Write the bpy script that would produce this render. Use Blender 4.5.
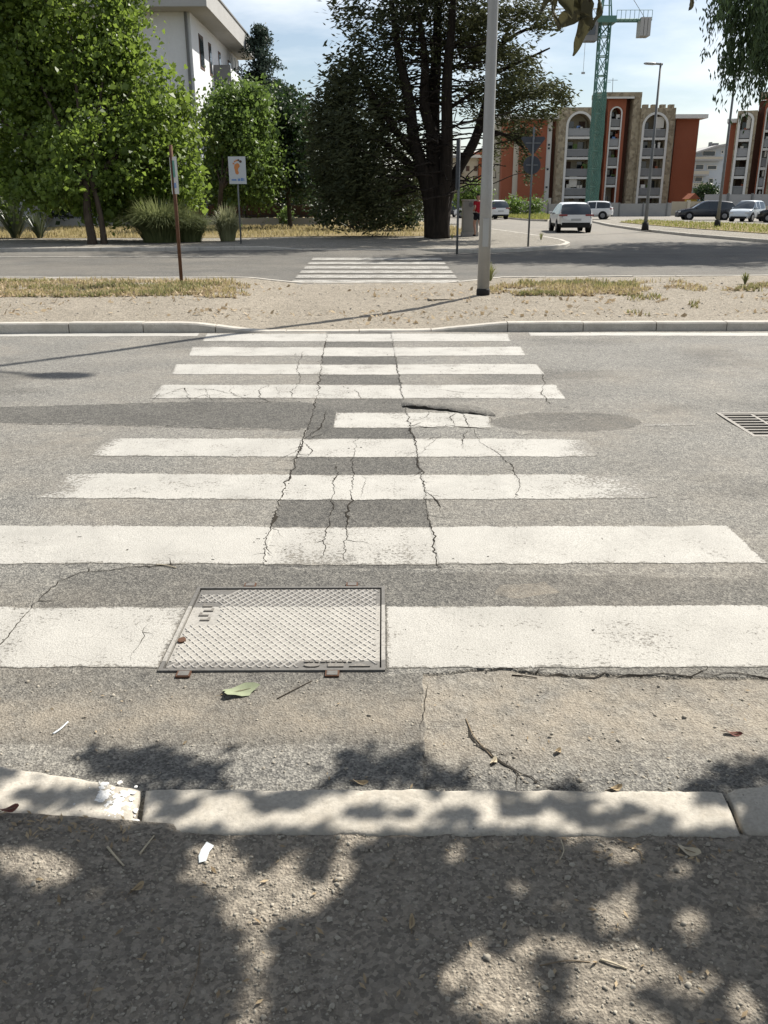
import bpy, bmesh, math, random
import numpy as np
from mathutils import Vector, Matrix, noise as mnoise

for o in list(bpy.data.objects):
    bpy.data.objects.remove(o)
SC = bpy.context.scene
COL = SC.collection
R = math.radians
random.seed(7)
rng = np.random.default_rng(7)

# ------------------------------------------------------------------ camera
FPX, CH = 860.0, 1.65
PITCH, ROLL = math.atan(312 / FPX), R(-0.2)
CROT = Matrix.Rotation(math.pi / 2 - PITCH, 3, 'X') @ Matrix.Rotation(ROLL, 3, 'Z')
cam = bpy.data.cameras.new('camera')
cam.sensor_fit = 'VERTICAL'
cam.sensor_height = 36.0
cam.lens = 36.0 * FPX / 1024
cam.clip_start, cam.clip_end = 0.05, 3000
camo = bpy.data.objects.new('camera', cam)
COL.objects.link(camo)
camo.matrix_world = Matrix.Translation((0, 0, CH)) @ CROT.to_4x4()
SC.camera = camo
SC.render.resolution_x, SC.render.resolution_y = 768, 1024

# ------------------------------------------------------------------ sky, sun, exposure
SUN_AZ, SUN_EL = R(43.5), R(46)
world = bpy.data.worlds.new('World')
SC.world = world
world.use_nodes = True
wt = world.node_tree
wbg = wt.nodes['Background']
sky = wt.nodes.new('ShaderNodeTexSky')
sky.sky_type = 'NISHITA'
sky.sun_disc = False
sky.sun_elevation, sky.sun_rotation = SUN_EL, SUN_AZ
sky.air_density, sky.dust_density, sky.ozone_density = 1.0, 0.7, 1.6
wtc = wt.nodes.new('ShaderNodeTexCoord')
wmap = wt.nodes.new('ShaderNodeMapping')
wmap.inputs['Scale'].default_value = (1.0, 1.3, 4.2)
wnz = wt.nodes.new('ShaderNodeTexNoise')
wnz.inputs['Scale'].default_value = 1.9
wnz.inputs['Detail'].default_value = 7
wnz.inputs['Roughness'].default_value = 0.58
wrp = wt.nodes.new('ShaderNodeValToRGB')
wrp.color_ramp.elements[0].position, wrp.color_ramp.elements[1].position = 0.44, 0.72
wrp.color_ramp.elements[0].color = (0.10, 0.10, 0.10, 1)
wrp.color_ramp.elements[1].color = (0.9, 0.9, 0.9, 1)
wmx = wt.nodes.new('ShaderNodeMixRGB')
wmx.inputs['Color2'].default_value = (12.5, 12.7, 12.8, 1)
wt.links.new(wtc.outputs['Generated'], wmap.inputs['Vector'])
wt.links.new(wmap.outputs[0], wnz.inputs['Vector'])
wt.links.new(wnz.outputs['Fac'], wrp.inputs['Fac'])
wt.links.new(wrp.outputs['Color'], wmx.inputs['Fac'])
wt.links.new(sky.outputs[0], wmx.inputs['Color1'])
wt.links.new(wmx.outputs[0], wbg.inputs['Color'])
wbg.inputs['Strength'].default_value = 0.062
sl = bpy.data.lights.new('sun', 'SUN')
sl.energy, sl.angle, sl.color = 5.0, R(0.53), (1.0, 0.95, 0.86)
so = bpy.data.objects.new('sun', sl)
COL.objects.link(so)
SUNV = Vector((math.sin(SUN_AZ) * math.cos(SUN_EL), math.cos(SUN_AZ) * math.cos(SUN_EL), math.sin(SUN_EL)))
so.rotation_euler = SUNV.to_track_quat('Z', 'Y').to_euler()
so.location = (20, 20, 30)
SC.render.engine = 'CYCLES'
vs = SC.view_settings
vs.view_transform, vs.look, vs.exposure, vs.gamma = 'Standard', 'None', 0.78, 1.0
vs.use_curve_mapping = False
SC.cycles.max_bounces = 6
SC.cycles.transparent_max_bounces = 12


# ------------------------------------------------------------------ pixel helpers (survey of the photograph)
def ray(px, py):
    return CROT @ Vector(((px - 384) / FPX, (512 - py) / FPX, -1))


def G(px, py, z=0.0):
    d = ray(px, py)
    t = (z - CH) / d.z
    return Vector((d.x * t, d.y * t, z))


def V(px, py, Y):
    d = ray(px, py)
    t = Y / d.y
    return Vector((d.x * t, Y, CH + d.z * t))


def mpp(Y):  # metres per pixel at depth Y near the horizon
    return Y * 0.94 / FPX


# ------------------------------------------------------------------ object helpers
def tag(o, label=None, cat=None, group=None, kind=None):
    if label: o['label'] = label
    if cat: o['category'] = cat
    if group: o['group'] = group
    if kind: o['kind'] = kind
    return o


def empty(name, loc, rz=0.0):
    o = bpy.data.objects.new(name, None)
    o.empty_display_size = 0.2
    o.location = loc
    o.rotation_euler = (0, 0, rz)
    COL.objects.link(o)
    return o


def link(name, me, mats, parent=None, world_coords=True):
    o = bpy.data.objects.new(name, me)
    COL.objects.link(o)
    for m in (mats if isinstance(mats, (list, tuple)) else [mats]):
        me.materials.append(m)
    if parent is not None:
        o.parent = parent
        if world_coords:   # mesh given in world coordinates, parent possibly moved
            L = Vector((0, 0, 0)); M = Matrix.Identity(4)
            p = parent
            chain = []
            while p is not None:
                chain.append(p); p = p.parent
            for p in reversed(chain):
                M = M @ p.matrix_parent_inverse @ p.matrix_basis
            o.matrix_parent_inverse = M.inverted()
    return o


class MB:
    def __init__(s):
        s.v, s.f = [], []

    def box(s, x0, x1, y0, y1, z0, z1):
        b = len(s.v)
        s.v += [(x0, y0, z0), (x1, y0, z0), (x1, y1, z0), (x0, y1, z0), (x0, y0, z1), (x1, y0, z1), (x1, y1, z1), (x0, y1, z1)]
        s.f += [tuple(b + i for i in q) for q in ((3, 2, 1, 0), (4, 5, 6, 7), (0, 1, 5, 4), (1, 2, 6, 5), (2, 3, 7, 6), (3, 0, 4, 7))]
        return s

    def tube(s, pts, rad, n=8, cap=True):
        pts = [Vector(p) for p in pts]
        if not isinstance(rad, (list, tuple)): rad = [rad] * len(pts)
        b = len(s.v)
        up = None
        for i, p in enumerate(pts):
            d = (pts[min(i + 1, len(pts) - 1)] - pts[max(i - 1, 0)])
            d = d.normalized() if d.length > 1e-9 else Vector((0, 0, 1))
            if up is None:
                a = Vector((1, 0, 0)) if abs(d.x) < 0.9 else Vector((0, 1, 0))
                up = d.cross(a).normalized()
            else:
                up = (up - d * up.dot(d)).normalized()
            w = d.cross(up)
            for k in range(n):
                t = 2 * math.pi * k / n
                q = p + (up * math.cos(t) + w * math.sin(t)) * rad[i]
                s.v.append(tuple(q))
        for i in range(len(pts) - 1):
            for k in range(n):
                s.f.append((b + i * n + k, b + i * n + (k + 1) % n, b + (i + 1) * n + (k + 1) % n, b + (i + 1) * n + k))
        if cap:
            s.f.append(tuple(b + k for k in reversed(range(n))))
            s.f.append(tuple(b + (len(pts) - 1) * n + k for k in range(n)))
        return s

    def prism(s, poly, axis, a0, a1):
        """poly: list of 2D points (counter-clockwise); axis 'y': (x,z) extruded in y; 'z': (x,y); 'x': (y,z)"""
        b = len(s.v)
        n = len(poly)
        for a in (a0, a1):
            for (u, w) in poly:
                s.v.append((u, a, w) if axis == 'y' else (u, w, a) if axis == 'z' else (a, u, w))
        s.f.append(tuple(b + i for i in range(n)))
        s.f.append(tuple(b + n + i for i in reversed(range(n))))
        for i in range(n):
            j = (i + 1) % n
            s.f.append((b + j, b + i, b + n + i, b + n + j))
        return s

    def mesh(s, name, smooth=False, bevel=0):
        me = bpy.data.meshes.new(name)
        me.from_pydata(s.v, [], s.f)
        bm = bmesh.new(); bm.from_mesh(me)
        bmesh.ops.recalc_face_normals(bm, faces=bm.faces)
        if bevel:
            bmesh.ops.bevel(bm, geom=list(bm.edges), offset=bevel, segments=1, affect='EDGES', clamp_overlap=True)
        bm.to_mesh(me); bm.free()
        if smooth:
            me.polygons.foreach_set('use_smooth', [True] * len(me.polygons))
        me.update()
        return me

    def build(s, name, mat, parent=None, smooth=False, bevel=0, local=False):
        return link(name, s.mesh(name, smooth, bevel), mat, parent, world_coords=not local)


def bx(name, x0, x1, y0, y1, z0, z1, mat, parent=None, bevel=0, local=False):
    return MB().box(x0, x1, y0, y1, z0, z1).build(name, mat, parent, bevel=bevel, local=local)


def np_mesh(name, v, f, smooth=False, mat_idx=None, attrs=None):
    """v (N,3) float, f (M,k) int with constant k"""
    me = bpy.data.meshes.new(name)
    v = np.asarray(v, np.float32); f = np.asarray(f, np.int32)
    M, k = f.shape
    me.vertices.add(len(v)); me.vertices.foreach_set('co', v.ravel())
    me.loops.add(M * k); me.loops.foreach_set('vertex_index', f.ravel())
    me.polygons.add(M); me.polygons.foreach_set('loop_start', np.arange(M, dtype=np.int32) * k)
    try:
        me.polygons.foreach_set('loop_total', np.full(M, k, np.int32))
    except Exception:
        pass
    if mat_idx is not None:
        me.polygons.foreach_set('material_index', np.asarray(mat_idx, np.int32))
    if smooth:
        me.polygons.foreach_set('use_smooth', np.ones(M, bool))
    me.update(calc_edges=True)
    for an, av in (attrs or {}).items():
        a = me.attributes.new(an, 'FLOAT', 'POINT')
        a.data.foreach_set('value', np.asarray(av, np.float32))
    return me


# ------------------------------------------------------------------ numpy noise
def _h(ix, iy, seed):
    n = (ix * 374761393 + iy * 668265263 + seed * 144269504) & 0xffffffff
    n = ((n ^ (n >> 13)) * 1274126177) & 0xffffffff
    return ((n ^ (n >> 16)) & 0xffff) / 65535.0


def vnoise(x, y, seed=0):
    x = np.asarray(x, float); y = np.asarray(y, float)
    ix = np.floor(x).astype(np.int64); iy = np.floor(y).astype(np.int64)
    fx = x - ix; fy = y - iy
    fx = fx * fx * (3 - 2 * fx); fy = fy * fy * (3 - 2 * fy)
    a = _h(ix, iy, seed); b = _h(ix + 1, iy, seed); c = _h(ix, iy + 1, seed); d = _h(ix + 1, iy + 1, seed)
    return (a + (b - a) * fx) * (1 - fy) + (c + (d - c) * fx) * fy - 0.5


def fbm(x, y, seed=0, oct=4):
    s = 0; a = 1.0
    for i in range(oct):
        s = s + a * vnoise(x * 2 ** i, y * 2 ** i, seed + i * 17)
        a *= 0.5
    return s


def sstep(e0, e1, x):
    t = np.clip((x - e0) / (e1 - e0), 0, 1)
    return t * t * (3 - 2 * t)


def in_poly(x, y, poly):
    r = np.zeros(np.shape(x), bool)
    n = len(poly)
    for i in range(n):
        x0, y0 = poly[i][0], poly[i][1]; x1, y1 = poly[(i + 1) % n][0], poly[(i + 1) % n][1]
        if y0 == y1: continue
        c = ((y0 > y) != (y1 > y)) & (x < (x1 - x0) * (y - y0) / (y1 - y0) + x0)
        r ^= c
    return r


# ------------------------------------------------------------------ materials
def newmat(name, rough=0.8, col=(0.5, 0.5, 0.5), spec=0.3, metal=0.0):
    m = bpy.data.materials.new(name)
    m.use_nodes = True
    b = m.node_tree.nodes['Principled BSDF']
    b.inputs['Base Color'].default_value = (*col, 1)
    b.inputs['Roughness'].default_value = rough
    b.inputs['Metallic'].default_value = metal
    b.inputs['Specular IOR Level'].default_value = spec
    return m, m.node_tree, b


def nd(nt, typ, **kw):
    n = nt.nodes.new(typ)
    for k, v in kw.items():
        if k.startswith('_'): setattr(n, k[1:], v)
        else: n.inputs[k.replace('__', ' ')].default_value = v
    return n


def coords(nt, kind='Object'):
    return nd(nt, 'ShaderNodeTexCoord').outputs[kind]


def noise(nt, co, scale, detail=3, rough=0.55):
    n = nd(nt, 'ShaderNodeTexNoise', Scale=scale, Detail=detail, Roughness=rough)
    nt.links.new(co, n.inputs['Vector'])
    return n.outputs['Fac']


def voro(nt, co, scale, out='Color', feature='F1'):
    n = nd(nt, 'ShaderNodeTexVoronoi', Scale=scale, _feature=feature)
    nt.links.new(co, n.inputs['Vector'])
    return n.outputs[out]


def ramp(nt, fac, p0, p1, c0=(0, 0, 0), c1=(1, 1, 1)):
    n = nd(nt, 'ShaderNodeValToRGB')
    e = n.color_ramp.elements
    e[0].position, e[1].position = p0, p1
    e[0].color, e[1].color = (*c0, 1), (*c1, 1)
    nt.links.new(fac, n.inputs['Fac'])
    return n.outputs['Color']


def mixc(nt, fac, a, b, mode='MIX'):
    n = nd(nt, 'ShaderNodeMixRGB', _blend_type=mode)
    for s, v in (('Fac', fac), ('Color1', a), ('Color2', b)):
        if isinstance(v, (int, float)): n.inputs[s].default_value = v
        elif isinstance(v, (tuple, list)): n.inputs[s].default_value = (*v, 1)
        else: nt.links.new(v, n.inputs[s])
    return n.outputs['Color']


def mth(nt, op, a, b=None, clamp=False):
    n = nd(nt, 'ShaderNodeMath', _operation=op, _use_clamp=clamp)
    for i, v in enumerate((a, b)):
        if v is None: continue
        if isinstance(v, (int, float)): n.inputs[i].default_value = v
        else: nt.links.new(v, n.inputs[i])
    return n.outputs[0]


def bump(nt, bsdf, height, strength=0.4, dist=0.01, prev=None):
    n = nd(nt, 'ShaderNodeBump', Strength=strength, Distance=dist)
    nt.links.new(height, n.inputs['Height'])
    if prev is not None: nt.links.new(prev, n.inputs['Normal'])
    nt.links.new(n.outputs[0], bsdf.inputs['Normal'])
    return n.outputs[0]


def attr(nt, name):
    return nd(nt, 'ShaderNodeAttribute', _attribute_name=name).outputs['Fac']


def setc(nt, b, c):
    nt.links.new(c, b.inputs['Base Color'])


def plain(name, col, rough=0.7, spec=0.3, metal=0.0, var=0.25, scale=6.0, bmp=0.0):
    """plain painted / stony surface with mottling"""
    m, nt, b = newmat(name, rough, col, spec, metal)
    co = coords(nt)
    n = noise(nt, co, scale, 5, 0.6)
    c = mixc(nt, n, tuple(x * (1 - var) for x in col), tuple(min(1, x * (1 + var)) for x in col))
    n2 = noise(nt, co, scale * 9, 3, 0.6)
    c = mixc(nt, mth(nt, 'MULTIPLY', n2, 0.35), c, tuple(x * 0.6 for x in col))
    setc(nt, b, c)
    if bmp: bump(nt, b, n2, bmp, 0.01)
    return m


def asphalt_colour(nt, co):
    """old, sun-bleached asphalt with visible aggregate; darker younger patches; sand dust"""
    big = noise(nt, co, 0.9, 5, 0.6)
    mid = noise(nt, co, 14, 4, 0.65)
    cell = voro(nt, co, 150)
    cellb = voro(nt, co, 62)
    g = nd(nt, 'ShaderNodeSeparateColor'); nt.links.new(cell, g.inputs[0])
    g2 = nd(nt, 'ShaderNodeSeparateColor'); nt.links.new(cellb, g2.inputs[0])
    old = mixc(nt, ramp(nt, big, 0.3, 0.7), (0.166, 0.162, 0.155), (0.212, 0.207, 0.197))
    new = mixc(nt, ramp(nt, big, 0.3, 0.7), (0.078, 0.076, 0.073), (0.108, 0.105, 0.100))
    pt = attr(nt, 'patch')
    c = mixc(nt, pt, old, new)
    st = ramp(nt, g.outputs[0], 0.15, 0.95, (0.50, 0.50, 0.50), (1.5, 1.48, 1.42))
    c = mixc(nt, 0.85, c, st, 'MULTIPLY')
    st2 = ramp(nt, g2.outputs[1], 0.1, 0.9, (0.72, 0.72, 0.72), (1.25, 1.24, 1.2))
    c = mixc(nt, 0.7, c, st2, 'MULTIPLY')
    c = mixc(nt, 1.0, c, ramp(nt, mid, 0.25, 0.75, (0.80, 0.80, 0.80), (1.16, 1.15, 1.13)), 'MULTIPLY')
    du = mth(nt, 'MULTIPLY', attr(nt, 'dust'), ramp(nt, noise(nt, co, 5, 6, 0.7), 0.25, 0.6))
    c = mixc(nt, du, c, mixc(nt, 0.55, (0.31, 0.265, 0.205), ramp(nt, g.outputs[1], 0, 1, (0.20, 0.17, 0.135), (0.40, 0.35, 0.28))))
    hgt = voro(nt, co, 150, 'Distance')
    hgt = mth(nt, 'ADD', hgt, mth(nt, 'MULTIPLY', noise(nt, co, 70, 3, 0.6), 1.2))
    return c, hgt


def mat_asphalt():
    m, nt, b = newmat('asphalt', 0.9, spec=0.25)
    co = coords(nt)
    c, hgt = asphalt_colour(nt, co)
    setc(nt, b, c)
    bump(nt, b, hgt, 0.55, 0.006)
    return m


def mat_paint():
    m, nt, b = newmat('road_paint', 0.75, spec=0.3)
    co = coords(nt)
    asp, hgt = asphalt_colour(nt, co)
    n1 = noise(nt, co, 3.5, 6, 0.65)
    n2 = noise(nt, co, 55, 4, 0.7)
    paint = mixc(nt, ramp(nt, n1, 0.3, 0.75), (0.455, 0.440, 0.405), (0.385, 0.370, 0.340))
    paint = mixc(nt, ramp(nt, noise(nt, co, 160, 2, 0.6), 0.42, 0.72), paint, (0.26, 0.25, 0.228))
    # wear: pits where the stones poke through, more where the wear attribute is high
    w = mth(nt, 'ADD', mth(nt, 'MULTIPLY', attr(nt, 'wear'), 0.52), mth(nt, 'MULTIPLY', mth(nt, 'SUBTRACT', n1, 0.5), 0.6))
    pit = mth(nt, 'ADD', w, n2)
    paint = mixc(nt, mth(nt, 'MULTIPLY', ramp(nt, noise(nt, co, 1.7, 7, 0.7), 0.45, 0.72), 0.5), paint, (0.245, 0.236, 0.216))
    k = ramp(nt, pit, 0.76, 0.83)
    # hairline crazing
    cr = voro(nt, co, 7, 'Distance', 'DISTANCE_TO_EDGE')
    cz = mth(nt, 'MULTIPLY', ramp(nt, cr, 0.0, 0.022, (1, 1, 1), (0, 0, 0)), ramp(nt, noise(nt, co, 2.2, 2), 0.52, 0.62))
    k = mth(nt, 'MAXIMUM', k, mth(nt, 'MULTIPLY', cz, 0.3))
    setc(nt, b, mixc(nt, k, paint, asp))
    bump(nt, b, mth(nt, 'SUBTRACT', mth(nt, 'MULTIPLY', hgt, 0.55), k), 0.4, 0.005)
    return m


def mat_dirt(name, c0, c1, c2, scale=1.0):
    """sandy soil with fine gravel"""
    m, nt, b = newmat(name, 0.95, spec=0.15)
    co = coords(nt)
    n = noise(nt, co, 1.6 * scale, 6, 0.65)
    n2 = noise(nt, co, 22 * scale, 5, 0.7)
    c = mixc(nt, ramp(nt, n, 0.3, 0.7), c0, c1)
    c = mixc(nt, ramp(nt, n2, 0.35, 0.95), c, c2)
    g = nd(nt, 'ShaderNodeSeparateColor'); nt.links.new(voro(nt, co, 95 * scale), g.inputs[0])
    c = mixc(nt, 0.8, c, ramp(nt, g.outputs[0], 0.1, 0.95, (0.62, 0.61, 0.6), (1.36, 1.34, 1.3)), 'MULTIPLY')
    g2 = nd(nt, 'ShaderNodeSeparateColor'); nt.links.new(voro(nt, co, 33 * scale), g2.inputs[0])
    c = mixc(nt, ramp(nt, g2.outputs[0], 0.90, 0.93), c, mixc(nt, 0.25, c, (0.42, 0.38, 0.32)))
    setc(nt, b, c)
    hgt = mth(nt, 'ADD', voro(nt, co, 130 * scale, 'Distance'), mth(nt, 'MULTIPLY', noise(nt, co, 45 * scale, 6, 0.75), 2.5))
    bump(nt, b, hgt, 0.6, 0.012 / scale)
    return m


def mat_kerb(name, col, scale=1.0):
    m, nt, b = newmat(name, 0.85, col, 0.25)
    co = coords(nt)
    n = noise(nt, co, 3 * scale, 6, 0.65)
    n2 = noise(nt, co, 90 * scale, 3, 0.7)
    c = mixc(nt, ramp(nt, n, 0.3, 0.75), tuple(x * 0.70 for x in col), tuple(x * 1.12 for x in col))
    c = mixc(nt, mth(nt, 'MULTIPLY', ramp(nt, noise(nt, co, 11 * scale, 6, 0.7), 0.48, 0.68), 0.55), c, tuple(x * f for x, f in zip(col, (0.55, 0.52, 0.48))))
    c = mixc(nt, ramp(nt, n2, 0.4, 0.8), c, tuple(x * 0.62 for x in col))
    pits = voro(nt, co, 38 * scale, 'Distance')
    c = mixc(nt, mth(nt, 'MULTIPLY', ramp(nt, pits, 0.05, 0.16, (1, 1, 1), (0, 0, 0)), ramp(nt, n, 0.5, 0.62)), c, tuple(x * 0.35 for x in col))
    setc(nt, b, c)
    bump(nt, b, mth(nt, 'ADD', n2, mth(nt, 'MULTIPLY', n, 1.5)), 0.4, 0.006)
    return m


def mat_leaf(name, dark, light, trans=0.35, rough=0.5, spec=0.4, tcol=None):
    m, nt, b = newmat(name, rough, light, spec)
    geo = nd(nt, 'ShaderNodeNewGeometry')
    co = coords(nt)
    r = mth(nt, 'ADD', mth(nt, 'MULTIPLY', geo.outputs['Random Per Island'], 0.65), mth(nt, 'MULTIPLY', noise(nt, co, 1.1, 3), 0.45))
    c = mixc(nt, r, dark, light)
    setc(nt, b, c)
    t = nd(nt, 'ShaderNodeBsdfTranslucent')
    nt.links.new(mixc(nt, 0.55, c, tcol or tuple(min(1, x * 2.0) for x in light)), t.inputs['Color'])
    mx = nd(nt, 'ShaderNodeMixShader'); mx.inputs[0].default_value = trans
    nt.links.new(b.outputs[0], mx.inputs[1]); nt.links.new(t.outputs[0], mx.inputs[2])
    nt.links.new(mx.outputs[0], nt.nodes['Material Output'].inputs['Surface'])
    return m


def mat_bark(name, c0, c1, scale=6):
    m, nt, b = newmat(name, 0.95, c0, 0.15)
    co = coords(nt)
    mp = nd(nt, 'ShaderNodeMapping'); mp.inputs['Scale'].default_value = (1, 1, 0.18)
    nt.links.new(co, mp.inputs['Vector'])
    n = noise(nt, mp.outputs[0], scale, 6, 0.7)
    setc(nt, b, mixc(nt, ramp(nt, n, 0.3, 0.7), c0, c1))
    bump(nt, b, n, 0.9, 0.06)
    return m


def mat_glass(name, col=(0.02, 0.025, 0.03), rough=0.08):
    m, nt, b = newmat(name, rough, col, 0.6)
    n = noise(nt, coords(nt), 0.8, 2)
    setc(nt, b, mixc(nt, n, col, tuple(x * 2.2 for x in col)))
    return m


M = {}
M['asphalt'] = mat_asphalt()
M['paint'] = mat_paint()
M['crack'] = plain('crack_dirt_and_shade', (0.042, 0.038, 0.033), 1.0, 0.0, var=0.5, scale=20)  # dirt in the cracks; also paints the shade on the lifted slab's face
M['sand'] = mat_dirt('sandy_soil', (0.325, 0.29, 0.24), (0.275, 0.245, 0.20), (0.20, 0.178, 0.146), 0.6)
M['soil'] = mat_dirt('dirty_pavement', (0.33, 0.288, 0.235), (0.265, 0.24, 0.205), (0.195, 0.18, 0.158), 1.0)
M['verge'] = mat_dirt('verge_soil', (0.30, 0.235, 0.12), (0.24, 0.19, 0.10), (0.16, 0.13, 0.07), 0.3)
M['terrain'] = mat_dirt('terrain_soil', (0.22, 0.20, 0.16), (0.2, 0.17, 0.12), (0.15, 0.14, 0.09), 0.1)
M['paving'] = mat_dirt('paved_footway', (0.30, 0.28, 0.245), (0.25, 0.235, 0.205), (0.2, 0.185, 0.16), 0.4)
M['kerb_near'] = mat_kerb('kerb_travertine', (0.50, 0.462, 0.40), 1.0)
M['kerb_far'] = mat_kerb('kerb_concrete', (0.53, 0.495, 0.435), 0.8)
M['whitewash'] = plain('whitewash_splash', (0.75, 0.75, 0.74), 0.7, var=0.08, scale=30)
M['iron'] = plain('cast_iron', (0.20, 0.185, 0.165), 0.6, 0.4, 0.25, var=0.35, scale=14, bmp=0.2)
M['rust'] = plain('rusty_steel', (0.115, 0.062, 0.040), 0.85, 0.2, 0.1, var=0.5, scale=12, bmp=0.3)
M['galv'] = plain('galvanised_steel', (0.36, 0.37, 0.37), 0.5, 0.5, 0.35, var=0.12, scale=5)
M['galv_dark'] = plain('weathered_zinc', (0.16, 0.165, 0.165), 0.6, 0.4, 0.3, var=0.2, scale=6)
M['pole'] = plain('pole_paint', (0.30, 0.30, 0.29), 0.5, 0.45, 0.2, var=0.12, scale=4)
M['tar'] = plain('bitumen_collar', (0.02, 0.019, 0.018), 0.8, var=0.3, scale=15)
M['sign_back'] = plain('sign_back_grey', (0.055, 0.060, 0.070), 0.6, 0.4, 0.2, var=0.15, scale=4)
M['sign_white'] = plain('sign_white', (0.48, 0.50, 0.50), 0.5, var=0.08, scale=4)
M['sign_orange'] = plain('sign_orange', (0.52, 0.20, 0.06), 0.5, var=0.1)
M['sign_blue'] = plain('sign_blue', (0.13, 0.22, 0.42), 0.5, var=0.1)
M['sign_green'] = plain('sign_green', (0.08, 0.25, 0.20), 0.5, var=0.1)
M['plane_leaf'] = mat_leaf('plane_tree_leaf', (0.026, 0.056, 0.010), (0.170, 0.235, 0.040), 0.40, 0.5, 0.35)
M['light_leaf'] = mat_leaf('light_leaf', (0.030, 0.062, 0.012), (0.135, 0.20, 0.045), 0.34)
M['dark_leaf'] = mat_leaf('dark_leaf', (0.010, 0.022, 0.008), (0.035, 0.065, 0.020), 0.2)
M['needle'] = mat_leaf('conifer_needle', (0.012, 0.018, 0.009), (0.060, 0.068, 0.030), 0.16, 0.65, 0.2)
M['needle_dry'] = mat_leaf('conifer_needle_dry', (0.022, 0.028, 0.013), (0.085, 0.092, 0.040), 0.2, 0.7, 0.15)
M['cedar'] = mat_leaf('blue_cedar_needle', (0.014, 0.026, 0.020), (0.05, 0.075, 0.055), 0.15, 0.6, 0.2)
M['reed'] = mat_leaf('reed_blade', (0.050, 0.075, 0.025), (0.19, 0.21, 0.09), 0.3, 0.5)
M['reed_pale'] = mat_leaf('reed_blade_pale', (0.11, 0.13, 0.06), (0.30, 0.30, 0.17), 0.3, 0.5)
M['yucca'] = mat_leaf('yucca_blade', (0.022, 0.036, 0.02), (0.095, 0.115, 0.065), 0.15, 0.4)
M['dry_grass'] = mat_leaf('dry_grass', (0.14, 0.115, 0.055), (0.42, 0.355, 0.18), 0.25, 0.7, 0.2)
M['green_grass'] = mat_leaf('green_grass', (0.07, 0.09, 0.022), (0.24, 0.25, 0.07), 0.3, 0.7, 0.2)
M['mixed_weed'] = mat_leaf('weed', (0.075, 0.095, 0.03), (0.22, 0.22, 0.09), 0.25, 0.7, 0.2)
M['litter'] = mat_leaf('dry_leaf_litter', (0.16, 0.11, 0.06), (0.48, 0.38, 0.25), 0.15, 0.8, 0.2)
M['pebble'] = mat_leaf('pebble', (0.17, 0.15, 0.125), (0.46, 0.42, 0.35), 0.0, 0.9, 0.2)
M['near_leaf'] = mat_leaf('street_tree_leaf', (0.055, 0.065, 0.025), (0.12, 0.14, 0.05), 0.30, 0.5, 0.35, (0.20, 0.22, 0.06))
M['weep_leaf'] = mat_leaf('weeping_leaf', (0.018, 0.035, 0.012), (0.06, 0.095, 0.03), 0.22)
M['hang_leaf'] = mat_leaf('hanging_leaf', (0.055, 0.052, 0.030), (0.11, 0.10, 0.060), 0.18, 0.6, 0.25, (0.13, 0.12, 0.05))
M['bark'] = mat_bark('bark_brown', (0.035, 0.026, 0.019), (0.10, 0.078, 0.058))
M['bark_dark'] = mat_bark('bark_conifer', (0.010, 0.008, 0.0065), (0.038, 0.030, 0.024), 7)
M['twig'] = plain('twig_wood', (0.24, 0.185, 0.125), 0.9, 0.15, var=0.3, scale=40)
M['twig_dark'] = plain('twig_dark_wood', (0.05, 0.038, 0.028), 0.9, 0.15, var=0.3, scale=40)
M['stucco_white'] = plain('white_stucco', (0.70, 0.715, 0.74), 0.9, 0.15, var=0.06, scale=0.6)
M['stucco_grey'] = plain('grey_stucco', (0.22, 0.22, 0.22), 0.9, 0.15, var=0.1, scale=0.8)
M['fascia'] = plain('fascia_concrete', (0.40, 0.395, 0.385), 0.9, 0.15, var=0.12, scale=0.7)
M['redbrick'] = plain('red_brick_render', (0.31, 0.105, 0.058), 0.9, 0.15, var=0.12, scale=0.5)
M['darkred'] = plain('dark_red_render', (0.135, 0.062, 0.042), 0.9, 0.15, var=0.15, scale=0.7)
M['stone'] = None
M['cream'] = plain('cream_render', (0.52, 0.47, 0.38), 0.9, 0.15, var=0.08, scale=0.5)
M['trim'] = plain('white_trim', (0.66, 0.64, 0.60), 0.85, 0.2, var=0.06, scale=1)
M['beige'] = plain('beige_wall', (0.40, 0.355, 0.27), 0.9, 0.15, var=0.08, scale=0.6)
M['glass'] = mat_glass('window_glass')
M['railing'] = plain('railing_grey', (0.30, 0.30, 0.30), 0.6, 0.4, var=0.1)
M['balcony_glass'] = plain('balcony_panel', (0.19, 0.19, 0.185), 0.5, 0.4, var=0.2, scale=2)
M['curtain'] = plain('pale_curtain', (0.55, 0.52, 0.46), 0.9, 0.1, var=0.12, scale=2)
M['shutter'] = plain('shutter_brown', (0.10, 0.06, 0.045), 0.7, 0.3, var=0.2)
M['crane_green'] = plain('crane_green', (0.085, 0.19, 0.16), 0.55, 0.4, 0.1, var=0.2, scale=2)
M['net_green'] = None
M['concrete'] = plain('grey_concrete', (0.36, 0.345, 0.32), 0.9, 0.2, var=0.15, scale=1.5, bmp=0.2)
M['hoarding'] = plain('site_hoarding', (0.30, 0.30, 0.29), 0.8, 0.2, var=0.15, scale=1.2)
M['fence_brown'] = plain('brown_panel', (0.085, 0.05, 0.036), 0.9, 0.15, var=0.25, scale=2)
M['black_metal'] = plain('black_metal', (0.025, 0.024, 0.023), 0.6, 0.4, var=0.2)
M['yellow'] = plain('yellow_paint', (0.62, 0.40, 0.08), 0.6, var=0.15)
M['car_white'] = plain('car_paint_white', (0.74, 0.745, 0.75), 0.22, 0.6, var=0.03, scale=2)
M['car_silver'] = plain('car_paint_silver', (0.42, 0.44, 0.46), 0.25, 0.6, 0.4, var=0.03, scale=2)
M['car_navy'] = plain('car_paint_navy', (0.018, 0.022, 0.032), 0.2, 0.6, var=0.05, scale=2)
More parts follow.
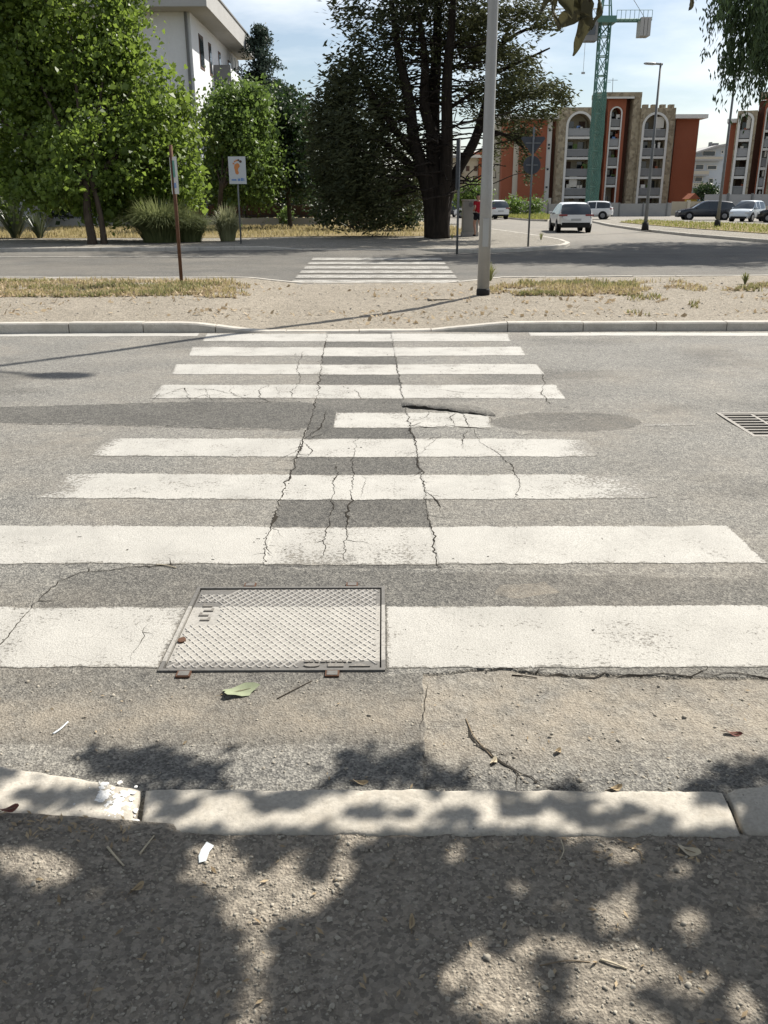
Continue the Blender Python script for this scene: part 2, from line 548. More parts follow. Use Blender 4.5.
M['car_black'] = plain('car_paint_black', (0.012, 0.012, 0.013), 0.2, 0.6, var=0.05, scale=2)
M['car_pale'] = plain('car_paint_pale_blue', (0.55, 0.60, 0.64), 0.25, 0.6, var=0.03, scale=2)
M['plastic'] = plain('black_plastic', (0.016, 0.016, 0.016), 0.7, 0.3, var=0.1)
M['tyre'] = plain('tyre_rubber', (0.014, 0.014, 0.014), 0.85, 0.2, var=0.15)
M['rim'] = plain('alloy_rim', (0.22, 0.22, 0.23), 0.35, 0.5, 0.6, var=0.1)
M['tail'] = plain('tail_lamp_red', (0.20, 0.012, 0.012), 0.25, 0.6, var=0.1)
M['lamp_glass'] = plain('lamp_glass', (0.55, 0.56, 0.56), 0.2, 0.6, var=0.05)
M['plate'] = plain('number_plate', (0.40, 0.41, 0.42), 0.5, var=0.05)
M['skin'] = plain('skin', (0.36, 0.21, 0.15), 0.6, var=0.05)
M['red_cloth'] = plain('red_cloth', (0.33, 0.020, 0.030), 0.9, 0.1, var=0.15, scale=8)
M['dark_cloth'] = plain('dark_cloth', (0.015, 0.015, 0.02), 0.9, 0.1, var=0.15, scale=8)
M['paper'] = plain('paper_scrap', (0.70, 0.74, 0.76), 0.8, var=0.05)
M['green_leaf'] = plain('dropped_leaf_green', (0.27, 0.30, 0.19), 0.6, var=0.35, scale=30)
M['straw'] = plain('straw_strip', (0.52, 0.45, 0.33), 0.8, var=0.15, scale=30)
M['red_leaf'] = plain('dropped_leaf_red', (0.16, 0.055, 0.04), 0.7, var=0.2, scale=40)
M['tan_leaf'] = plain('dropped_leaf_tan', (0.40, 0.31, 0.19), 0.8, var=0.2, scale=40)


def mat_stone():
    m, nt, b = newmat('rubble_stone', 0.95, (0.3, 0.24, 0.16), 0.15)
    co = coords(nt)
    g = nd(nt, 'ShaderNodeSeparateColor'); nt.links.new(voro(nt, co, 2.6), g.inputs[0])
    c = mixc(nt, g.outputs[0], (0.19, 0.15, 0.10), (0.39, 0.325, 0.225))
    e = voro(nt, co, 2.6, 'Distance', 'DISTANCE_TO_EDGE')
    c = mixc(nt, ramp(nt, e, 0.0, 0.07, (1, 1, 1), (0, 0, 0)), c, (0.30, 0.26, 0.20))
    setc(nt, b, c)
    bump(nt, b, e, 0.5, 0.05)
    return m


def mat_net():
    m, nt, b = newmat('debris_net', 0.9, (0.04, 0.15, 0.11), 0.1)
    co = coords(nt)
    n = noise(nt, co, 1.4, 4, 0.6)
    setc(nt, b, mixc(nt, n, (0.08, 0.165, 0.135), (0.15, 0.26, 0.215)))
    t = nd(nt, 'ShaderNodeBsdfTransparent')
    mx = nd(nt, 'ShaderNodeMixShader'); mx.inputs[0].default_value = 0.45
    nt.links.new(b.outputs[0], mx.inputs[1]); nt.links.new(t.outputs[0], mx.inputs[2])
    nt.links.new(mx.outputs[0], nt.nodes['Material Output'].inputs['Surface'])
    return m


M['stone'] = mat_stone()
M['net_green'] = mat_net()

# ================================================================== THE GROUND
def W2(lst, z=0.0):
    return [tuple(G(px, py, z).xy) for px, py in lst]


terr = np_mesh('ground', [(-900, -300, -0.14), (900, -300, -0.14), (900, 1500, -0.14), (-900, 1500, -0.14)], [(0, 1, 2, 3)])
tag(link('ground', terr, M['terrain']), kind='structure')

# ---- cracks of the carriageway, surveyed from the photograph
CRACKS = []   # carved: (points Nx2, half width, depth)
CLINES = []   # dirt-filled cracks: (points, half width, seed)


def crack(px, hw, depth=0.02, jit=0.25, seed=1, step=0.022):
    r = np.random.default_rng(seed)
    P = np.array(W2(px)); out = [P[0]]
    for a, b in zip(P[:-1], P[1:]):
        L = np.linalg.norm(b - a); n = max(1, int(L / step))
        t = np.array([-(b - a)[1], (b - a)[0]]) / max(L, 1e-6)
        m = max(2, int(L / 0.09) + 1)
        coarse = np.interp(np.linspace(0, 1, n + 1), np.linspace(0, 1, m + 1), np.concatenate([[0], r.normal(0, 0.026 * jit, m - 1), [0]]))
        for k in range(1, n + 1):
            q = a + (b - a) * k / n
            if k < n: q = q + t * (coarse[k] + r.normal(0, step * 0.20))
            out.append(q)
    if hw > 0.02: CRACKS.append((np.array(out), hw * 0.8, depth))
    else: CLINES.append((np.array(out), hw, seed))


crack([(327, 334), (322, 360), (318, 392), (311, 420), (303, 440), (290, 475), (275, 515), (266, 540), (264, 566)], 0.011, 0.018, 0.3, 1)
crack([(391, 334), (397, 365), (402, 395), (410, 425), (418, 455), (424, 490), (431, 530), (441, 572)], 0.009, 0.016, 0.3, 2)
crack([(357, 436), (353, 470), (351, 495), (346, 525), (344, 562)], 0.006, 0.014, 0.35, 3)
crack([(337, 462), (334, 490), (332, 510), (326, 535), (321, 560)], 0.006, 0.014, 0.4, 4)
crack([(304, 351), (297, 366), (300, 385)], 0.007, 0.014, 0.4, 5)
crack([(404, 424), (430, 427), (452, 425), (476, 427), (500, 430)], 0.009, 0.02, 0.3, 7)
crack([(462, 408), (466, 418), (470, 428)], 0.007, 0.02, 0.3, 8)
crack([(425, 420), (415, 424), (404, 427)], 0.006, 0.02, 0.3, 9)
crack([(474, 427), (480, 442), (500, 455), (514, 468), (520, 484), (516, 501)], 0.0065, 0.014, 0.35, 10)
crack([(540, 371), (545, 382), (541, 392), (551, 405)], 0.007, 0.014, 0.35, 11)
crack([(152, 399), (172, 392), (185, 388), (190, 401)], 0.007, 0.012, 0.4, 12)
crack([(185, 388), (215, 390), (232, 394), (246, 399)], 0.007, 0.012, 0.4, 13)
crack([(270, 384), (259, 391), (262, 399), (275, 404)], 0.008, 0.012, 0.4, 14)
crack([(277, 386), (280, 398)], 0.006, 0.012, 0.4, 15)
crack([(355, 388), (360, 400)], 0.006, 0.012, 0.4, 16)
crack([(425, 388), (470, 393), (500, 393), (540, 397)], 0.005, 0.010, 0.35, 17)
crack([(-40, 690), (0, 645), (30, 610), (58, 582), (78, 574), (130, 567), (185, 564)], 0.007, 0.010, 0.25, 18)
crack([(465, 717), (473, 738), (492, 754), (513, 767), (540, 782), (560, 789)], 0.0125, 0.016, 0.25, 19, 0.03)
crack([(425, 674), (500, 668), (560, 674), (640, 676), (700, 673), (800, 681)], 0.0100, 0.010, 0.35, 20, 0.04)
crack([(425, 674), (424, 705), (424, 741), (434, 748)], 0.0055, 0.006, 0.3, 21, 0.03)
crack([(152, 622), (142, 640), (131, 662)], 0.006, 0.006, 0.35, 22, 0.03)
crack([(301, 441), (312, 450), (308, 458)], 0.006, 0.012, 0.3, 24)
crack([(330, 432), (316, 436), (300, 440)], 0.007, 0.012, 0.3, 25)


def crack_field(x, y):
    """0..1 carve amount and depth"""
    c = np.zeros(len(x)); dep = np.zeros(len(x))
    for P, hw, depth in CRACKS:
        m = 0.06
        sel = np.nonzero((x > P[:, 0].min() - m) & (x < P[:, 0].max() + m) & (y > P[:, 1].min() - m) & (y < P[:, 1].max() + m))[0]
        if len(sel) == 0: continue
        xs, ys = x[sel], y[sel]
        k = np.zeros(len(sel))
        wn = 1.0 + 0.9 * vnoise(xs * 14, ys * 14, 5) + 1.0 * vnoise(xs * 3.1, ys * 3.1, 6)
        for a, b in zip(P[:-1], P[1:]):
            ab = b - a; L2 = ab @ ab + 1e-12; L1 = math.sqrt(L2)
            t = np.clip(((xs - a[0]) * ab[0] + (ys - a[1]) * ab[1]) / L2, 0, 1)
            d = np.hypot(xs - a[0] - t * ab[0], ys - a[1] - t * ab[1])
            ym = (a[1] + b[1]) / 2
            wmin = 0.31 * (abs(ab[0]) / L1 * ym * ym / 1419 * 0.65 + abs(ab[1]) / L1 * ym * 0.001)   # never finer than the mesh
            k = np.maximum(k, np.clip(1.6 - d / np.maximum(np.maximum(hw, wmin) * wn, 1e-4), 0, 1))
        up = k > c[sel]
        c[sel] = np.where(up, k, c[sel]); dep[sel] = np.where(up, depth, dep[sel])
    return c, dep


# trench patch between the two long cracks, cross patch, oval patch, patch round the cover
P_TRENCH = W2([(327, 330), (322, 360), (318, 392), (303, 440), (290, 475), (275, 515), (264, 566), (441, 568), (431, 530), (424, 490), (418, 455), (402, 395), (391, 330)])
crack([(0, 423), (90, 424), (200, 427), (290, 430), (330, 427)], 0.006, 0.010, 0.3, 31)
crack([(180, 402), (240, 398), (300, 402)], 0.006, 0.010, 0.3, 32)
crack([(215, 402), (205, 395), (190, 401)], 0.006, 0.010, 0.3, 33)
crack([(302, 440), (320, 428), (328, 408)], 0.006, 0.010, 0.3, 34)
crack([(418, 455), (440, 437), (470, 431)], 0.005, 0.010, 0.3, 35)
for k_, pl_ in enumerate(([(432, 410), (426, 416), (414, 420), (404, 424)], [(455, 425), (450, 417), (458, 412)], [(476, 427), (490, 422), (493, 414)], [(495, 430), (520, 435), (545, 433)], [(470, 428), (462, 440), (466, 452)],
                          [(440, 437), (426, 441)], [(235, 385), (229, 392), (244, 398)], [(205, 387), (209, 398)], [(160, 392), (148, 404), (130, 408)], [(246, 399), (262, 404), (285, 400)], [(500, 455), (520, 452)],
                          [(357, 470), (366, 480), (360, 497)], [(303, 440), (296, 452), (280, 458)], [(300, 385), (290, 392), (296, 401)], [(424, 490), (436, 500), (440, 512)], [(551, 405), (575, 408)])):
    crack(pl_, 0.0055, 0.010, 0.35, 60 + k_)
P_CROSS = W2([(-700, 404), (0, 407), (180, 402), (300, 402), (334, 406), (338, 415), (330, 426), (290, 429), (200, 426), (90, 423), (0, 422), (-700, 424)])
P_OVAL = [tuple(G(567 + 76 * math.cos(t), 421 + 10 * math.sin(t)).xy) for t in np.linspace(0, 6.283, 28)[:-1]]
P_COVER = W2([(30, 612), (75, 572), (160, 565), (265, 566), (440, 572), (800, 580), (900, 606), (388, 606), (388, 675), (424, 674), (424, 745), (-120, 745), (-200, 672), (150, 672), (180, 606)])
P_GUT = W2([(425, 674), (500, 668), (560, 674), (640, 676), (900, 681), (1000, 800), (424, 800)])
P_STAIN = W2([(500, 585), (545, 582), (560, 592), (520, 598), (495, 594)])
COVER = W2([(205, 588), (385, 590), (383, 672), (158, 672)])
CX0, CX1 = -0.845, 0.003
CY0, CY1 = COVER[3][1], COVER[0][1]


def soft_poly(x, y, poly, amp=0.02, freq=9, seed=3):
    return in_poly(x + amp * fbm(x * freq, y * freq, seed, 3), y + amp * fbm(x * freq, y * freq, seed + 50, 3), poly).astype(float)


GRATE = W2([(716, 412), (768, 416), (790, 435), (742, 436)])


def road_base(x, y):
    """broad unevenness and the steps of the patches"""
    z = 0.010 * fbm(x * 0.6, y * 0.6, 11, 3) + 0.0025 * fbm(x * 7, y * 7, 12, 3)
    z += -0.012 * np.exp(-((y - 6.7) / 0.35) ** 2)
    z += 0.004 * soft_poly(x, y, P_CROSS) + 0.004 * soft_poly(x, y, P_OVAL, 0.01)
    z += -0.003 * soft_poly(x, y, P_TRENCH, 0.008)
    g = soft_poly(x, y, P_GUT, 0.02)
    z += g * (-0.008 + 0.006 * fbm(x * 16, y * 16, 77, 3))
    return z


def road_z(x, y):
    z = road_base(x, y)
    c, dep = crack_field(x, y)
    return z - np.where(dep > 0.04, dep, dep * 0.45) * c, c


YA, YB = 1.98, 11.95
NR, NCc = 800, 1000
pys = np.linspace(845, 327.5, NR)
ys = np.array([G(384, p).y for p in pys])
ys[-1] = max(ys[-1], YB)
half = 0.475 * (ys * math.cos(PITCH) + 0.56) + 0.15
s = np.concatenate([-1 - np.array([8, 5, 3, 1.8, 1.0, 0.6, 0.3, 0.12, 0.05]), np.linspace(-1, 1, NCc), 1 + np.array([0.05, 0.12, 0.3, 0.6, 1.0, 1.8, 3, 5, 8])])
NC = len(s)
X = half[:, None] * s[None, :]
Yg = np.repeat(ys[:, None], NC, 1)
xf, yf = X.ravel(), Yg.ravel()
zf, cf = road_z(xf, yf)
inc = (xf > CX0 + 0.004) & (xf < CX1 - 0.004) & (yf > CY0 + 0.004) & (yf < CY1 - 0.004)
zf = np.where(inc, -0.05, zf)
gx0, gx1 = GRATE[0][0], GRATE[0][0] + 0.55
gy0, gy1 = GRATE[3][1], GRATE[0][1]
ing = (xf > gx0) & (xf < gx1) & (yf > gy0) & (yf < gy1)
zf = np.where(ing, -0.05, zf)
patch = np.zeros(len(xf))
patch = np.maximum(patch, 0.85 * soft_poly(xf, yf, P_TRENCH, 0.006))
patch = np.maximum(patch, 0.90 * soft_poly(xf, yf, P_CROSS, 0.03))
patch = np.maximum(patch, 0.72 * soft_poly(xf, yf, P_OVAL, 0.02))
patch = np.maximum(patch, 0.62 * soft_poly(xf, yf, P_COVER, 0.03))
patch = np.maximum(patch, 0.5 * sstep(0.05, 0.5, fbm(xf * 0.8, yf * 1.4, 31, 4)))
patch = np.clip(patch + 0.12 * fbm(xf * 5, yf * 5, 41, 3), 0, 1)
dust = 0.68 * soft_poly(xf, yf, P_GUT, 0.02) * sstep(2.15, 2.42, yf) * (1 - 0.5 * sstep(2.6, 2.9, yf))
dust = np.maximum(dust, 0.6 * np.exp(-((yf - 2.52) / 0.16) ** 2))
dust = np.maximum(dust, 0.55 * soft_poly(xf, yf, P_STAIN, 0.02))
dust = np.maximum(dust, 0.08 + 0.35 * fbm(xf * 1.3, yf * 1.3, 61, 3))
dust = np.maximum(dust, 0.6 * sstep(11.2, 11.7, yf))
dust = np.clip(dust * (1 - 0.75 * soft_poly(xf, yf, P_CROSS)) * (1 - 0.7 * soft_poly(xf, yf, P_TRENCH)) * (1 - 0.35 * np.clip(patch, 0, 1) * (yf > 3)), 0, 1)
idx = np.arange(NR * NC).reshape(NR, NC)
quads = np.stack([idx[:-1, :-1], idx[:-1, 1:], idx[1:, 1:], idx[1:, :-1]], -1).reshape(-1, 4)
cfa = cf[quads].mean(1)
road_me = np_mesh('main_road', np.stack([xf, yf, zf], 1), quads, True, (cfa > 0.42).astype(int), {'patch': patch, 'dust': dust})
main_road = tag(link('main_road', road_me, [M['asphalt'], M['crack']]), kind='structure')


def lerp(a, b, t):
    return a + (b - a) * t


def fill_crack(pts, hw, seed):
    """a crack packed with dirt: ragged strip of changing width with crumbs and short side branches"""
    r = np.random.default_rng(seed + 500)
    V_, F_ = [], []

    def strip(P, w0, taper):
        n = len(P)
        if n < 3: return
        d = np.gradient(P, axis=0); d /= np.maximum(np.linalg.norm(d, axis=1), 1e-9)[:, None]
        nr = np.stack([-d[:, 1], d[:, 0]], 1)
        slow = np.exp(0.55 * np.interp(np.arange(n), np.arange(0, n + 8, 8), r.normal(0, 1, len(np.arange(0, n + 8, 8)))))
        t = np.linspace(0, 1, n)
        env = np.clip(np.minimum(t, 1 - t) * n / 6, 0.12, 1) if not taper else np.clip(1 - t, 0.1, 1)
        wl = w0 * slow * env * np.exp(r.normal(0, 0.35, n)); wr = w0 * slow * env * np.exp(r.normal(0, 0.35, n))
        A, B = P + nr * wl[:, None], P - nr * wr[:, None]
        b = len(V_)
        Q = np.concatenate([A, B]); z = road_base(Q[:, 0], Q[:, 1]) + 0.0032
        V_.extend(np.column_stack([Q, z]).tolist())
        for k in range(n - 1): F_.append((b + k, b + n + k, b + n + k + 1, b + k + 1))

    strip(pts, hw * 0.30, False)
    for k in range(max(2, len(pts) // 9)):      # side branches
        i_ = r.integers(2, max(3, len(pts) - 3)); a = pts[i_]
        d = pts[min(i_ + 2, len(pts) - 1)] - pts[max(i_ - 2, 0)]; ang = math.atan2(d[1], d[0]) + r.choice([-1, 1]) * r.uniform(0.5, 1.3)
        L = r.uniform(0.04, 0.20); m = max(4, int(L / 0.015)); P = [a]
        for j in range(m):
            ang += r.normal(0, 0.35); P.append(P[-1] + L / m * np.array([math.cos(ang), math.sin(ang)]))
        strip(np.array(P), hw * 0.17, True)
    for k in range(len(pts)):                   # crumbled spots
        if r.random() < 0.22:
            c = pts[k] + r.normal(0, hw * 0.9, 2); rad = hw * r.uniform(0.2, 0.6); b = len(V_)
            a0 = r.random() * 6.28
            Q = np.array([c + rad * r.uniform(0.6, 1.3) * np.array([math.cos(a0 + j * 1.5708), math.sin(a0 + j * 1.5708)]) for j in range(4)])
            z = road_base(Q[:, 0], Q[:, 1]) + 0.0035
            V_.extend(np.column_stack([Q, z]).tolist()); F_.append((b, b + 1, b + 2, b + 3))
    link('crack', np_mesh('crack', V_, F_), M['crack'], main_road)


for P_, hw_, sd_ in CLINES: fill_crack(P_, hw_, sd_)

# the lifted edge of a broken slab beside the short stripe: a low ramp, its broken face coloured dark as shade
edge_px = [(402, 406.5), (412, 408), (424, 408.5), (436, 410), (449, 411), (460, 412.6), (474, 413.6), (486, 414.8), (496, 415.2)]
edge_h = [0.003, 0.026, 0.028, 0.014, 0.018, 0.009, 0.015, 0.007, 0.001]
Pe = np.array(W2(edge_px)); Pf = []; Hf = []
for k in range(len(Pe) - 1):
    for j in range(4):
        Pf.append(lerp(Pe[k], Pe[k + 1], j / 4) + rng.normal(0, 0.008, 2)); Hf.append(lerp(edge_h[k], edge_h[k + 1], j / 4) * rng.uniform(0.75, 1.2))
Pf.append(Pe[-1]); Hf.append(edge_h[-1]); Pf = np.array(Pf); n_ = len(Pf)
zb_ = road_base(Pf[:, 0], Pf[:, 1]); Pk = Pf + np.array([0.0, 0.42]) + np.stack([0 * Pf[:, 0], 0.05 * np.sin(Pf[:, 0] * 14)], 1)
Vs = np.concatenate([np.column_stack([Pf, zb_ - 0.01]), np.column_stack([Pf + [0, 0.004], zb_ + Hf]), np.column_stack([lerp(Pf, Pk, 0.5), lerp(zb_ + Hf, road_base(Pk[:, 0], Pk[:, 1]), 0.6)]), np.column_stack([Pk, road_base(Pk[:, 0], Pk[:, 1]) - 0.002])])
Fs = []; Mi = []
for k in range(n_ - 1):
    for row in range(3):
        Fs.append((row * n_ + k, row * n_ + k + 1, (row + 1) * n_ + k + 1, (row + 1) * n_ + k)); Mi.append(1 if row == 0 else 0)
link('lifted_slab_edge', np_mesh('lifted_slab_edge', Vs, Fs, False, Mi, {'patch': np.full(len(Vs), 0.5), 'dust': np.full(len(Vs), 0.1)}), [M['asphalt'], M['crack']], main_road)


def painted(name, corners, parent, nx, ny, wear, edge=0.012, cracks=True, base=road_z, dz=0.002, seed=0):
    """painted marking laid over the road: corners (far-left, far-right, near-right, near-left) in world xy"""
    A, B, C, D = [np.array(c) for c in corners]
    u = np.linspace(0, 1, nx)[None, :, None]; v = np.linspace(0, 1, ny)[:, None, None]
    P = lerp(lerp(A, B, u), lerp(D, C, u), v).reshape(-1, 2)
    x, y = P[:, 0].copy(), P[:, 1].copy()
    # ragged edge
    uu = np.tile(np.linspace(0, 1, nx), ny); vv = np.repeat(np.linspace(0, 1, ny), nx)
    ey = np.minimum(vv, 1 - vv); ex = np.minimum(uu, 1 - uu)
    k = np.clip(1 - ey * 6, 0, 1)
    y += k * edge * fbm(x * 11, y * 2, 90 + seed, 3)
    z, c = base(x, y)
    w = wear(uu, vv, x, y) if callable(wear) else np.full(len(x), wear)
    w = w + 0.5 * np.exp(-np.minimum(ey * np.hypot(*(A - D)), ex * np.hypot(*(A - B))) / 0.012)
    i = np.arange(nx * ny).reshape(ny, nx)
    q = np.stack([i[:-1, :-1], i[1:, :-1], i[1:, 1:], i[:-1, 1:]], -1).reshape(-1, 4)
    if cracks:
        keep = c[q].max(1) < 0.5
        chip = fbm(x[q].mean(1) * 24, y[q].mean(1) * 24, 7 + seed, 3) < 0.66
        q = q[keep & chip & (w[q].mean(1) < 0.85)]
    used = np.unique(q); mp = np.full(nx * ny, -1); mp[used] = np.arange(len(used))
    vv3 = np.stack([x, y, z + dz], 1)[used]
    me = np_mesh(name, vv3, mp[q], True, None, {'wear': w[used], 'patch': np.full(len(used), 0.25), 'dust': np.full(len(used), 0.2)})
    return link(name, me, M['paint'], parent)


STR = [  # y top, y bottom, left top/bottom, right top/bottom, wear
    (333.5, 341.5, 207, 202, 508, 511, 0.32), (347, 356, 192, 188, 521, 526, 0.32), (364, 374.5, 176, 171, 537, 545, 0.34),
    (384.5, 398.5, 162, 149, 556, 566, 0.36), (412, 427, 336, 333, 488, 492, 0.34),
    (438.5, 457, 108, 86, 622, 640, 0.3), (474.5, 499.5, 66, 34, 720, 770, 0.3), (526.5, 564, -4, -48, 727, 767, 0.12)]
for n, (yt, yb, lt, lb, rt, rb, w) in enumerate(STR):
    cor = W2([(lt, yt), (rt, yt), (rb, yb), (lb, yb)])
    if n in (5, 6):
        st = 0.85 if n == 5 else 0.70
        wf = lambda u, v, x, y, st=st, w=w: w + (1.05 * sstep(st, 1.0, u) + 0.35 * (sstep(0.06, 0.0, u)))
    elif n == 7:
        wf = lambda u, v, x, y: 0.16 + 0.2 * sstep(0.36, 0.42, u) * sstep(0.60, 0.55, u) + 0.1 * v
    else:
        wf = w
    painted('zebra_stripe', cor, main_road, int((rb - lb) / 1.05), int((yb - yt) / 0.9) + 4, wf, 0.013 + 0.003 * (n > 4), seed=n)
c9 = W2([(-160, 607), (181, 607), (152, 667), (-200, 667)]); c9[1] = (CX0 - 0.006, c9[1][1]); c9[2] = (CX0 - 0.006, c9[2][1])
painted('zebra_stripe', c9, main_road, 330, 66, 0.30, 0.016, seed=21)
c9 = W2([(387, 606), (960, 606), (1040, 668), (385, 668)]); c9[0] = (CX1 + 0.006, c9[0][1]); c9[3] = (CX1 + 0.006, c9[3][1])
painted('zebra_stripe', c9, main_road, 560, 66, lambda u, v, x, y: 0.19 + 0.2 * sstep(0.05, 0.4, v) * (0.5 + vnoise(x * 4, y * 4, 3)), 0.014, seed=22)
for cor in (W2([(-700, 333.5), (200, 333.5), (197, 336.5), (-700, 337)]), W2([(528, 332.5), (1500, 333.5), (1500, 336.8), (530, 335.8)])):
    painted('edge_line', cor, main_road, 500, 6, 0.15, 0.006, seed=31)
# a sliver of old paint beside the drain
painted('old_paint_mark', W2([(640, 421.5), (698, 421), (700, 425), (640, 426)]), main_road, 60, 10, 0.8, 0.03, seed=40)

# ---- side road beyond the median, one sheet that also runs off to the right and into the distance
gx = np.concatenate([np.linspace(-120, -14, 12), np.linspace(-13, 16, 120), np.linspace(17, 200, 20)])
gy = np.concatenate([np.linspace(17.6, 34, 90), np.linspace(35, 200, 40)])
X, Yg = np.meshgrid(gx, gy)
x, y = X.ravel(), Yg.ravel()
z = 0.008 * fbm(x * 0.5, y * 0.5, 13, 3)
i = np.arange(len(x)).reshape(X.shape)
q = np.stack([i[:-1, :-1], i[:-1, 1:], i[1:, 1:], i[1:, :-1]], -1).reshape(-1, 4)
pt = np.clip(0.80 - 0.6 * sstep(33, 40, y) + 0.3 * fbm(x * 0.35, y * 0.6, 71, 3), 0, 1)
du = np.clip(0.12 + 0.3 * sstep(19.5, 18.3, y) + 0.25 * sstep(33, 45, y) + 0.2 * fbm(x, y, 72, 3), 0, 1)
side_road = tag(link('side_road', np_mesh('side_road', np.stack([x, y, z], 1), q, True, None, {'patch': pt, 'dust': du}), M['asphalt']), kind='structure')


def flat_z(x, y):
    return 0.008 * fbm(x * 0.5, y * 0.5, 13, 3) + 0.004, np.zeros(len(x))


for n, (yt, yb) in enumerate([(258, 260.6), (262.4, 264.8), (266.5, 269.2), (270.8, 273.6), (275.2, 278.4), (280.2, 285)]):
    xl = lambda yy: 313 - (yy - 258) * 0.9
    xr = lambda yy: 441 + (yy - 258) * 0.82
    painted('zebra_stripe', W2([(xl(yt), yt), (xr(yt), yt), (xr(yb), yb), (xl(yb), yb)]), side_road, 120, 14, 0.55, 0.03, False, flat_z, 0.006, 50 + n)
painted('edge_line', W2([(-300, 277.2), (238, 277.2), (243, 278.4), (-300, 278.4)]), side_road, 160, 6, 0.45, 0.02, False, flat_z, 0.006, 60)
painted('edge_line', W2([(-300, 257.2), (250, 256.4), (250, 257.0), (-300, 257.8)]), side_road, 160, 5, 0.55, 0.02, False, flat_z, 0.006, 61)


# ---- kerbs
def kerb_run(name, pts, zt, w, blen, mat, label=None, zb=-0.10, inner=1, jit=0.004, gap=0.006, seed=0):
    """stones along a polyline; zt: top height at each point; inner=+1: the stone lies to the left of the walking direction"""
    r = random.Random(seed)
    root = tag(empty(name, (pts[0][0], pts[0][1], 0)), kind='structure')
    P = [Vector((p[0], p[1], zt[i])) for i, p in enumerate(pts)]
    acc = [0.0]
    for a, b in zip(P[:-1], P[1:]): acc.append(acc[-1] + (b.xy - a.xy).length)

    def at(sv):
        for i in range(len(P) - 1):
            if sv <= acc[i + 1] or i == len(P) - 2:
                t = (sv - acc[i]) / max(1e-6, acc[i + 1] - acc[i])
                return P[i].lerp(P[i + 1], t)
    L = acc[-1]; sv = 0.0
    while sv < L - 0.05:
        e = min(L, sv + blen * r.uniform(0.92, 1.06))
        a, b = at(sv + gap), at(e - gap)
        d = (b.xy - a.xy).normalized(); n = Vector((-d.y, d.x)) * inner
        j = r.uniform(-jit, jit); jz = r.uniform(-jit, jit)
        mb = MB()
        rings = []
        c = 0.018
        for k in range(5):
            p = at(lerp(sv + gap, e - gap, k / 4))
            o0 = p.xy + n * (j + r.uniform(-0.002, 0.002)); o1 = o0 + n * w
            zz = p.z + jz + r.uniform(-0.002, 0.002)
            rings.append([(o0.x, o0.y, zb), (o0.x + n.x * 0.004, o0.y + n.y * 0.004, zz - c), (o0.x + n.x * c * 1.2, o0.y + n.y * c * 1.2, zz), (o1.x, o1.y, zz), (o1.x, o1.y, zb)])
        for rg in rings: mb.v += rg
        for k in range(4):
            for m in range(4):
                mb.f.append((k * 5 + m, k * 5 + m + 1, k * 5 + m + 6, k * 5 + m + 5))
        mb.f.append((0, 1, 2, 3, 4)); mb.f.append((24, 23, 22, 21, 20))
        mb.build('kerb_stone', mat, root)
        sv = e
    return root


YK = G(384, 332).y      # near edge of the median
XL0, XL1 = G(195, 331).x, G(262, 331).x
XR0, XR1 = G(425, 331).x, G(500, 331).x


def med_h(x):
    return np.interp(x, [XL0, XL1, XR0, XR1], [0.13, 0.016, 0.016, 0.115])


kp = [-34, -20, XL0, (XL0 + XL1) / 2, XL1, 0, XR0, (XR0 + XR1) / 2, XR1, 18, 34]
kerb_run('median_kerb_front', [(v, YK + 0.003 * v) for v in kp], [float(med_h(v)) for v in kp], 0.17, 1.0, M['kerb_far'], seed=3)
YF = G(384, 283).y
XB = [G(250, 281).x, G(300, 283).x, G(450, 283).x, G(500, 281).x]
kp2 = [-34, -12, XB[0], XB[1], 0, XB[2], XB[3], 12, 34]
zk2 = [0.12, 0.12, 0.10, 0.022, 0.022, 0.022, 0.09, 0.12, 0.12]
yk2 = [YF + 0.55] * 2 + [YF + 0.45, YF, YF, YF, YF + 0.4, YF + 0.5, YF + 0.5]
kerb_run('median_kerb_back', list(zip(kp2, yk2)), zk2, 0.14, 1.0, M['kerb_far'], inner=-1, seed=4)

# median surface
gx = np.concatenate([np.linspace(-34, -7.6, 30), np.linspace(-7.5, 7.5, 420), np.linspace(7.6, 34, 30)])
tv = np.linspace(0, 1, 150)
X = np.repeat(gx[None, :], 150, 0)
y0 = YK + 0.003 * gx + 0.165; y1 = np.interp(gx, kp2, yk2) - 0.135
Yg = y0[None, :] + (y1 - y0)[None, :] * tv[:, None]
x, y = X.ravel(), Yg.ravel()
hm = np.interp(x, kp2, zk2)
t = (y - np.repeat(y0[None], 150, 0).ravel()) / np.repeat((y1 - y0)[None], 150, 0).ravel()
z = lerp(med_h(x), hm, t) - 0.012 + 0.02 * fbm(x * 1.2, y * 1.2, 15, 4) * np.clip(6 * np.minimum(t, 1 - t), 0.15, 1) + 0.010 * fbm(x * 14, y * 14, 19, 3)
z += 0.03 * np.sin(np.pi * t) * np.clip((med_h(x) - 0.02) / 0.1, 0, 1)
i = np.arange(len(x)).reshape(X.shape)
q = np.stack([i[:-1, :-1], i[:-1, 1:], i[1:, 1:], i[1:, :-1]], -1).reshape(-1, 4)
tag(link('median_strip', np_mesh('median_strip', np.stack([x, y, z], 1), q, True), M['sand']), kind='structure')


def med_z(x, y):
    k = np.interp(x, kp2, zk2); a = YK + 0.165; b = np.interp(x, kp2, yk2) - 0.135
    tt = np.clip((y - a) / (b - a), 0, 1)
    return lerp(med_h(x), k, tt) - 0.012 + 0.02 * fbm(x * 1.2, y * 1.2, 15, 4) + 0.03 * np.sin(np.pi * tt) * np.clip((med_h(x) - 0.02) / 0.1, 0, 1)


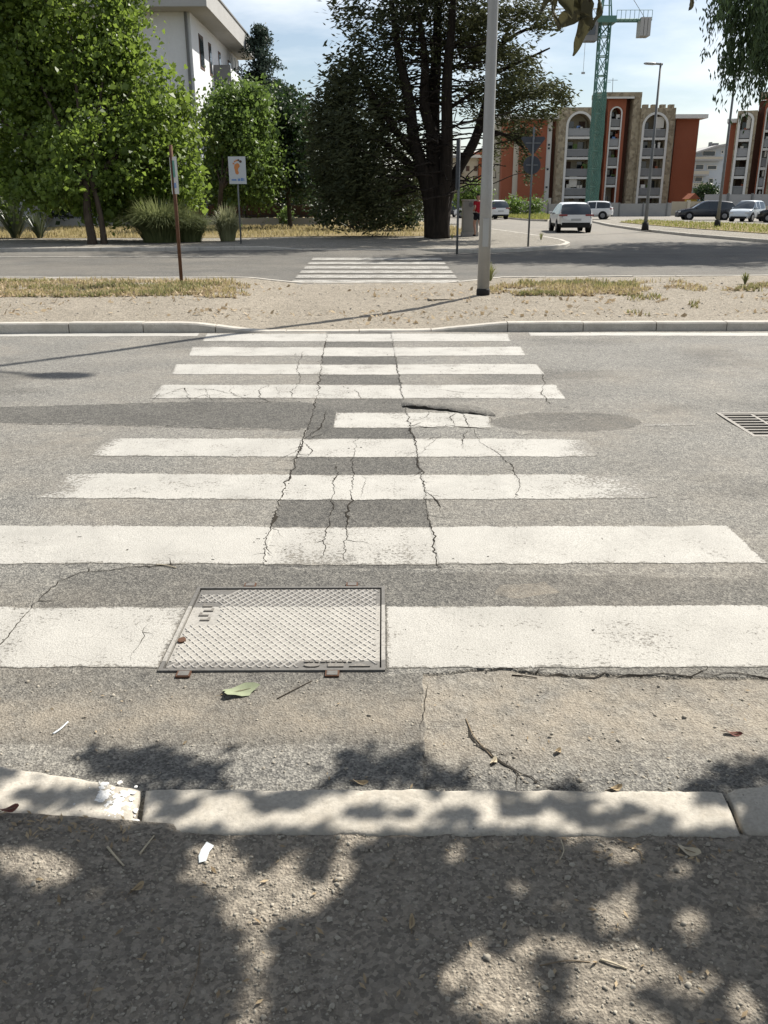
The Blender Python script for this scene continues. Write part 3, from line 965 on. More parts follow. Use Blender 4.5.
# ---- far footway with its corner, and the dry verge behind it
def sheet(name, poly, z, mat, n=0, kind='structure', parent=None, amp=0.0, zb=None):
    bm = bmesh.new()
    vs_ = [bm.verts.new((p[0], p[1], z)) for p in poly]
    f = bm.faces.new(vs_)
    if f.normal.z < 0: f.normal_flip()
    if zb is not None:
        r = bmesh.ops.extrude_face_region(bm, geom=[f])
        for v in [g for g in r['geom'] if isinstance(g, bmesh.types.BMVert)]: v.co.z = zb
        bmesh.ops.recalc_face_normals(bm, faces=bm.faces)
    bmesh.ops.triangulate(bm, faces=bm.faces)
    me = bpy.data.meshes.new(name); bm.to_mesh(me); bm.free()
    o = link(name, me, mat, parent)
    if kind: o['kind'] = kind
    return o


FK = [(-60, G(0, 252).y + 0.3)] + W2([(0, 252), (150, 251), (268, 250)]) + W2([(300, 249.5), (415, 249.8), (440, 252), (480, 253), (520, 252), (550, 249.5), (566, 247.5), (570, 245.5), (563, 242.5), (545, 239), (520, 235), (490, 230.5), (455, 225.5), (415, 220)])
zfk = [0.13, 0.13, 0.13, 0.12, 0.02, 0.02, 0.11] + [0.12] * 11
kerb_run('footway_kerb', FK, zfk, 0.18, 1.2, M['kerb_far'], seed=5)
inset = []
for a in range(len(FK)):
    p = Vector(FK[a]); q_ = Vector(FK[min(a + 1, len(FK) - 1)]) - Vector(FK[max(a - 1, 0)])
    n_ = Vector((-q_.y, q_.x)).normalized()
    inset.append(tuple(p + n_ * 0.17))
foot_poly = inset + [(-20, 150), (-60, 150)]
bm = bmesh.new()
fv = [bm.verts.new((p[0], p[1], (zfk[i_] if i_ < len(zfk) else 0.12) - 0.006)) for i_, p in enumerate(foot_poly)]
bm.faces.new(fv); bmesh.ops.triangulate(bm, faces=bm.faces); bmesh.ops.recalc_face_normals(bm, faces=bm.faces)
me = bpy.data.meshes.new('footway'); bm.to_mesh(me); bm.free()
tag(link('footway', me, M['paving']), kind='structure')
VERGE = [(-60, G(0, 241).y)] + W2([(0, 241.5), (130, 241), (240, 241), (300, 239.5), (400, 239.5), (455, 238.5), (468, 235), (455, 229), (430, 224.5), (405, 221), (390, 221)]) + [(-20, 110), (-60, 110)]
sheet('verge', VERGE, 0.135, M['verge'])

# ---- traffic island on the right and the planted strip before the building site
ISL = W2([(592, 222.5), (610, 226.5), (640, 231), (690, 236.5), (768, 243), (1100, 262), (1300, 240), (1000, 227), (768, 225.0), (690, 222), (630, 220)])
kerb_run('island_kerb', ISL + [ISL[0]], [0.13] * 12, 0.18, 1.4, M['kerb_far'], seed=6)
sheet('island_footway', [tuple(Vector(p) + (Vector((sum(a[0] for a in ISL) / 11, sum(a[1] for a in ISL) / 11)) - Vector(p)).normalized() * 0.16) for p in ISL], 0.122, M['paving'])
ISLG = W2([(618, 224.2), (640, 226.5), (690, 231), (768, 237), (1050, 252), (1000, 229.5), (768, 227), (690, 224), (640, 222)])
sheet('island_verge', ISLG, 0.150, M['verge'])
STRIP = W2([(478, 215.5), (500, 218.3), (530, 221), (548, 221.5), (556, 219), (548, 216), (500, 213.5), (478, 212.5)])
kerb_run('strip_kerb', STRIP + [STRIP[0]], [0.13] * 9, 0.2, 1.6, M['kerb_far'], seed=7)
sheet('strip_verge', [tuple(Vector(p) + (Vector((sum(a[0] for a in STRIP) / 8, sum(a[1] for a in STRIP) / 8)) - Vector(p)).normalized() * 0.18) for p in STRIP], 0.14, M['verge'])

# ---- the pavement under the camera, and its kerb
KZ = 0.028


def side_z(x, y):
    k = KZ - 0.004 + 0.05 * sstep(-0.45, -1.1, x)
    return k + 0.012 * fbm(x * 2.2, y * 2.2, 23, 4) * sstep(1.93, 1.7, y) + 0.006 * fbm(x * 18, y * 18, 24, 3) - 0.004


gx = np.concatenate([np.linspace(-30, -1.9, 24), np.linspace(-1.85, 1.85, 420), np.linspace(1.9, 30, 24)])
NRs = 260
yn = np.concatenate([np.linspace(-12, 0.9, 14), np.linspace(0.95, 1, NRs)[:0], np.linspace(0.95, 1.0, NRs)[:1] * 0 + 0.95])
tv = np.concatenate([np.linspace(-12, 0.9, 14)])
edge = np.interp(gx, [-30, W2([(0, 815)])[0][0] - 0.4, G(0, 815).x, G(135, 826).x, G(745, 835).x, 30], [2.25, G(0, 815).y + 0.12, G(0, 815, 0.07).y, G(135, 826, KZ).y, G(745, 835, KZ).y, G(745, 835, KZ).y + 0.03])
rows = np.concatenate([np.linspace(0, 0.9, 14)[:-1], np.linspace(0.9, 1.0, NRs)])
Yg = -12 + (edge[None, :] + 0.012 + 12) * rows[:, None]
X = np.repeat(gx[None, :], len(rows), 0)
x, y = X.ravel(), Yg.ravel()
i = np.arange(len(x)).reshape(X.shape)
q = np.stack([i[:-1, :-1], i[:-1, 1:], i[1:, 1:], i[1:, :-1]], -1).reshape(-1, 4)
tag(link('pavement', np_mesh('pavement', np.stack([x, y, side_z(x, y)], 1), q, True), M['soil']), kind='structure')

near_kerb = tag(empty('kerb', (0, 2.0, 0)), kind='structure')


def kerb_block(corners, seed, mat, nx=60, ny=14, zb=-0.08, r_=0.008):
    """one long worn kerb stone: corners FL, FR, NR, NL as 3D points of its top face"""
    A, B, C, D = [Vector(c) for c in corners]
    mb = MB()
    sec = [(0, -9), (0.0, -r_), (0.02, -r_ * 0.3), (0.07, 0)] + [(t_, 0) for t_ in np.linspace(0.14, 0.86, ny)] + [(0.93, 0), (0.985, -r_ * 0.35), (1.0, -r_), (1.0, -9)]
    m = len(sec)
    for a in range(nx + 1):
        u = a / nx
        F, N_ = A.lerp(B, u), D.lerp(C, u)
        endr = min(1.0, min(u, 1 - u) * nx / 2.0)
        for (v_, dz) in sec:
            p = F.lerp(N_, v_)
            nz = 0.0055 * mnoise.noise(Vector((p.x * 9, p.y * 9, seed))) + 0.0022 * mnoise.noise(Vector((p.x * 35, p.y * 35, seed + 4)))
            ed = 0.006 * mnoise.noise(Vector((p.x * 16, v_ * 3, seed + 8))) + 0.006 * mnoise.noise(Vector((p.x * 55, v_ * 3, seed + 18)))
            if dz < -1: mb.v.append((p.x, p.y, zb))
            else: mb.v.append((p.x, p.y + (ed if v_ in (0, 1.0, 0.0, 0.02, 0.985) else 0), p.z + dz + nz - (1 - endr) * 0.005))
    for a in range(nx):
        for k in range(m - 1):
            mb.f.append((a * m + k, (a + 1) * m + k, (a + 1) * m + k + 1, a * m + k + 1))
    mb.f.append(tuple(range(m))); mb.f.append(tuple(nx * m + k for k in reversed(range(m))))
    o = mb.build('kerb_stone', mat, near_kerb, smooth=True)
    return o


jl, jr = (143, 788), (724, 790)
kerb_block([G(146, 788, KZ), G(722, 790, KZ), G(741, 835, KZ), G(140, 832, KZ)], 1.0, M['kerb_near'], 110)
lft = [G(-140, 742, 0.10), G(140, 788, KZ + 0.004), G(132, 829, KZ + 0.004), G(-140, 804, 0.10)]
kerb_block(lft, 5.0, M['kerb_near'], 60)
kerb_block([G(728, 790, KZ), G(800, 778, KZ + 0.01), G(840, 826, KZ + 0.01), G(748, 835, KZ)], 9.0, M['kerb_near'], 24)
ll = lft[0]; ln_ = lft[3]
for k in range(4):
    d_ = Vector((-1.0, 0.28 - 0.05 * k, 0.012)); 
    kerb_block([ll + d_ - Vector((0, 0, 0)), ll - Vector((0.008, 0, 0)), ln_ - Vector((0.008, 0, 0)), ln_ + d_], 20 + k, M['kerb_near'], 20)
    ll, ln_ = ll + d_, ln_ + d_
rr, rn = G(800, 778, KZ + 0.01) + Vector((0.01, 0, 0)), G(840, 826, KZ + 0.01) + Vector((0.01, 0, 0))
for k in range(4):
    d_ = Vector((1.0, 0.02, 0.012))
    kerb_block([rr, rr + d_, rn + d_, rn], 30 + k, M['kerb_near'], 20)
    rr, rn = rr + d_ + Vector((0.008, 0, 0)), rn + d_ + Vector((0.008, 0, 0))

# ================================================================== FOLIAGE BUILDERS
def unit(n, r=rng):
    v = r.normal(size=(n, 3))
    return v / np.linalg.norm(v, axis=1)[:, None]


def leaf_quads(c, L, W, axis=None, fold=0.25, r=rng, axis_noise=0.6):
    n = len(c)
    a = unit(n, r)
    if axis is not None:
        a = np.asarray(axis) + a * axis_noise
        a /= np.linalg.norm(a, axis=1)[:, None]
    t = unit(n, r)
    b = np.cross(a, t); b /= np.maximum(np.linalg.norm(b, axis=1), 1e-6)[:, None]
    nn = np.cross(a, b)
    L = np.asarray(L)[:, None] if np.ndim(L) else L
    W = np.asarray(W)[:, None] if np.ndim(W) else W
    v = np.stack([c - a * L / 2, c + b * W / 2 + nn * W * fold - a * L * 0.05, c + a * L / 2, c - b * W / 2 + nn * W * fold - a * L * 0.05], 1).reshape(-1, 3)
    f = np.arange(4 * n).reshape(-1, 4)
    return v, f


def ell_px(px, py, rx, ry, Y, depth=1.0, w=1.0):
    """an ellipsoidal foliage mass: centre surveyed in the picture, standing at depth Y"""
    c = V(px, py, Y); k = mpp(Y)
    return (c.x, c.y, c.z, rx * k, max(rx, ry) * k * depth, ry * k, w)


def clump_cloud(ells, clumps, per, sig, r=rng, shell=0.45):
    """leaf positions gathered in clumps inside the ellipsoids"""
    wts = np.array([e[6] * (e[3] * e[4] * e[5]) ** 0.67 for e in ells]); wts /= wts.sum()
    k = r.choice(len(ells), clumps, p=wts)
    E_ = np.array(ells)[k]
    d = unit(clumps, r) * (r.random(clumps) ** shell)[:, None]
    cc = E_[:, :3] + d * E_[:, 3:6]
    n = r.poisson(per, clumps)
    s_ = sig * (0.6 + 0.8 * r.random(clumps))
    pos = np.repeat(cc, n, 0) + r.normal(size=(n.sum(), 3)) * np.repeat(s_, n)[:, None]
    return pos, cc


def limb(mb, a, b, r0, r1, wob=0.12, seg=5, n=7, r=random):
    a, b = Vector(a), Vector(b); L = (b - a).length
    pts = []
    for k in range(seg + 1):
        t = k / seg
        p = a.lerp(b, t)
        if 0 < k < seg: p += Vector((r.gauss(0, 1), r.gauss(0, 1), r.gauss(0, 0.6))) * wob * L / seg
        pts.append(p)
    mb.tube(pts, [lerp(r0, r1, k / seg) for k in range(seg + 1)], n)
    return pts


def chain(mb, pts, rads, n=9):
    """smooth tube through points"""
    P = [Vector(p) for p in pts]; out = []; rad = []
    for i_ in range(len(P) - 1):
        p0, p1, p2, p3 = P[max(i_ - 1, 0)], P[i_], P[i_ + 1], P[min(i_ + 2, len(P) - 1)]
        for k in range(4):
            t = k / 4
            out.append(0.5 * ((2 * p1) + (p2 - p0) * t + (2 * p0 - 5 * p1 + 4 * p2 - p3) * t * t + (3 * p1 - p0 - 3 * p2 + p3) * t ** 3))
            rad.append(lerp(rads[i_], rads[i_ + 1], t))
    out.append(P[-1]); rad.append(rads[-1])
    mb.tube(out, rad, n)


# ================================================================== TREES
def broad_tree(name, label, base, ells, trunk_h, r0, clumps, per, sig, size, leafmat, barkmat, seed, group=None, twin=False, shell=0.45):
    r = np.random.default_rng(seed); pr = random.Random(seed)
    t = tag(empty(name, base), label, 'tree', group)
    mb = MB()
    B = Vector(base)
    ctr = Vector((sum(e[0] for e in ells) / len(ells), sum(e[1] for e in ells) / len(ells), sum(e[2] for e in ells) / len(ells)))
    top = B + Vector(((ctr.x - B.x) * 0.12, (ctr.y - B.y) * 0.12, trunk_h))
    chain(mb, [B + Vector((0, 0, -0.1)), B + Vector((0.02, 0, 0.25)), (B + top) / 2 + Vector((pr.gauss(0, 0.06), 0, 0)), top], [r0 * 1.35, r0, r0 * 0.9, r0 * 0.8], 10)
    if twin:
        off = Vector((r0 * 2.4, 0.15, 0))
        chain(mb, [B + off + Vector((0, 0, -0.1)), B + off * 1.05 + Vector((0, 0, 0.4)), B + off * 0.9 + Vector((0, 0, trunk_h * 0.6)), top + off * 0.3 + Vector((0, 0, 0.3))], [r0 * 0.9, r0 * 0.7, r0 * 0.6, r0 * 0.5], 9)
    for e in ells:
        c = Vector(e[:3])
        mid = top.lerp(c, 0.55) + Vector((0, 0, 0.3))
        chain(mb, [top - Vector((0, 0, 0.3)), mid, c], [r0 * 0.55, r0 * 0.3, r0 * 0.12], 7)
        for k in range(5):
            d = Vector((pr.gauss(0, 1), pr.gauss(0, 1), pr.gauss(0.2, 0.8))).normalized()
            q_ = c + Vector((d.x * e[3], d.y * e[4], d.z * e[5])) * 0.8
            limb(mb, mid.lerp(c, pr.random()), q_, r0 * 0.14, r0 * 0.03, 0.2, 4, 5, pr)
    mb.build('trunk', barkmat, t, smooth=True)
    lobes = list(ells)
    for e in ells:
        for k in range(5):
            d = unit(1, r)[0]; q_ = r.uniform(0.28, 0.5)
            lobes.append((e[0] + d[0] * e[3] * 0.85, e[1] + d[1] * e[4] * 0.85, e[2] + d[2] * e[5] * 0.85, e[3] * q_, e[4] * q_, e[5] * q_, 1.1))
    pos, cc = clump_cloud(lobes, clumps, per, sig, r, shell)
    pos = pos[pos[:, 2] > 0.2]
    n = len(pos)
    L = size * np.exp(r.normal(0, 0.33, n))
    v, f = leaf_quads(pos, L, L * (0.6 + 0.4 * r.random(n)), np.tile([0, 0, -0.5], (n, 1)), 0.22, r, 1.0)
    link('crown', np_mesh('crown', v, f), leafmat, t)
    return t


# -- the big plane tree on the left
Yp = 38.5
broad_tree('plane_tree', 'large leafy green tree with low spreading crown in front of the white building', G(92, 244, 0.13),
           [ell_px(50, 55, 84, 60, Yp), ell_px(115, 90, 58, 62, Yp - 1), ell_px(20, 130, 75, 60, Yp - 1), ell_px(148, 148, 44, 48, Yp - 1.5),
            ell_px(88, 172, 84, 34, Yp - 1.5), ell_px(172, 128, 24, 34, Yp), ell_px(116, 20, 24, 36, Yp), ell_px(0, 10, 70, 50, Yp), ell_px(176, 104, 12, 14, Yp),
            ell_px(180, 172, 22, 26, Yp - 1), ell_px(-60, 90, 90, 90, Yp), ell_px(60, -60, 90, 60, Yp), ell_px(20, 188, 60, 22, Yp - 1.5), ell_px(75, 192, 60, 22, Yp - 3), ell_px(135, 195, 50, 18, Yp - 2), ell_px(95, 150, 60, 40, Yp - 2.5), ell_px(175, 190, 26, 18, Yp - 1)],
           2.2, 0.165, 2500, 34, 0.27, 0.165, M['plane_leaf'], M['bark'], 11, twin=True)
# -- lighter trees behind the foot sign
Ys = 50
broad_tree('young_tree', 'light green leafy tree between the foot sign and the white building', G(222, 232, 0.13),
           [ell_px(252, 112, 20, 28, Ys), ell_px(226, 116, 18, 34, Ys), ell_px(212, 165, 22, 40, Ys), ell_px(243, 135, 26, 38, Ys - 1), ell_px(236, 180, 30, 26, Ys - 1), ell_px(262, 165, 22, 36, Ys)],
           2.4, 0.14, 900, 28, 0.32, 0.17, M['light_leaf'], M['bark'], 12)
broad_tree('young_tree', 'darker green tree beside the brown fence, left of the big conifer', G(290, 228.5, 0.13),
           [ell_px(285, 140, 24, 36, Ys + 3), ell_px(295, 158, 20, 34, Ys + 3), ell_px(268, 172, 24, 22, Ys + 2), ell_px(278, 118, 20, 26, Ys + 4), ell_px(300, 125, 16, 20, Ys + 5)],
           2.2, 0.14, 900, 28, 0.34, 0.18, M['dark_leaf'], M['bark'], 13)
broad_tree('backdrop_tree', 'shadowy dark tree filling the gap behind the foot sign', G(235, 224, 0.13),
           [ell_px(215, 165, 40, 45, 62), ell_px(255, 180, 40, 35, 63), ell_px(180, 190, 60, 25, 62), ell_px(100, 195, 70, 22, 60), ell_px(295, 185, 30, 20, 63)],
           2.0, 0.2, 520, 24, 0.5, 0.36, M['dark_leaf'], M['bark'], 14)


# -- conifers
def spray_cloud(ells, clumps, per, sig, L, W, r, axis_out=None, droop=-0.15, flat=0.45):
    pos, cc = clump_cloud(ells, clumps, per, sig, r, 0.55)
    pos[:, 2] = pos[:, 2]
    n = len(pos)
    out = np.zeros((n, 3))
    if axis_out is not None:
        out = pos - np.array(axis_out); out[:, 2] = 0
        out /= np.maximum(np.linalg.norm(out, axis=1), 0.1)[:, None]
    out[:, 2] += droop
    LL = L * (0.6 + 0.8 * r.random(n))
    return leaf_quads(pos, LL, W * (0.7 + 0.6 * r.random(n)), out, 0.12, r, 0.75)


CB = G(437, 237, 0.13)
Yc = CB.y
con = tag(empty('conifer_tree', CB), 'huge dark conifer with thick forked trunk on the corner verge', 'tree')
mb = MB()


def cp(px, py, dy=0.0):
    return V(px, py, Yc + dy)


chain(mb, [CB + Vector((0, 0, -0.1)), CB + Vector((0, 0, 0.25)), cp(437, 215), cp(437, 190), cp(434, 160), cp(433, 120, 0.3), cp(436, 60, 0.5), cp(440, -40, 0.8)], [0.50, 0.40, 0.37, 0.38, 0.34, 0.28, 0.22, 0.10], 14)
for pts, rr_ in (([(433, 239), (431, 205), (424, 175), (414, 140), (409, 100), (398, 50), (392, 0)], [0.40, 0.33, 0.29, 0.25, 0.22, 0.16, 0.08]),
                 ([(441, 239), (442, 205), (446, 165), (447, 130), (447, 80), (452, 20), (455, -30)], [0.40, 0.33, 0.28, 0.24, 0.21, 0.15, 0.08]),
                 ([(441, 240), (446, 200), (458, 170), (474, 142), (484, 110), (493, 70), (510, 25)], [0.34, 0.28, 0.22, 0.20, 0.17, 0.12, 0.05]),
                 ([(440, 150), (425, 110), (425, 60), (418, 10)], [0.25, 0.22, 0.16, 0.07]),
                 ([(430, 185), (405, 160), (380, 140), (350, 120)], [0.22, 0.16, 0.12, 0.05]),
                 ([(428, 170), (395, 130), (370, 90), (350, 60)], [0.2, 0.15, 0.1, 0.04]),
                 ([(484, 112), (510, 98), (545, 92), (572, 98)], [0.12, 0.09, 0.06, 0.025]),
                 ([(478, 130), (505, 135), (525, 150), (530, 175)], [0.10, 0.07, 0.05, 0.02]),
                 ([(490, 75), (520, 62), (550, 48)], [0.10, 0.06, 0.03]),
                 ([(500, 45), (525, 30), (555, 26)], [0.09, 0.06, 0.03]),
                 ([(447, 110), (465, 98), (480, 88)], [0.1, 0.07, 0.04])):
    d0 = random.uniform(-0.8, 0.8)
    chain(mb, [cp(a, b, d0 * k / 3) for k, (a, b) in enumerate(pts)], rr_, 8)
pr = random.Random(5)
for k in range(170):   # dead side branches, mostly bare, all round the stems
    py = pr.uniform(40, 195)
    sx = pr.choice([412, 428, 436, 446, 447]) + pr.gauss(0, 4)
    a = cp(sx, py, pr.gauss(0, 0.5))
    ang = pr.uniform(0, 6.28); L = pr.uniform(1.2, 4.2)
    b = a + Vector((math.cos(ang) * L, math.sin(ang) * L, pr.uniform(-0.35, 0.6) * L * 0.4))
    limb(mb, a, b, 0.045, 0.012, 0.3, 5, 5, pr)
mb.build('trunk', M['bark_dark'], con, smooth=True)
r = np.random.default_rng(21)
dense = [ell_px(345, 135, 34, 70, Yc, 1.3), ell_px(326, 160, 22, 58, Yc), ell_px(365, 175, 40, 45, Yc, 1.2), ell_px(384, 110, 30, 45, Yc + 1), ell_px(372, 65, 40, 32, Yc),
         ell_px(350, 85, 25, 25, Yc), ell_px(395, 22, 52, 22, Yc, 1.3, 0.8), ell_px(334, 190, 24, 22, Yc), ell_px(400, 185, 18, 28, Yc + 1.5, 1, 0.6), ell_px(350, 12, 20, 10, Yc),
         ell_px(380, 205, 38, 20, Yc + 1.5), ell_px(440, -5, 60, 26, Yc, 1.3), ell_px(420, -60, 90, 50, Yc, 1.0), ell_px(330, 110, 16, 28, Yc)]
loose = [ell_px(478, 25, 40, 26, Yc, 1.2), ell_px(522, 14, 28, 14, Yc - 1), ell_px(545, 24, 18, 8, Yc - 1), ell_px(505, 56, 38, 10, Yc), ell_px(470, 62, 22, 12, Yc + 1),
         ell_px(500, 92, 48, 11, Yc - 0.5), ell_px(545, 93, 28, 9, Yc - 1), ell_px(568, 99, 11, 5, Yc - 1), ell_px(522, 76, 28, 8, Yc), ell_px(505, 112, 36, 10, Yc),
         ell_px(522, 135, 16, 16, Yc), ell_px(528, 165, 9, 22, Yc - 0.5, 1, 0.6), ell_px(430, 62, 34, 20, Yc, 1.2, 0.4), ell_px(425, 100, 30, 10, Yc, 1.2, 0.3),
         ell_px(462, 108, 22, 10, Yc + 1, 1, 0.5), ell_px(495, 150, 14, 22, Yc + 1, 1, 0.4), ell_px(460, 42, 26, 14, Yc + 1), ell_px(420, 200, 10, 22, Yc + 1, 1, 0.6),
         ell_px(548, 112, 14, 7, Yc), ell_px(412, 178, 14, 36, Yc + 2, 1, 0.6), ell_px(440, 140, 30, 22, Yc + 3, 1, 0.05), ell_px(462, 200, 8, 14, Yc + 2, 1, 0.25)]
v1, f1 = spray_cloud(dense, 1750, 17, 0.25, 0.24, 0.085, r, (CB.x, CB.y, 0))
link('crown', np_mesh('crown', v1, f1), M['needle'], con)
v1, f1 = spray_cloud(loose, 950, 19, 0.17, 0.19, 0.065, r, (CB.x, CB.y, 0))
link('crown', np_mesh('crown', v1, f1), M['needle_dry'], con)
v1, f1 = spray_cloud([ell_px(365, 175, 45, 55, Yc - 0.3, 1.2), ell_px(390, 130, 40, 50, Yc), ell_px(345, 150, 34, 60, Yc - 0.5)], 330, 14, 0.28, 0.3, 0.06, r, (CB.x, CB.y, 0))
link('dead_spray', np_mesh('dead_spray', v1, f1), M['needle_dry'], con)

# -- blue cedar rising behind the white building
Yd = 72
CD = G(262, 222, 0.0); CD = Vector((V(262, 200, Yd).x, Yd, 0.0))
ced = tag(empty('cedar_tree', CD), 'grey green cedar with drooping tips rising behind the white building', 'tree')
mb = MB(); tip = V(259, 28, Yd)
chain(mb, [CD, CD.lerp(tip, 0.5) + Vector((0.1, 0, 0)), tip], [0.4, 0.22, 0.03], 8)
sp = []
pr = random.Random(9)
for k in range(120):
    t_ = pr.random() ** 0.8
    a = CD.lerp(tip, 0.25 + 0.75 * t_)
    L = 0.25 + 3.3 * (1 - t_) ** 0.8 * pr.uniform(0.7, 1.15)
    ang = pr.uniform(0, 6.283)
    b = a + Vector((math.cos(ang) * L, math.sin(ang) * L, 0.12 * L))
    tipb = b + Vector((math.cos(ang) * 0.3 * L, math.sin(ang) * 0.3 * L, -0.28 * L))
    mb.tube([a, b, tipb], [0.05, 0.03, 0.01], 5)
    for s_ in np.linspace(0.15, 1, max(3, int(L * 4))):
        p = a.lerp(b, s_ * 1.0) if s_ < 0.75 else b.lerp(tipb, (s_ - 0.75) * 4)
        sp.append((p.x, p.y, p.z))
mb.build('trunk', M['bark_dark'], ced, smooth=True)
sp = np.repeat(np.array(sp), 26, 0); sp = sp + r.normal(size=sp.shape) * np.array([0.22, 0.22, 0.14])
v1, f1 = leaf_quads(sp, 0.30, 0.10, np.tile([0, 0, -0.5], (len(sp), 1)), 0.1, r, 0.8)
link('crown', np_mesh('crown', v1, f1), M['cedar'], ced)

# -- laurel bush under the conifer, hedge behind the fence
def bush(name, label, base, ells, clumps, per, sig, size, mat, seed, cat='bush'):
    r_ = np.random.default_rng(seed); pr_ = random.Random(seed)
    t = tag(empty(name, base), label, cat)
    mb_ = MB()
    for e in ells:
        for k in range(4):
            limb(mb_, Vector(base) + Vector((pr_.gauss(0, 0.3), pr_.gauss(0, 0.2), -0.05)), Vector(e[:3]) + Vector((pr_.gauss(0, 0.3) * e[3], 0, pr_.uniform(0, .5) * e[5])), 0.05, 0.015, 0.15, 4, 5, pr_)
    mb_.build('stem', M['bark'], t, smooth=True)
    pos, _ = clump_cloud(ells, clumps, per, sig, r_, 0.4)
    pos = pos[pos[:, 2] > 0.12]
    v_, f_ = leaf_quads(pos, size * (0.7 + 0.6 * r_.random(len(pos))), size * 0.5, None, 0.2, r_)
    link('foliage', np_mesh('foliage', v_, f_), mat, t)
    return t


Yb = 47
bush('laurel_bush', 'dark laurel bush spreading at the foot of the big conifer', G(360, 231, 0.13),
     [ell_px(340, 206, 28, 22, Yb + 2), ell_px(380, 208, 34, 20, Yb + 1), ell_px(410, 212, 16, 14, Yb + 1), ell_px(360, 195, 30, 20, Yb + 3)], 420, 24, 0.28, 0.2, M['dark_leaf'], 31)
bush('laurel_bush', 'small sunlit green bush right of the conifer trunk, behind the grey cabinet', G(466, 222, 0.13),
     [ell_px(472, 193, 12, 10, 62), ell_px(462, 199, 8, 9, 62), ell_px(482, 198, 8, 8, 62)], 130, 20, 0.22, 0.2, M['light_leaf'], 32)
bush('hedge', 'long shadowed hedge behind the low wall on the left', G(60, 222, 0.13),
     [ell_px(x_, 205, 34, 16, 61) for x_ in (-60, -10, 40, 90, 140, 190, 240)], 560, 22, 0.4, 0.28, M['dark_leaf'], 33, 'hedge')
bush('weed_bush', 'small pale green shrub growing over the fence wall', V(286, 222, 56.5), [ell_px(286, 215, 6, 7, 56.4)], 40, 18, 0.14, 0.16, M['light_leaf'], 34)


# -- ornamental grasses and yucca
def grass_clump(name, label, base, n, h, spread, mat, seed, w=0.03, stiff=0.5, cat='grass clump'):
    r_ = np.random.default_rng(seed)
    ang = r_.random(n) * 6.283; lean = spread * (0.15 + 0.85 * r_.random(n)); hh = h * (0.6 + 0.45 * r_.random(n))
    b0 = np.stack([np.cos(ang), np.sin(ang), np.zeros(n)], 1)
    start = b0 * (np.sqrt(r_.random(n)) * spread * (0.42 if stiff < 0.6 else 0.12))[:, None]
    vs_, fs_ = [], []
    seg = 5
    side = np.stack([-np.sin(ang), np.cos(ang), np.zeros(n)], 1)
    P = []
    for k in range(seg + 1):
        t_ = k / seg
        out = lean * (t_ ** (1.0 + (1 - stiff) * 0.5)); z_ = hh * (t_ * (1 + 1.3 * (1 - stiff)) - 1.35 * (1 - stiff) * t_ ** 2.2 * (0.5 + lean / spread))
        c = start + b0 * out[:, None]; c[:, 2] = z_
        wd = w * (1 - t_) ** 0.6 * 0.5 + 0.002
        P.append(c - side * wd); P.append(c + side * wd)
    v_ = np.stack(P, 1).reshape(-1, 3) + np.array(base)
    o_ = np.arange(n)[:, None] * (2 * (seg + 1))
    for k in range(seg):
        fs_.append(np.concatenate([o_ + 2 * k, o_ + 2 * k + 1, o_ + 2 * k + 3, o_ + 2 * k + 2], 1))
    t = tag(empty(name, base), label, cat)
    link('foliage', np_mesh('foliage', v_, np.concatenate(fs_)), mat, t)
    return t


grass_clump('pampas_grass', 'big rounded clump of arching reed grass left of the rusty sign post', G(163, 242, 0.13), 2200, 1.35, 1.75, M['reed'], 41, 0.04, 0.35)
grass_clump('pampas_grass', 'reed grass clump directly behind the rusty sign post', G(190, 241.5, 0.13), 900, 1.05, 1.1, M['reed'], 42, 0.04, 0.35)
grass_clump('pampas_grass', 'pale narrow reed clump at the foot of the foot sign', G(228, 241, 0.13), 700, 1.15, 0.7, M['reed_pale'], 43, 0.035, 0.4)
grass_clump('yucca', 'spiky yucca plant at the left edge under the big tree', G(16, 238, 0.13), 150, 1.7, 1.25, M['yucca'], 44, 0.10, 0.85, 'plant')
grass_clump('yucca', 'small spiky yucca plant just right of the larger one', G(40, 238, 0.13), 80, 1.1, 0.8, M['yucca'], 45, 0.09, 0.85, 'plant')


# -- weeping tree at the right edge and the tall stone pine that shades the side road
wt_base = Vector((17.8, 31, 0.0))
wp = tag(empty('weeping_tree', wt_base), 'drooping feathery foliage hanging into the top right corner', 'tree')
mb = MB()
chain(mb, [wt_base, wt_base + Vector((0, 0, 3)), wt_base + Vector((-0.6, 0, 6)), wt_base + Vector((-2.2, -0.3, 8.5))], [0.45, 0.36, 0.26, 0.14], 10)
r = np.random.default_rng(51); pr = random.Random(51)
strings = []
tips = [(pr.uniform(722, 800), pr.uniform(-30, 20)) for _ in range(52)]
for (a, b) in tips:
    s0 = V(a, b, 30 + pr.uniform(-1.8, 1.8))
    mb.tube([wt_base + Vector((-1.2, 0, 7.4)), (wt_base + Vector((-1.2, 0, 8.5))).lerp(s0, 0.6) + Vector((0, 0, 0.4)), s0], [0.08, 0.05, 0.02], 5)
    drop = {True: pr.uniform(1.0, 3.3), False: pr.uniform(0.4, 1.6)}[a > 728]
    m_ = int(drop * 42)
    t_ = r.random(m_)
    sway = np.array([pr.gauss(0, 0.25), pr.gauss(0, 0.25), 0])
    pos = np.array(s0) + np.outer(t_, sway) - np.outer(t_ * drop, [0, 0, 1]) + r.normal(size=(m_, 3)) * 0.11
    strings.append(pos)
cr = [ell_px(760, 8, 44, 26, 30, 1), ell_px(725, 8, 16, 12, 30), ell_px(760, 50, 18, 40, 30.5), ell_px(735, 60, 12, 22, 30)]
pos, _ = clump_cloud(cr, 190, 20, 0.22, r, 0.5); strings.append(pos)
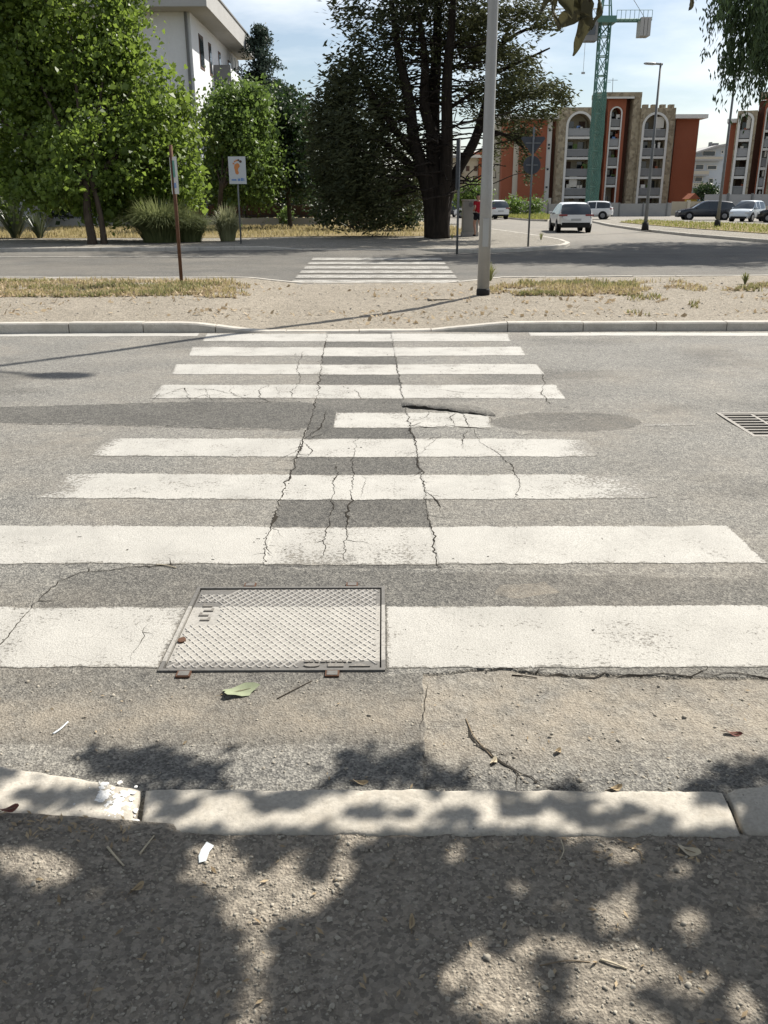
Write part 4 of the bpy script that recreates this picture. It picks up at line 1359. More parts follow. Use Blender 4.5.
pos, _ = clump_cloud([(18.5, 31, 9.3, 3.6, 3.6, 2.4, 1)], 260, 24, 0.35, r, 0.5); strings.append(pos)
pos = np.concatenate(strings)
mb.build('trunk', M['bark'], wp, smooth=True)
v1, f1 = leaf_quads(pos, 0.21 * (0.6 + 0.7 * r.random(len(pos))), 0.06, np.tile([0, 0, -1.0], (len(pos), 1)), 0.15, r, 0.55)
link('crown', np_mesh('crown', v1, f1), M['weep_leaf'], wp)

pine_b = Vector((22.5, 37, 0.1))
pn = tag(empty('stone_pine', pine_b), 'tall stone pine outside the right edge that shades the side road', 'tree')
mb = MB()
chain(mb, [pine_b, pine_b + Vector((-0.2, 0, 5)), pine_b + Vector((-0.8, 0.3, 10)), pine_b + Vector((-2, 0.5, 12.5))], [0.5, 0.42, 0.34, 0.2], 10)
crowns = [(15.0, 37.0, 13.4, 5.6, 3.8, 1.5, 1), (21.5, 41.0, 13.6, 6.2, 4.8, 1.8, 1), (19, 37.5, 14.6, 5, 4, 1.6, 1), (11.5, 36.0, 13.2, 3.2, 2.2, 1.0, 0.8)]
for e in crowns:
    for k in range(7):
        limb(mb, pine_b + Vector((-1.6, 0.4, 11.8)), (e[0] + pr.gauss(0, .45) * e[3], e[1] + pr.gauss(0, .45) * e[4], e[2]), 0.16, 0.03, 0.1, 5, 6, pr)
mb.build('trunk', M['bark_dark'], pn, smooth=True)
pos, _ = clump_cloud(crowns, 1300, 26, 0.34, r, 0.45)
v1, f1 = leaf_quads(pos, 0.36, 0.11, None, 0.12, r)
link('crown', np_mesh('crown', v1, f1), M['needle'], pn)

# -- the street tree over the near pavement: trunk right of the frame, crown overhead
st_b = Vector((3.9, 1.15, 0.0))
stree = tag(empty('street_tree', st_b), 'broadleaf street tree overhead, its leaves hanging into the top edge and dappling the pavement', 'tree')
r = np.random.default_rng(61); pr = random.Random(61)
LIT = [(40, 885, 55, 17), (20, 870, 40, 12), (222, 850, 34, 13), (255, 908, 30, 34), (240, 872, 42, 18), (290, 885, 22, 24), (345, 866, 14, 32), (195, 868, 16, 9), (120, 862, 14, 8), (300, 850, 12, 8), (380, 905, 10, 9), (150, 905, 10, 6), (80, 940, 12, 7), (420, 870, 9, 8), (520, 880, 14, 8), (565, 905, 12, 9), (480, 940, 14, 8), (375, 985, 12, 12), (110, 1000, 14, 8), (310, 890, 25, 20), (320, 930, 22, 8),
       (262, 985, 22, 45), (255, 1015, 30, 25), (175, 976, 16, 9), (460, 848, 15, 12), (620, 852, 20, 14), (690, 868, 25, 9), (620, 910, 30, 25), (690, 920, 22, 20), (545, 945, 35, 14),
       (620, 970, 60, 32), (500, 985, 55, 35), (480, 1005, 40, 25), (590, 1000, 50, 30), (700, 985, 25, 22), (740, 1000, 25, 25), (630, 1015, 60, 20), (510, 1010, 65, 22), (440, 912, 12, 8), (755, 915, 16, 8),
       (45, 800, 70, 18), (60, 785, 40, 14), (175, 800, 12, 12), (190, 815, 22, 10), (265, 808, 20, 13), (340, 805, 45, 9), (310, 820, 40, 8), (420, 812, 22, 9), (395, 825, 30, 9), (480, 800, 22, 7), (445, 820, 22, 9),
       (610, 812, 80, 19), (650, 800, 50, 12), (590, 795, 30, 7), (700, 812, 22, 15), (560, 822, 40, 8), (540, 803, 22, 8), (520, 818, 14, 6)]
SHADE_ROAD = [(75, 815, 26, 9), (20, 822, 30, 7), (155, 802, 16, 14), (165, 820, 14, 9), (212, 795, 24, 7), (262, 816, 26, 6), (295, 805, 20, 8), (360, 824, 28, 6), (330, 800, 12, 5), (450, 827, 24, 5), (502, 804, 16, 8), (520, 822, 12, 7),
              (556, 813, 22, 13), (570, 826, 16, 6), (629, 825, 18, 6), (704, 806, 15, 12), (716, 792, 14, 6), (757, 812, 22, 24), (790, 805, 30, 30), (425, 798, 10, 6), (-40, 800, 40, 16), (240, 806, 9, 4), (395, 826, 12, 4), (475, 798, 10, 5), (600, 832, 14, 4), (660, 833, 12, 4),
              (160, 765, 50, 16), (115, 762, 30, 14), (195, 772, 28, 10), (370, 770, 40, 18), (350, 755, 20, 8), (405, 765, 30, 12), (455, 777, 26, 10), (735, 775, 32, 14), (755, 765, 18, 9), (700, 785, 14, 6),
              (560, 788, 22, 5)]


hs = np.array(SUNV) / SUNV.z
cpx, cpy = r.uniform(-260, 1030, 24000), r.uniform(796, 1130, 24000)   # crown above the shaded pavement; gaps where the sun comes through
gfield = np.full(len(cpx), 9.0)
for (cx, cy, rx, ry) in LIT:
    gfield = np.minimum(gfield, ((cpx - cx) / (rx * 1.06)) ** 2 + ((cpy - cy) / (ry * 1.06)) ** 2)
gfield += 1.5 * fbm(cpx / 24.0, cpy / 16.0, 8, 3)
lit_ = (r.random(len(cpx)) > np.clip((gfield - 0.75) / 0.9, 0, 1) ** 1.3) | (vnoise(cpx / 15.0, cpy / 9.0, 77) > 0.33)
lit_ |= (cpy > 786) & (cpy < 830) & (cpx > -150) & (cpx < 745)
spots = [G(a, b, KZ) for a, b in zip(cpx[~lit_], cpy[~lit_])]
for (cx, cy, rx, ry) in SHADE_ROAD:
    for k in range(int(rx * ry * 0.10) + 5):
        a_ = pr.uniform(0, 6.283); q_ = min(1.7, abs(pr.gauss(0, 0.72)))
        spots.append(G(cx + rx * q_ * math.cos(a_), cy + ry * q_ * math.sin(a_)))
spots = np.array([tuple(p) for p in spots])
hgt = r.uniform(2.65, 3.0, len(spots))
pos1 = spots + hs[None, :] * hgt[:, None]
pos2, _ = clump_cloud([(4.6, 2.2, 5.8, 2.8, 2.4, 1.7, 1), (2.6, 1.6, 5.4, 2.4, 1.6, 1.3, 1), (1.6, 0.4, 5.6, 2.6, 2.0, 1.4, 1), (4.2, -0.8, 5.8, 3.0, 2.6, 1.6, 1), (-0.5, -0.6, 5.4, 2.8, 2.4, 1.4, 1), (-2.5, 1.2, 5.2, 2.2, 2.0, 1.2, 1)], 1100, 18, 0.2, r, 0.5)
pos2 = pos2[pos2[:, 2] > 3.6]
sh = pos2 - hs[None, :] * pos2[:, 2:3]
ok_ = ~((sh[:, 1] > 1.2) & (np.abs(sh[:, 0]) < 1.9))
pos = np.concatenate([pos1, pos2[ok_]])
n = len(pos)
L = 0.085 * (0.7 + 0.7 * r.random(n))
v1, f1 = leaf_quads(pos, L, L * 0.55, np.tile([0, 0, -0.4], (n, 1)), 0.2, r, 1.0)
link('crown', np_mesh('crown', v1, f1), M['near_leaf'], stree)
pos3, _ = clump_cloud([(2.5, 0.5, 5.8, 4.2, 3.6, 1.6, 1), (-2.5, -0.8, 5.6, 3.4, 3.2, 1.5, 1), (1.0, -3.2, 5.8, 5.0, 2.6, 1.6, 1), (5.5, 1.6, 5.9, 2.4, 3.0, 1.6, 1), (-1.0, 2.4, 5.6, 2.6, 1.8, 1.2, 1)], 2600, 20, 0.26, r, 0.7)  # unseen wider crown, added to keep sky light off the near pavement
pos3 = pos3[pos3[:, 2] > 4.0]
sh = pos3 - hs[None, :] * pos3[:, 2:3]
pos3 = pos3[sh[:, 1] < 1.05]
L = 0.15 * (0.7 + 0.7 * r.random(len(pos3)))
v1, f1 = leaf_quads(pos3, L, L * 0.6, np.tile([0, 0, -0.4], (len(pos3), 1)), 0.2, r, 1.0)
link('crown', np_mesh('crown', v1, f1), M['near_leaf'], stree)
mb = MB()
fork = st_b + Vector((-0.25, 0.1, 2.5))
chain(mb, [st_b, st_b + Vector((0, 0, 0.3)), st_b + Vector((-0.1, 0.05, 1.3)), fork], [0.24, 0.18, 0.16, 0.14], 12)
for (tx, ty, tz, r0_) in ((2.6, 2.9, 4.6, 0.09), (3.6, 4.2, 5.0, 0.08), (1.8, 4.3, 4.7, 0.05), (4.8, 2.4, 6.2, 0.08), (1.5, 0.8, 5.6, 0.08), (3.6, -1.2, 5.8, 0.08), (5.2, 5.0, 5.0, 0.05), (2.9, 5.2, 5.1, 0.04)):
    limb(mb, fork, (tx, ty, tz), r0_, 0.015, 0.12, 7, 7, pr)
# the twig whose leaves show at the top edge
tw = [Vector((2.7, 2.8, 4.3)), Vector((1.6, 2.5, 3.3)), V(575, -60, 2.25), V(585, -18, 2.2), V(590, 2, 2.18)]
chain(mb, tw, [0.02, 0.012, 0.006, 0.004, 0.003], 6)
mb.tube([V(585, -20, 2.2), V(545, -14, 2.2)], [0.004, 0.003], 6)
mb.tube([V(575, -60, 2.25), V(660, -50, 2.3), V(690, -22, 2.3)], [0.005, 0.004, 0.003], 6)
mb.build('trunk', M['bark'], stree, smooth=True)


def big_leaf(p0, p1, width, bend, twist, seed):
    """one hanging leaf: base p0, tip p1"""
    a, b = Vector(p0), Vector(p1); d = b - a; L_ = d.length; d.normalize()
    side = d.cross(Vector((math.sin(twist), -math.cos(twist), 0.15))).normalized(); nn = side.cross(d)
    mb_ = MB(); n_, m_ = 14, 6
    for k in range(n_ + 1):
        t_ = k / n_
        w_ = width * (math.sin(math.pi * min(1, t_ ** 0.72)) ** 0.8) * (1 + 0.10 * math.sin(t_ * 17 + seed)) + 0.0006
        for j in range(m_ + 1):
            u = j / m_ * 2 - 1
            p = a + d * (L_ * t_) + side * (u * w_) + nn * (bend * math.sin(math.pi * t_) + abs(u) * w_ * 0.38 + 0.004 * math.sin(t_ * 11 + u * 3 + seed))
            mb_.v.append(tuple(p))
    for k in range(n_):
        for j in range(m_):
            i0 = k * (m_ + 1) + j
            mb_.f.append((i0, i0 + 1, i0 + m_ + 2, i0 + m_ + 1))
    mb_.build('leaf', M['hang_leaf'], stree, smooth=True)


for k, (x0_, y0_, x1_, y1_, w_, be, twi) in enumerate([
        (588, -4, 573, 56, 0.0165, 0.012, 0.3), (552, -20, 560, 30, 0.014, -0.010, 1.0), (556, 24, 590, 16, 0.016, 0.008, 0.2), (560, -24, 572, 18, 0.020, 0.006, -0.3),
        (584, -22, 588, 24, 0.022, -0.01, 0.5), (596, -12, 590, 30, 0.012, 0.012, 1.2), (556, -22, 540, 12, 0.010, 0.005, 0.7), (690, -24, 690, 10, 0.010, 0.005, 0.9), (570, -10, 578, 22, 0.014, 0.005, 0.1)]):
    big_leaf(V(x0_, y0_, 2.18 + 0.02 * (k % 3)), V(x1_, y1_, 2.2 - 0.02 * (k % 4)), w_, be, twi, k)

# ================================================================== BUILDINGS
# ---- white building on the left
wb = tag(empty('white_building', (-16, 58, 0)), 'white rendered block with deep overhanging flat roof behind the left tree', 'building')
wx = V(193, 60, 58).x; zs = V(193, 12, 58).z
bx('wall', wx - 16, wx, 58, 76, 0, zs, M['stucco_white'], wb)
bx('roof', wx - 17.3, wx + 1.25, 56.6, 76.6, zs, zs + 0.12, M['fascia'], wb)
mb = MB()
x0, x1, y0, y1 = wx - 17.35, wx + 1.3, 56.5, 76.7
mb.box(x0, x1, y0, y0 + 0.25, zs + 0.02, zs + 1.15); mb.box(x1 - 0.25, x1, y0 + 0.25, y1, zs + 0.02, zs + 1.15); mb.box(x0, x0 + 0.25, y0 + 0.25, y1, zs + 0.02, zs + 1.15)
fa = mb.build('fascia', M['fascia'], wb)
mb = MB(); mb.box(x0 - 0.06, x1 + 0.06, y0 - 0.06, y1, zs + 1.15, zs + 1.25); mb.build('coping', M['stucco_grey'], fa)
MB().tube([(wx - 0.25, 57.9, 0), (wx - 0.25, 57.9, zs)], 0.09, 8).build('downpipe', M['galv_dark'], wb)
for (ya, yb_) in ((60.2, 61.6), (63.4, 64.3), (67.0, 67.9), (71, 72.2)):
    w_ = bx('window', wx - 0.05, wx + 0.03, ya, yb_, zs - 2.7, zs - 0.75, M['shutter'], wb)
    bx('pane', wx + 0.03, wx + 0.05, ya + 0.12, yb_ - 0.12, zs - 2.55, zs - 0.9, M['glass'], w_)
bal = bx('balcony', wx + 0.01, wx + 1.15, 64.8, 64.95, zs - 7.6, zs - 1.9, M['stucco_grey'], wb)
bx('balcony_side', wx + 1.0, wx + 1.15, 64.95, 70.5, zs - 3.2, zs - 2.1, M['stucco_white'], bal)
bx('balcony_floor', wx + 0.01, wx + 1.0, 64.95, 70.5, zs - 3.4, zs - 3.2, M['fascia'], bal)
for ya in (66.2, 67.6, 69.0, 70.3):
    MB().tube([(wx + 1.07, ya, zs - 2.1), (wx + 1.07, ya, zs - 1.1)], 0.03, 6).build('baluster', M['galv_dark'], bal)
for k in range(3):
    for j in range(3):
        xx = wx - 4.2 - 4.2 * k
        w_ = bx('window', xx - 0.7, xx + 0.7, 57.94, 58.03, 1.0 + 3.3 * j, 2.6 + 3.3 * j, M['shutter'], wb)
        bx('pane', xx - 0.55, xx + 0.55, 57.91, 57.94, 1.12 + 3.3 * j, 2.48 + 3.3 * j, M['glass'], w_)

# ---- low wall and fence of the garden
fe = tag(empty('garden_fence', (-20, 57, 0)), 'dark railing on a low wall with brown screening at the back of the verge', 'fence')
fx1 = V(321, 220, 57).x
bx('low_wall', -55, fx1, 56.9, 57.2, 0, 0.62, M['concrete'], fe)
ft = V(300, 204, 57).z
mb = MB(); mb.box(-55, fx1, 57.0, 57.05, ft - 0.06, ft); mb.box(-55, fx1, 57.0, 57.05, 0.72, 0.77); mb.build('rail', M['black_metal'], fe)
mb = MB()
for k in range(int((fx1 + 34) / 0.28)):
    mb.box(-34 + 0.28 * k, -34 + 0.28 * k + 0.025, 57.01, 57.04, 0.62, ft - 0.06)
mb.build('bars', M['black_metal'], fe)
xx = fx1
while xx > -50:
    bx('post', xx - 0.1, xx, 56.96, 57.1, 0.62, ft + 0.04, M['black_metal'], fe)
    if xx > -14:
        bx('screen_panel', xx - 2.3, xx - 0.1, 57.12, 57.15, 0.66, ft - 0.08, M['fence_brown'], fe)
    xx -= 2.4
bx('gate_pillar', fx1 - 0.02, fx1 + 0.42, 56.85, 57.25, 0, 0.8, M['concrete'], fe)
mb = MB(); mb.box(-14.6, -13.9, 56.6, 56.85, 0.5, 1.9)
bx('pale_pillar', V(38, 215, 56.5).x - 0.45, V(38, 215, 56.5).x + 0.45, 56.4, 56.88, 0.1, 2.1, M['fascia'], fe)


def arch_bay(root, Yf, x0, x1, zt, o0, o1, z_spring, floors, wall, trimw=0.30, depth=2.2, merlons=0, wins=2, panel=True, seed=0):
    pr_ = random.Random(seed)
    cx, rad = (o0 + o1) / 2, (o1 - o0) / 2
    arc = [(cx - rad * math.cos(math.pi * k / 16), z_spring + rad * math.sin(math.pi * k / 16)) for k in range(17)]
    bay = MB().box(x0, o0, Yf, Yf + depth, 0, zt).build('stone_pier', wall, root)
    MB().box(o1, x1, Yf, Yf + depth, 0, zt).build('stone_pier', wall, root)
    mb_ = MB(); mb_.prism(list(reversed([(a, b) for a, b in arc])) + [(o0, zt - 0.002), (o1, zt - 0.002)], 'y', Yf + 0.002, Yf + depth - 0.01)
    sp_ = mb_.build('spandrel', wall, root)
    for k in range(merlons):
        xa = lerp(x0, x1, (k + 0.15) / merlons); xb = lerp(x0, x1, (k + 0.75) / merlons)
        MB().box(xa, xb, Yf + 0.01, Yf + 0.8, zt - 0.01, zt + 0.42).build('merlon', wall, sp_)
    mb_ = MB()
    for sgn, xo in ((-1, o0), (1, o1)):
        mb_.box(min(xo, xo - sgn * -trimw), max(xo, xo + sgn * trimw), Yf - 0.12, Yf + 0.05, 0, z_spring)
    for k in range(16):
        a0, a1 = math.pi * k / 16, math.pi * (k + 1) / 16
        mb_.prism([(cx - rad * math.cos(a0), z_spring + rad * math.sin(a0)), (cx - (rad + trimw) * math.cos(a0), z_spring + (rad + trimw) * math.sin(a0)),
                   (cx - (rad + trimw) * math.cos(a1), z_spring + (rad + trimw) * math.sin(a1)), (cx - rad * math.cos(a1), z_spring + rad * math.sin(a1))], 'y', Yf - 0.12, Yf + 0.05)
    mb_.build('arch_trim', M['trim'], root)
    bx('recess_wall', o0, o1, Yf + depth - 0.05, Yf + depth + 0.2, 0, z_spring + rad, M['beige'], root)
    fl = [0.0] + sorted(floors)
    for i_, z_ in enumerate(fl):
        if i_:
            s_ = bx('balcony_slab', o0 + 0.01, o1 - 0.01, Yf - 0.02, Yf + depth - 0.06, z_ - 0.30, z_, M['trim'], root)
        else:
            s_ = root
        if i_ or panel:
            rl = bx('balcony_panel', o0 + 0.02, o1 - 0.02, Yf + 0.08, Yf + 0.13, z_ + 0.10, z_ + 0.95, pr_.choice([M['balcony_glass'], M['railing'], M['balcony_glass'], M['stucco_grey']]), root)
            for k in range(pr_.randint(0, 3)):     # pots, washing and blinds on the balconies
                u_ = pr_.uniform(0.08, 0.8); w_ = pr_.uniform(0.25, 0.7); zz_ = pr_.choice([0.96, 1.1, 0.7])
                bx('balcony_item', lerp(o0, o1, u_), min(o1 - 0.05, lerp(o0, o1, u_) + w_), Yf + 0.3, Yf + 0.6, z_ + 0.12, z_ + zz_ + pr_.uniform(0.1, 0.7), pr_.choice([M['curtain'], M['dark_leaf'], M['redbrick'], M['sign_blue'], M['light_leaf'], M['trim']]), root)
            bx('handrail', o0 + 0.02, o1 - 0.02, Yf + 0.06, Yf + 0.15, z_ + 0.97, z_ + 1.05, M['railing'], rl)
        for k in range(wins):
            wc = lerp(o0, o1, (k + 0.5) / wins) + pr_.uniform(-0.15, 0.15); ww = (o1 - o0) / wins * 0.28
            w_ = bx('window', wc - ww, wc + ww, Yf + depth - 0.12, Yf + depth - 0.06, z_ + 0.1, z_ + 2.05, M['shutter'] if pr_.random() < 0.4 else M['glass'], root)
        if pr_.random() < 0.3:
            a_ = pr_.uniform(0.1, 0.6)
            bx('awning', lerp(o0, o1, a_), lerp(o0, o1, a_ + 0.35), Yf + 0.2, Yf + 0.26, z_ + 1.2, z_ + 2.6, M['curtain'], root)


Yf = 130.0
ab = tag(empty('apartment_building', (30, Yf, 0)), 'red and stone apartment block with tall white arches behind the green crane', 'building')
Xp = lambda px, Y=Yf: V(px, 160, Y).x
Zp = lambda py, Y=Yf, px=600: V(px, py, Y).z
bx('core', Xp(502), Xp(696), Yf + 2.6, Yf + 16, 0, Zp(118), M['beige'], ab)
rw = bx('red_wall', Xp(519), Xp(546), Yf + 0.2, Yf + 2.6, 0, Zp(119), M['redbrick'], ab)
bx('red_wall', Xp(503), Xp(514), Yf + 0.9, Yf + 2.6, 0, Zp(121), M['redbrick'], ab)
bx('cream_strip', Xp(514), Xp(519), Yf + 0.5, Yf + 2.6, 0, Zp(119), M['cream'], ab)
st_ = bx('white_strip', Xp(546), Xp(551), Yf + 0.35, Yf + 2.6, 0, Zp(118), M['trim'], ab)
for py in (129, 143.5, 147, 168, 186):
    bx('vent_window', Xp(547.5), Xp(549.5), Yf + 0.3, Yf + 0.36, Zp(py + 2.0), Zp(py), M['glass'], st_)
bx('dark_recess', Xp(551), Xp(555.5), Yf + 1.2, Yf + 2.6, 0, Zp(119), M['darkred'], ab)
bx('roof_slab', Xp(496), Xp(555.5), Yf - 0.9, Yf + 4, Zp(119), Zp(114.5), M['trim'], ab)
arch_bay(ab, Yf - 1.2, Xp(555.5), Xp(592), Zp(108), Xp(564.5), Xp(586.5), Zp(126.5), [Zp(137), Zp(157.5), Zp(177), Zp(196)], M['stone'], seed=1, merlons=0)
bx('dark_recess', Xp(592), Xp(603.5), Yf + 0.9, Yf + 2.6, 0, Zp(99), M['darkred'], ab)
arch_bay(ab, Yf - 0.4, Xp(603.5), Xp(621), Zp(98), Xp(607), Xp(616.5), Zp(113.5), [Zp(127.5), Zp(147), Zp(166), Zp(185)], M['redbrick'], 0.18, 2.0, 0, 1, seed=2)
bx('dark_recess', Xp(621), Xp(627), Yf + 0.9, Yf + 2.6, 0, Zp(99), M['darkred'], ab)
bx('stone_parapet', Xp(592), Xp(634.5), Yf - 1.0, Yf + 3, Zp(98), Zp(93), M['stone'], ab)
bx('white_band', Xp(592.5), Xp(627), Yf - 1.15, Yf - 1.0, Zp(99.5), Zp(97.6), M['trim'], ab)
bx('stone_pier', Xp(627), Xp(634.4), Yf - 0.99, Yf + 2.6, 0, Zp(98), M['stone'], ab)
arch_bay(ab, Yf - 1.4, Xp(634.5), Xp(668), Zp(109), Xp(638.5), Xp(660), Zp(127.5), [Zp(138.4), Zp(157), Zp(177), Zp(196)], M['stone'], seed=3, merlons=4)
st_ = bx('white_strip', Xp(668), Xp(672), Yf + 0.1, Yf + 2.6, 0, Zp(119), M['cream'], ab)
for py in (129, 145, 148, 168, 183, 186):
    bx('vent_window', Xp(669), Xp(671), Yf + 0.03, Yf + 0.11, Zp(py + 2.2), Zp(py), M['glass'], st_)
bx('red_wall', Xp(672), Xp(694.5), Yf - 0.3, Yf + 12, 0, Zp(119.5), M['redbrick'], ab)
bx('roof_slab', Xp(667.8), Xp(699.5), Yf - 1.6, Yf + 13, Zp(119.5), Zp(115.5), M['trim'], ab)
for px, py in ((606, 80), (613, 78), (571, 104)):
    a_ = V(px, py + 12, Yf + 6); b_ = V(px, py, Yf + 6)
    mb = MB(); mb.tube([(a_.x, Yf + 6, Zp(100)), b_], 0.04, 5); mb.box(b_.x - 0.7, b_.x + 0.7, b_.y - 0.02, b_.y + 0.02, b_.z - 0.3, b_.z - 0.25)
    mb.build('aerial', M['galv_dark'], ab)

# ---- cream wing half hidden behind the conifer
cw = tag(empty('wing_building', (18, 152, 0)), 'cream and brick red wing seen through the conifer branches, left of the lamp pole', 'building')
Xq = lambda px: V(px, 170, 152).x
Zq = lambda py: V(480, py, 152).z
bx('wall', Xq(443), Xq(478), 152, 164, 0, Zq(158), M['cream'], cw)
bx('red_wall', Xq(478.2), Xq(499), 151.6, 164, 0, Zq(150), M['redbrick'], cw)
bx('roof', Xq(441), Xq(500), 150.8, 165, Zq(158) + 0.01, Zq(155), M['trim'], cw)
for i_, py in enumerate((166, 176, 186)):
    for px in (448, 457, 466, 474):
        w_ = bx('window', Xq(px), Xq(px + 3.4), 151.9, 152.02, Zq(py + 5), Zq(py), M['shutter'], cw)
    bx('balcony', Xq(445), Xq(464), 150.6, 151.9, Zq(py + 7.2), Zq(py + 5.6), M['beige'], cw)

# ---- second arched block at the right edge
Yr = 118.0
rb_ = tag(empty('apartment_building', (V(725.5, 160, Yr).x, Yr, 0)), 'red and stone block with white arched bay at the right edge', 'building')
Xr = lambda px: V(px, 160, Yr).x
Zr = lambda py: V(745, py, Yr).z
bx('core', Xr(728), Xr(815), Yr + 2.4, Yr + 14, 0, Zr(122), M['beige'], rb_)
bx('red_wall', Xr(725.5), Xr(732), Yr + 0.2, Yr + 12, 0, Zr(123), M['redbrick'], rb_)
bx('roof_slab', Xr(723), Xr(732), Yr - 0.6, Yr + 12.5, Zr(123), Zr(119), M['trim'], rb_)
arch_bay(rb_, Yr - 1.2, Xr(732), Xr(750), Zr(112), Xr(735.5), Xr(745.5), Zr(122), [Zr(140), Zr(158), Zr(176.5), Zr(195)], M['stone'], 0.28, 2.2, 0, 1, seed=4)
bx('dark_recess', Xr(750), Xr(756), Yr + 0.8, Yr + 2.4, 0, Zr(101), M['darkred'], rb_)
arch_bay(rb_, Yr - 0.4, Xr(756), Xr(766.5), Zr(99), Xr(758.5), Xr(763.5), Zr(112), [Zr(131), Zr(149), Zr(168), Zr(187)], M['redbrick'], 0.16, 2.0, 0, 1, seed=5)
bx('stone_parapet', Xr(750), Xr(815), Yr - 0.9, Yr + 3, Zr(99), Zr(94), M['stone'], rb_)
arch_bay(rb_, Yr - 1.3, Xr(766.5), Xr(800), Zr(99.2), Xr(772), Xr(795), Zr(122), [Zr(140), Zr(158), Zr(176.5), Zr(195)], M['stone'], seed=6)

rb_.rotation_euler = (0, 0, R(-23))
# ---- pale gabled house between the two
Yw = 168.0
wh = tag(empty('gabled_house', (60, Yw, 0)), 'pale blue white house with balconies between the two red blocks', 'building')
Xw = lambda px: V(px, 175, Yw).x
Zw = lambda py: V(710, py, Yw).z
M['paleblue'] = plain('pale_blue_render', (0.52, 0.56, 0.60), 0.9, 0.15, var=0.06, scale=0.4)
mb = MB(); mb.prism([(Xw(684), 0), (Xw(732), 0), (Xw(732), Zw(150)), (Xw(722), Zw(145)), (Xw(711), Zw(147)), (Xw(684), Zw(156))], 'y', Yw, Yw + 12)
mb.build('wall', M['paleblue'], wh)
mb = MB(); mb.prism([(Xw(683), Zw(156.6)), (Xw(711), Zw(147.4)), (Xw(722), Zw(145.3)), (Xw(733), Zw(150.4)), (Xw(733), Zw(149)), (Xw(722), Zw(143.6)), (Xw(711), Zw(145.6)), (Xw(683), Zw(154.8))], 'y', Yw - 1.2, Yw + 12.5)
rf = mb.build('roof', M['fascia'], wh)
mb = MB(); mb.box(Xw(712.5), Xw(714.5), Yw + 3, Yw + 4, Zw(146), Zw(141)); mb.box(Xw(716), Xw(721), Yw + 3, Yw + 4, Zw(145), Zw(142)); mb.build('chimney', M['stucco_grey'], rf)
for (px0, px1, py0, py1) in ((700, 713, 150.5, 156.5), (694, 703, 164, 170), (695, 703, 176.5, 182), (709, 714, 178, 184), (718, 721, 150, 154), (706, 716, 165, 170), (722, 725, 163, 168), (722, 725, 173, 178)):
    w_ = bx('window', Xw(px0), Xw(px1), Yw - 0.08, Yw + 0.05, Zw(py1), Zw(py0), M['trim'], wh)
    bx('pane', Xw(px0) + 0.15, Xw(px1) - 0.15, Yw - 0.12, Yw - 0.08, Zw(py1) + 0.15, Zw(py0) - 0.15, M['glass'], w_)
for (px0, px1, py0, py1) in ((688, 718, 157, 161), (688, 706, 171, 176), (688, 706, 183, 188)):
    bl = bx('balcony', Xw(px0), Xw(px1), Yw - 1.5, Yw - 0.13, Zw(py1), Zw(py1) + 0.25, M['fascia'], wh)
    bx('parapet', Xw(px0), Xw(px1), Yw - 1.5, Yw - 1.38, Zw(py1) + 0.26, Zw(py0), M['cream'], bl)
bush('palm_bush', 'dark green garden bush in front of the pale house', (Xw(704), Yw - 12, 0), [ell_px(703, 193, 9, 6, Yw - 12), ell_px(712, 192, 5, 5, Yw - 12)], 90, 18, 0.5, 0.5, M['dark_leaf'], 35)
yh = tag(empty('site_hut', (Xw(693), Yw - 30, 0)), 'small yellow hut behind the dark estate car', 'hut')
a_, b_ = V(690, 199, 120), V(696, 208, 120)
bx('wall', a_.x, b_.x, 120, 122, 0, a_.z, M['yellow'], yh)
MB().prism([(a_.x - 0.3, a_.z), (b_.x + 0.3, a_.z), ((a_.x + b_.x) / 2, a_.z + 0.7)], 'y', 119.6, 122.3).build('roof', M['redbrick'], yh)
bx('door', a_.x + 0.2, a_.x + 0.6, 119.95, 120.01, 0, a_.z - 0.5, M['shutter'], yh)

# ---- walls and hoardings before the buildings
sw = tag(empty('site_wall', (25, 92, 0)), 'grey concrete panel wall running in front of the arched apartment block', 'wall')
xa, xb, Yh = V(548, 205, 92).x, V(672, 205, 92).x, 92.0
k = 0
while xa < xb:
    e_ = min(xb, xa + 2.4)
    bx('panel', xa + 0.02, e_ - 0.02, Yh, Yh + 0.12, 0, V(600, 203.2, Yh).z + random.uniform(-0.06, 0.06), M['hoarding'], sw)
    bx('post', xa - 0.06, xa + 0.06, Yh - 0.06, Yh - 0.002, 0, V(600, 202.6, Yh).z, M['galv_dark'], sw)
    xa = e_
bw = tag(empty('garden_wall', (34, 96, 0)), 'beige garden wall with piers left of the dark estate car', 'wall')
xa, xb = V(672, 205, 96).x, V(703, 205, 96).x
while xa < xb:
    bx('panel', xa, xa + 1.6, 96, 96.2, 0, V(690, 201.5, 96).z, M['beige'], bw)
    bx('pier', xa + 1.6, xa + 1.9, 95.9, 96.3, 0, V(690, 200.2, 96).z, M['cream'], bw)
    xa += 1.9
gw = tag(empty('garden_wall', (50, 98, 0)), 'pale wall with railing behind the parked cars at the right edge', 'wall')
xa, xb = V(704, 205, 98).x, V(840, 205, 98).x
while xa < xb:
    bx('panel', xa, xa + 2.4, 98, 98.2, 0, 0.9, M['cream'], gw)
    bx('post', xa + 2.4, xa + 2.6, 97.95, 98.25, 0, 2.2, M['galv_dark'], gw)
    bx('mesh_panel', xa, xa + 2.4, 98.08, 98.12, 0.95, 2.1, M['railing'], gw)
    xa += 2.6
lw = tag(empty('garden_wall', (12, 100, 0)), 'low shaded wall behind the cars left of the apartment block', 'wall')
xa, xb = V(496, 205, 100).x, V(548, 205, 100).x
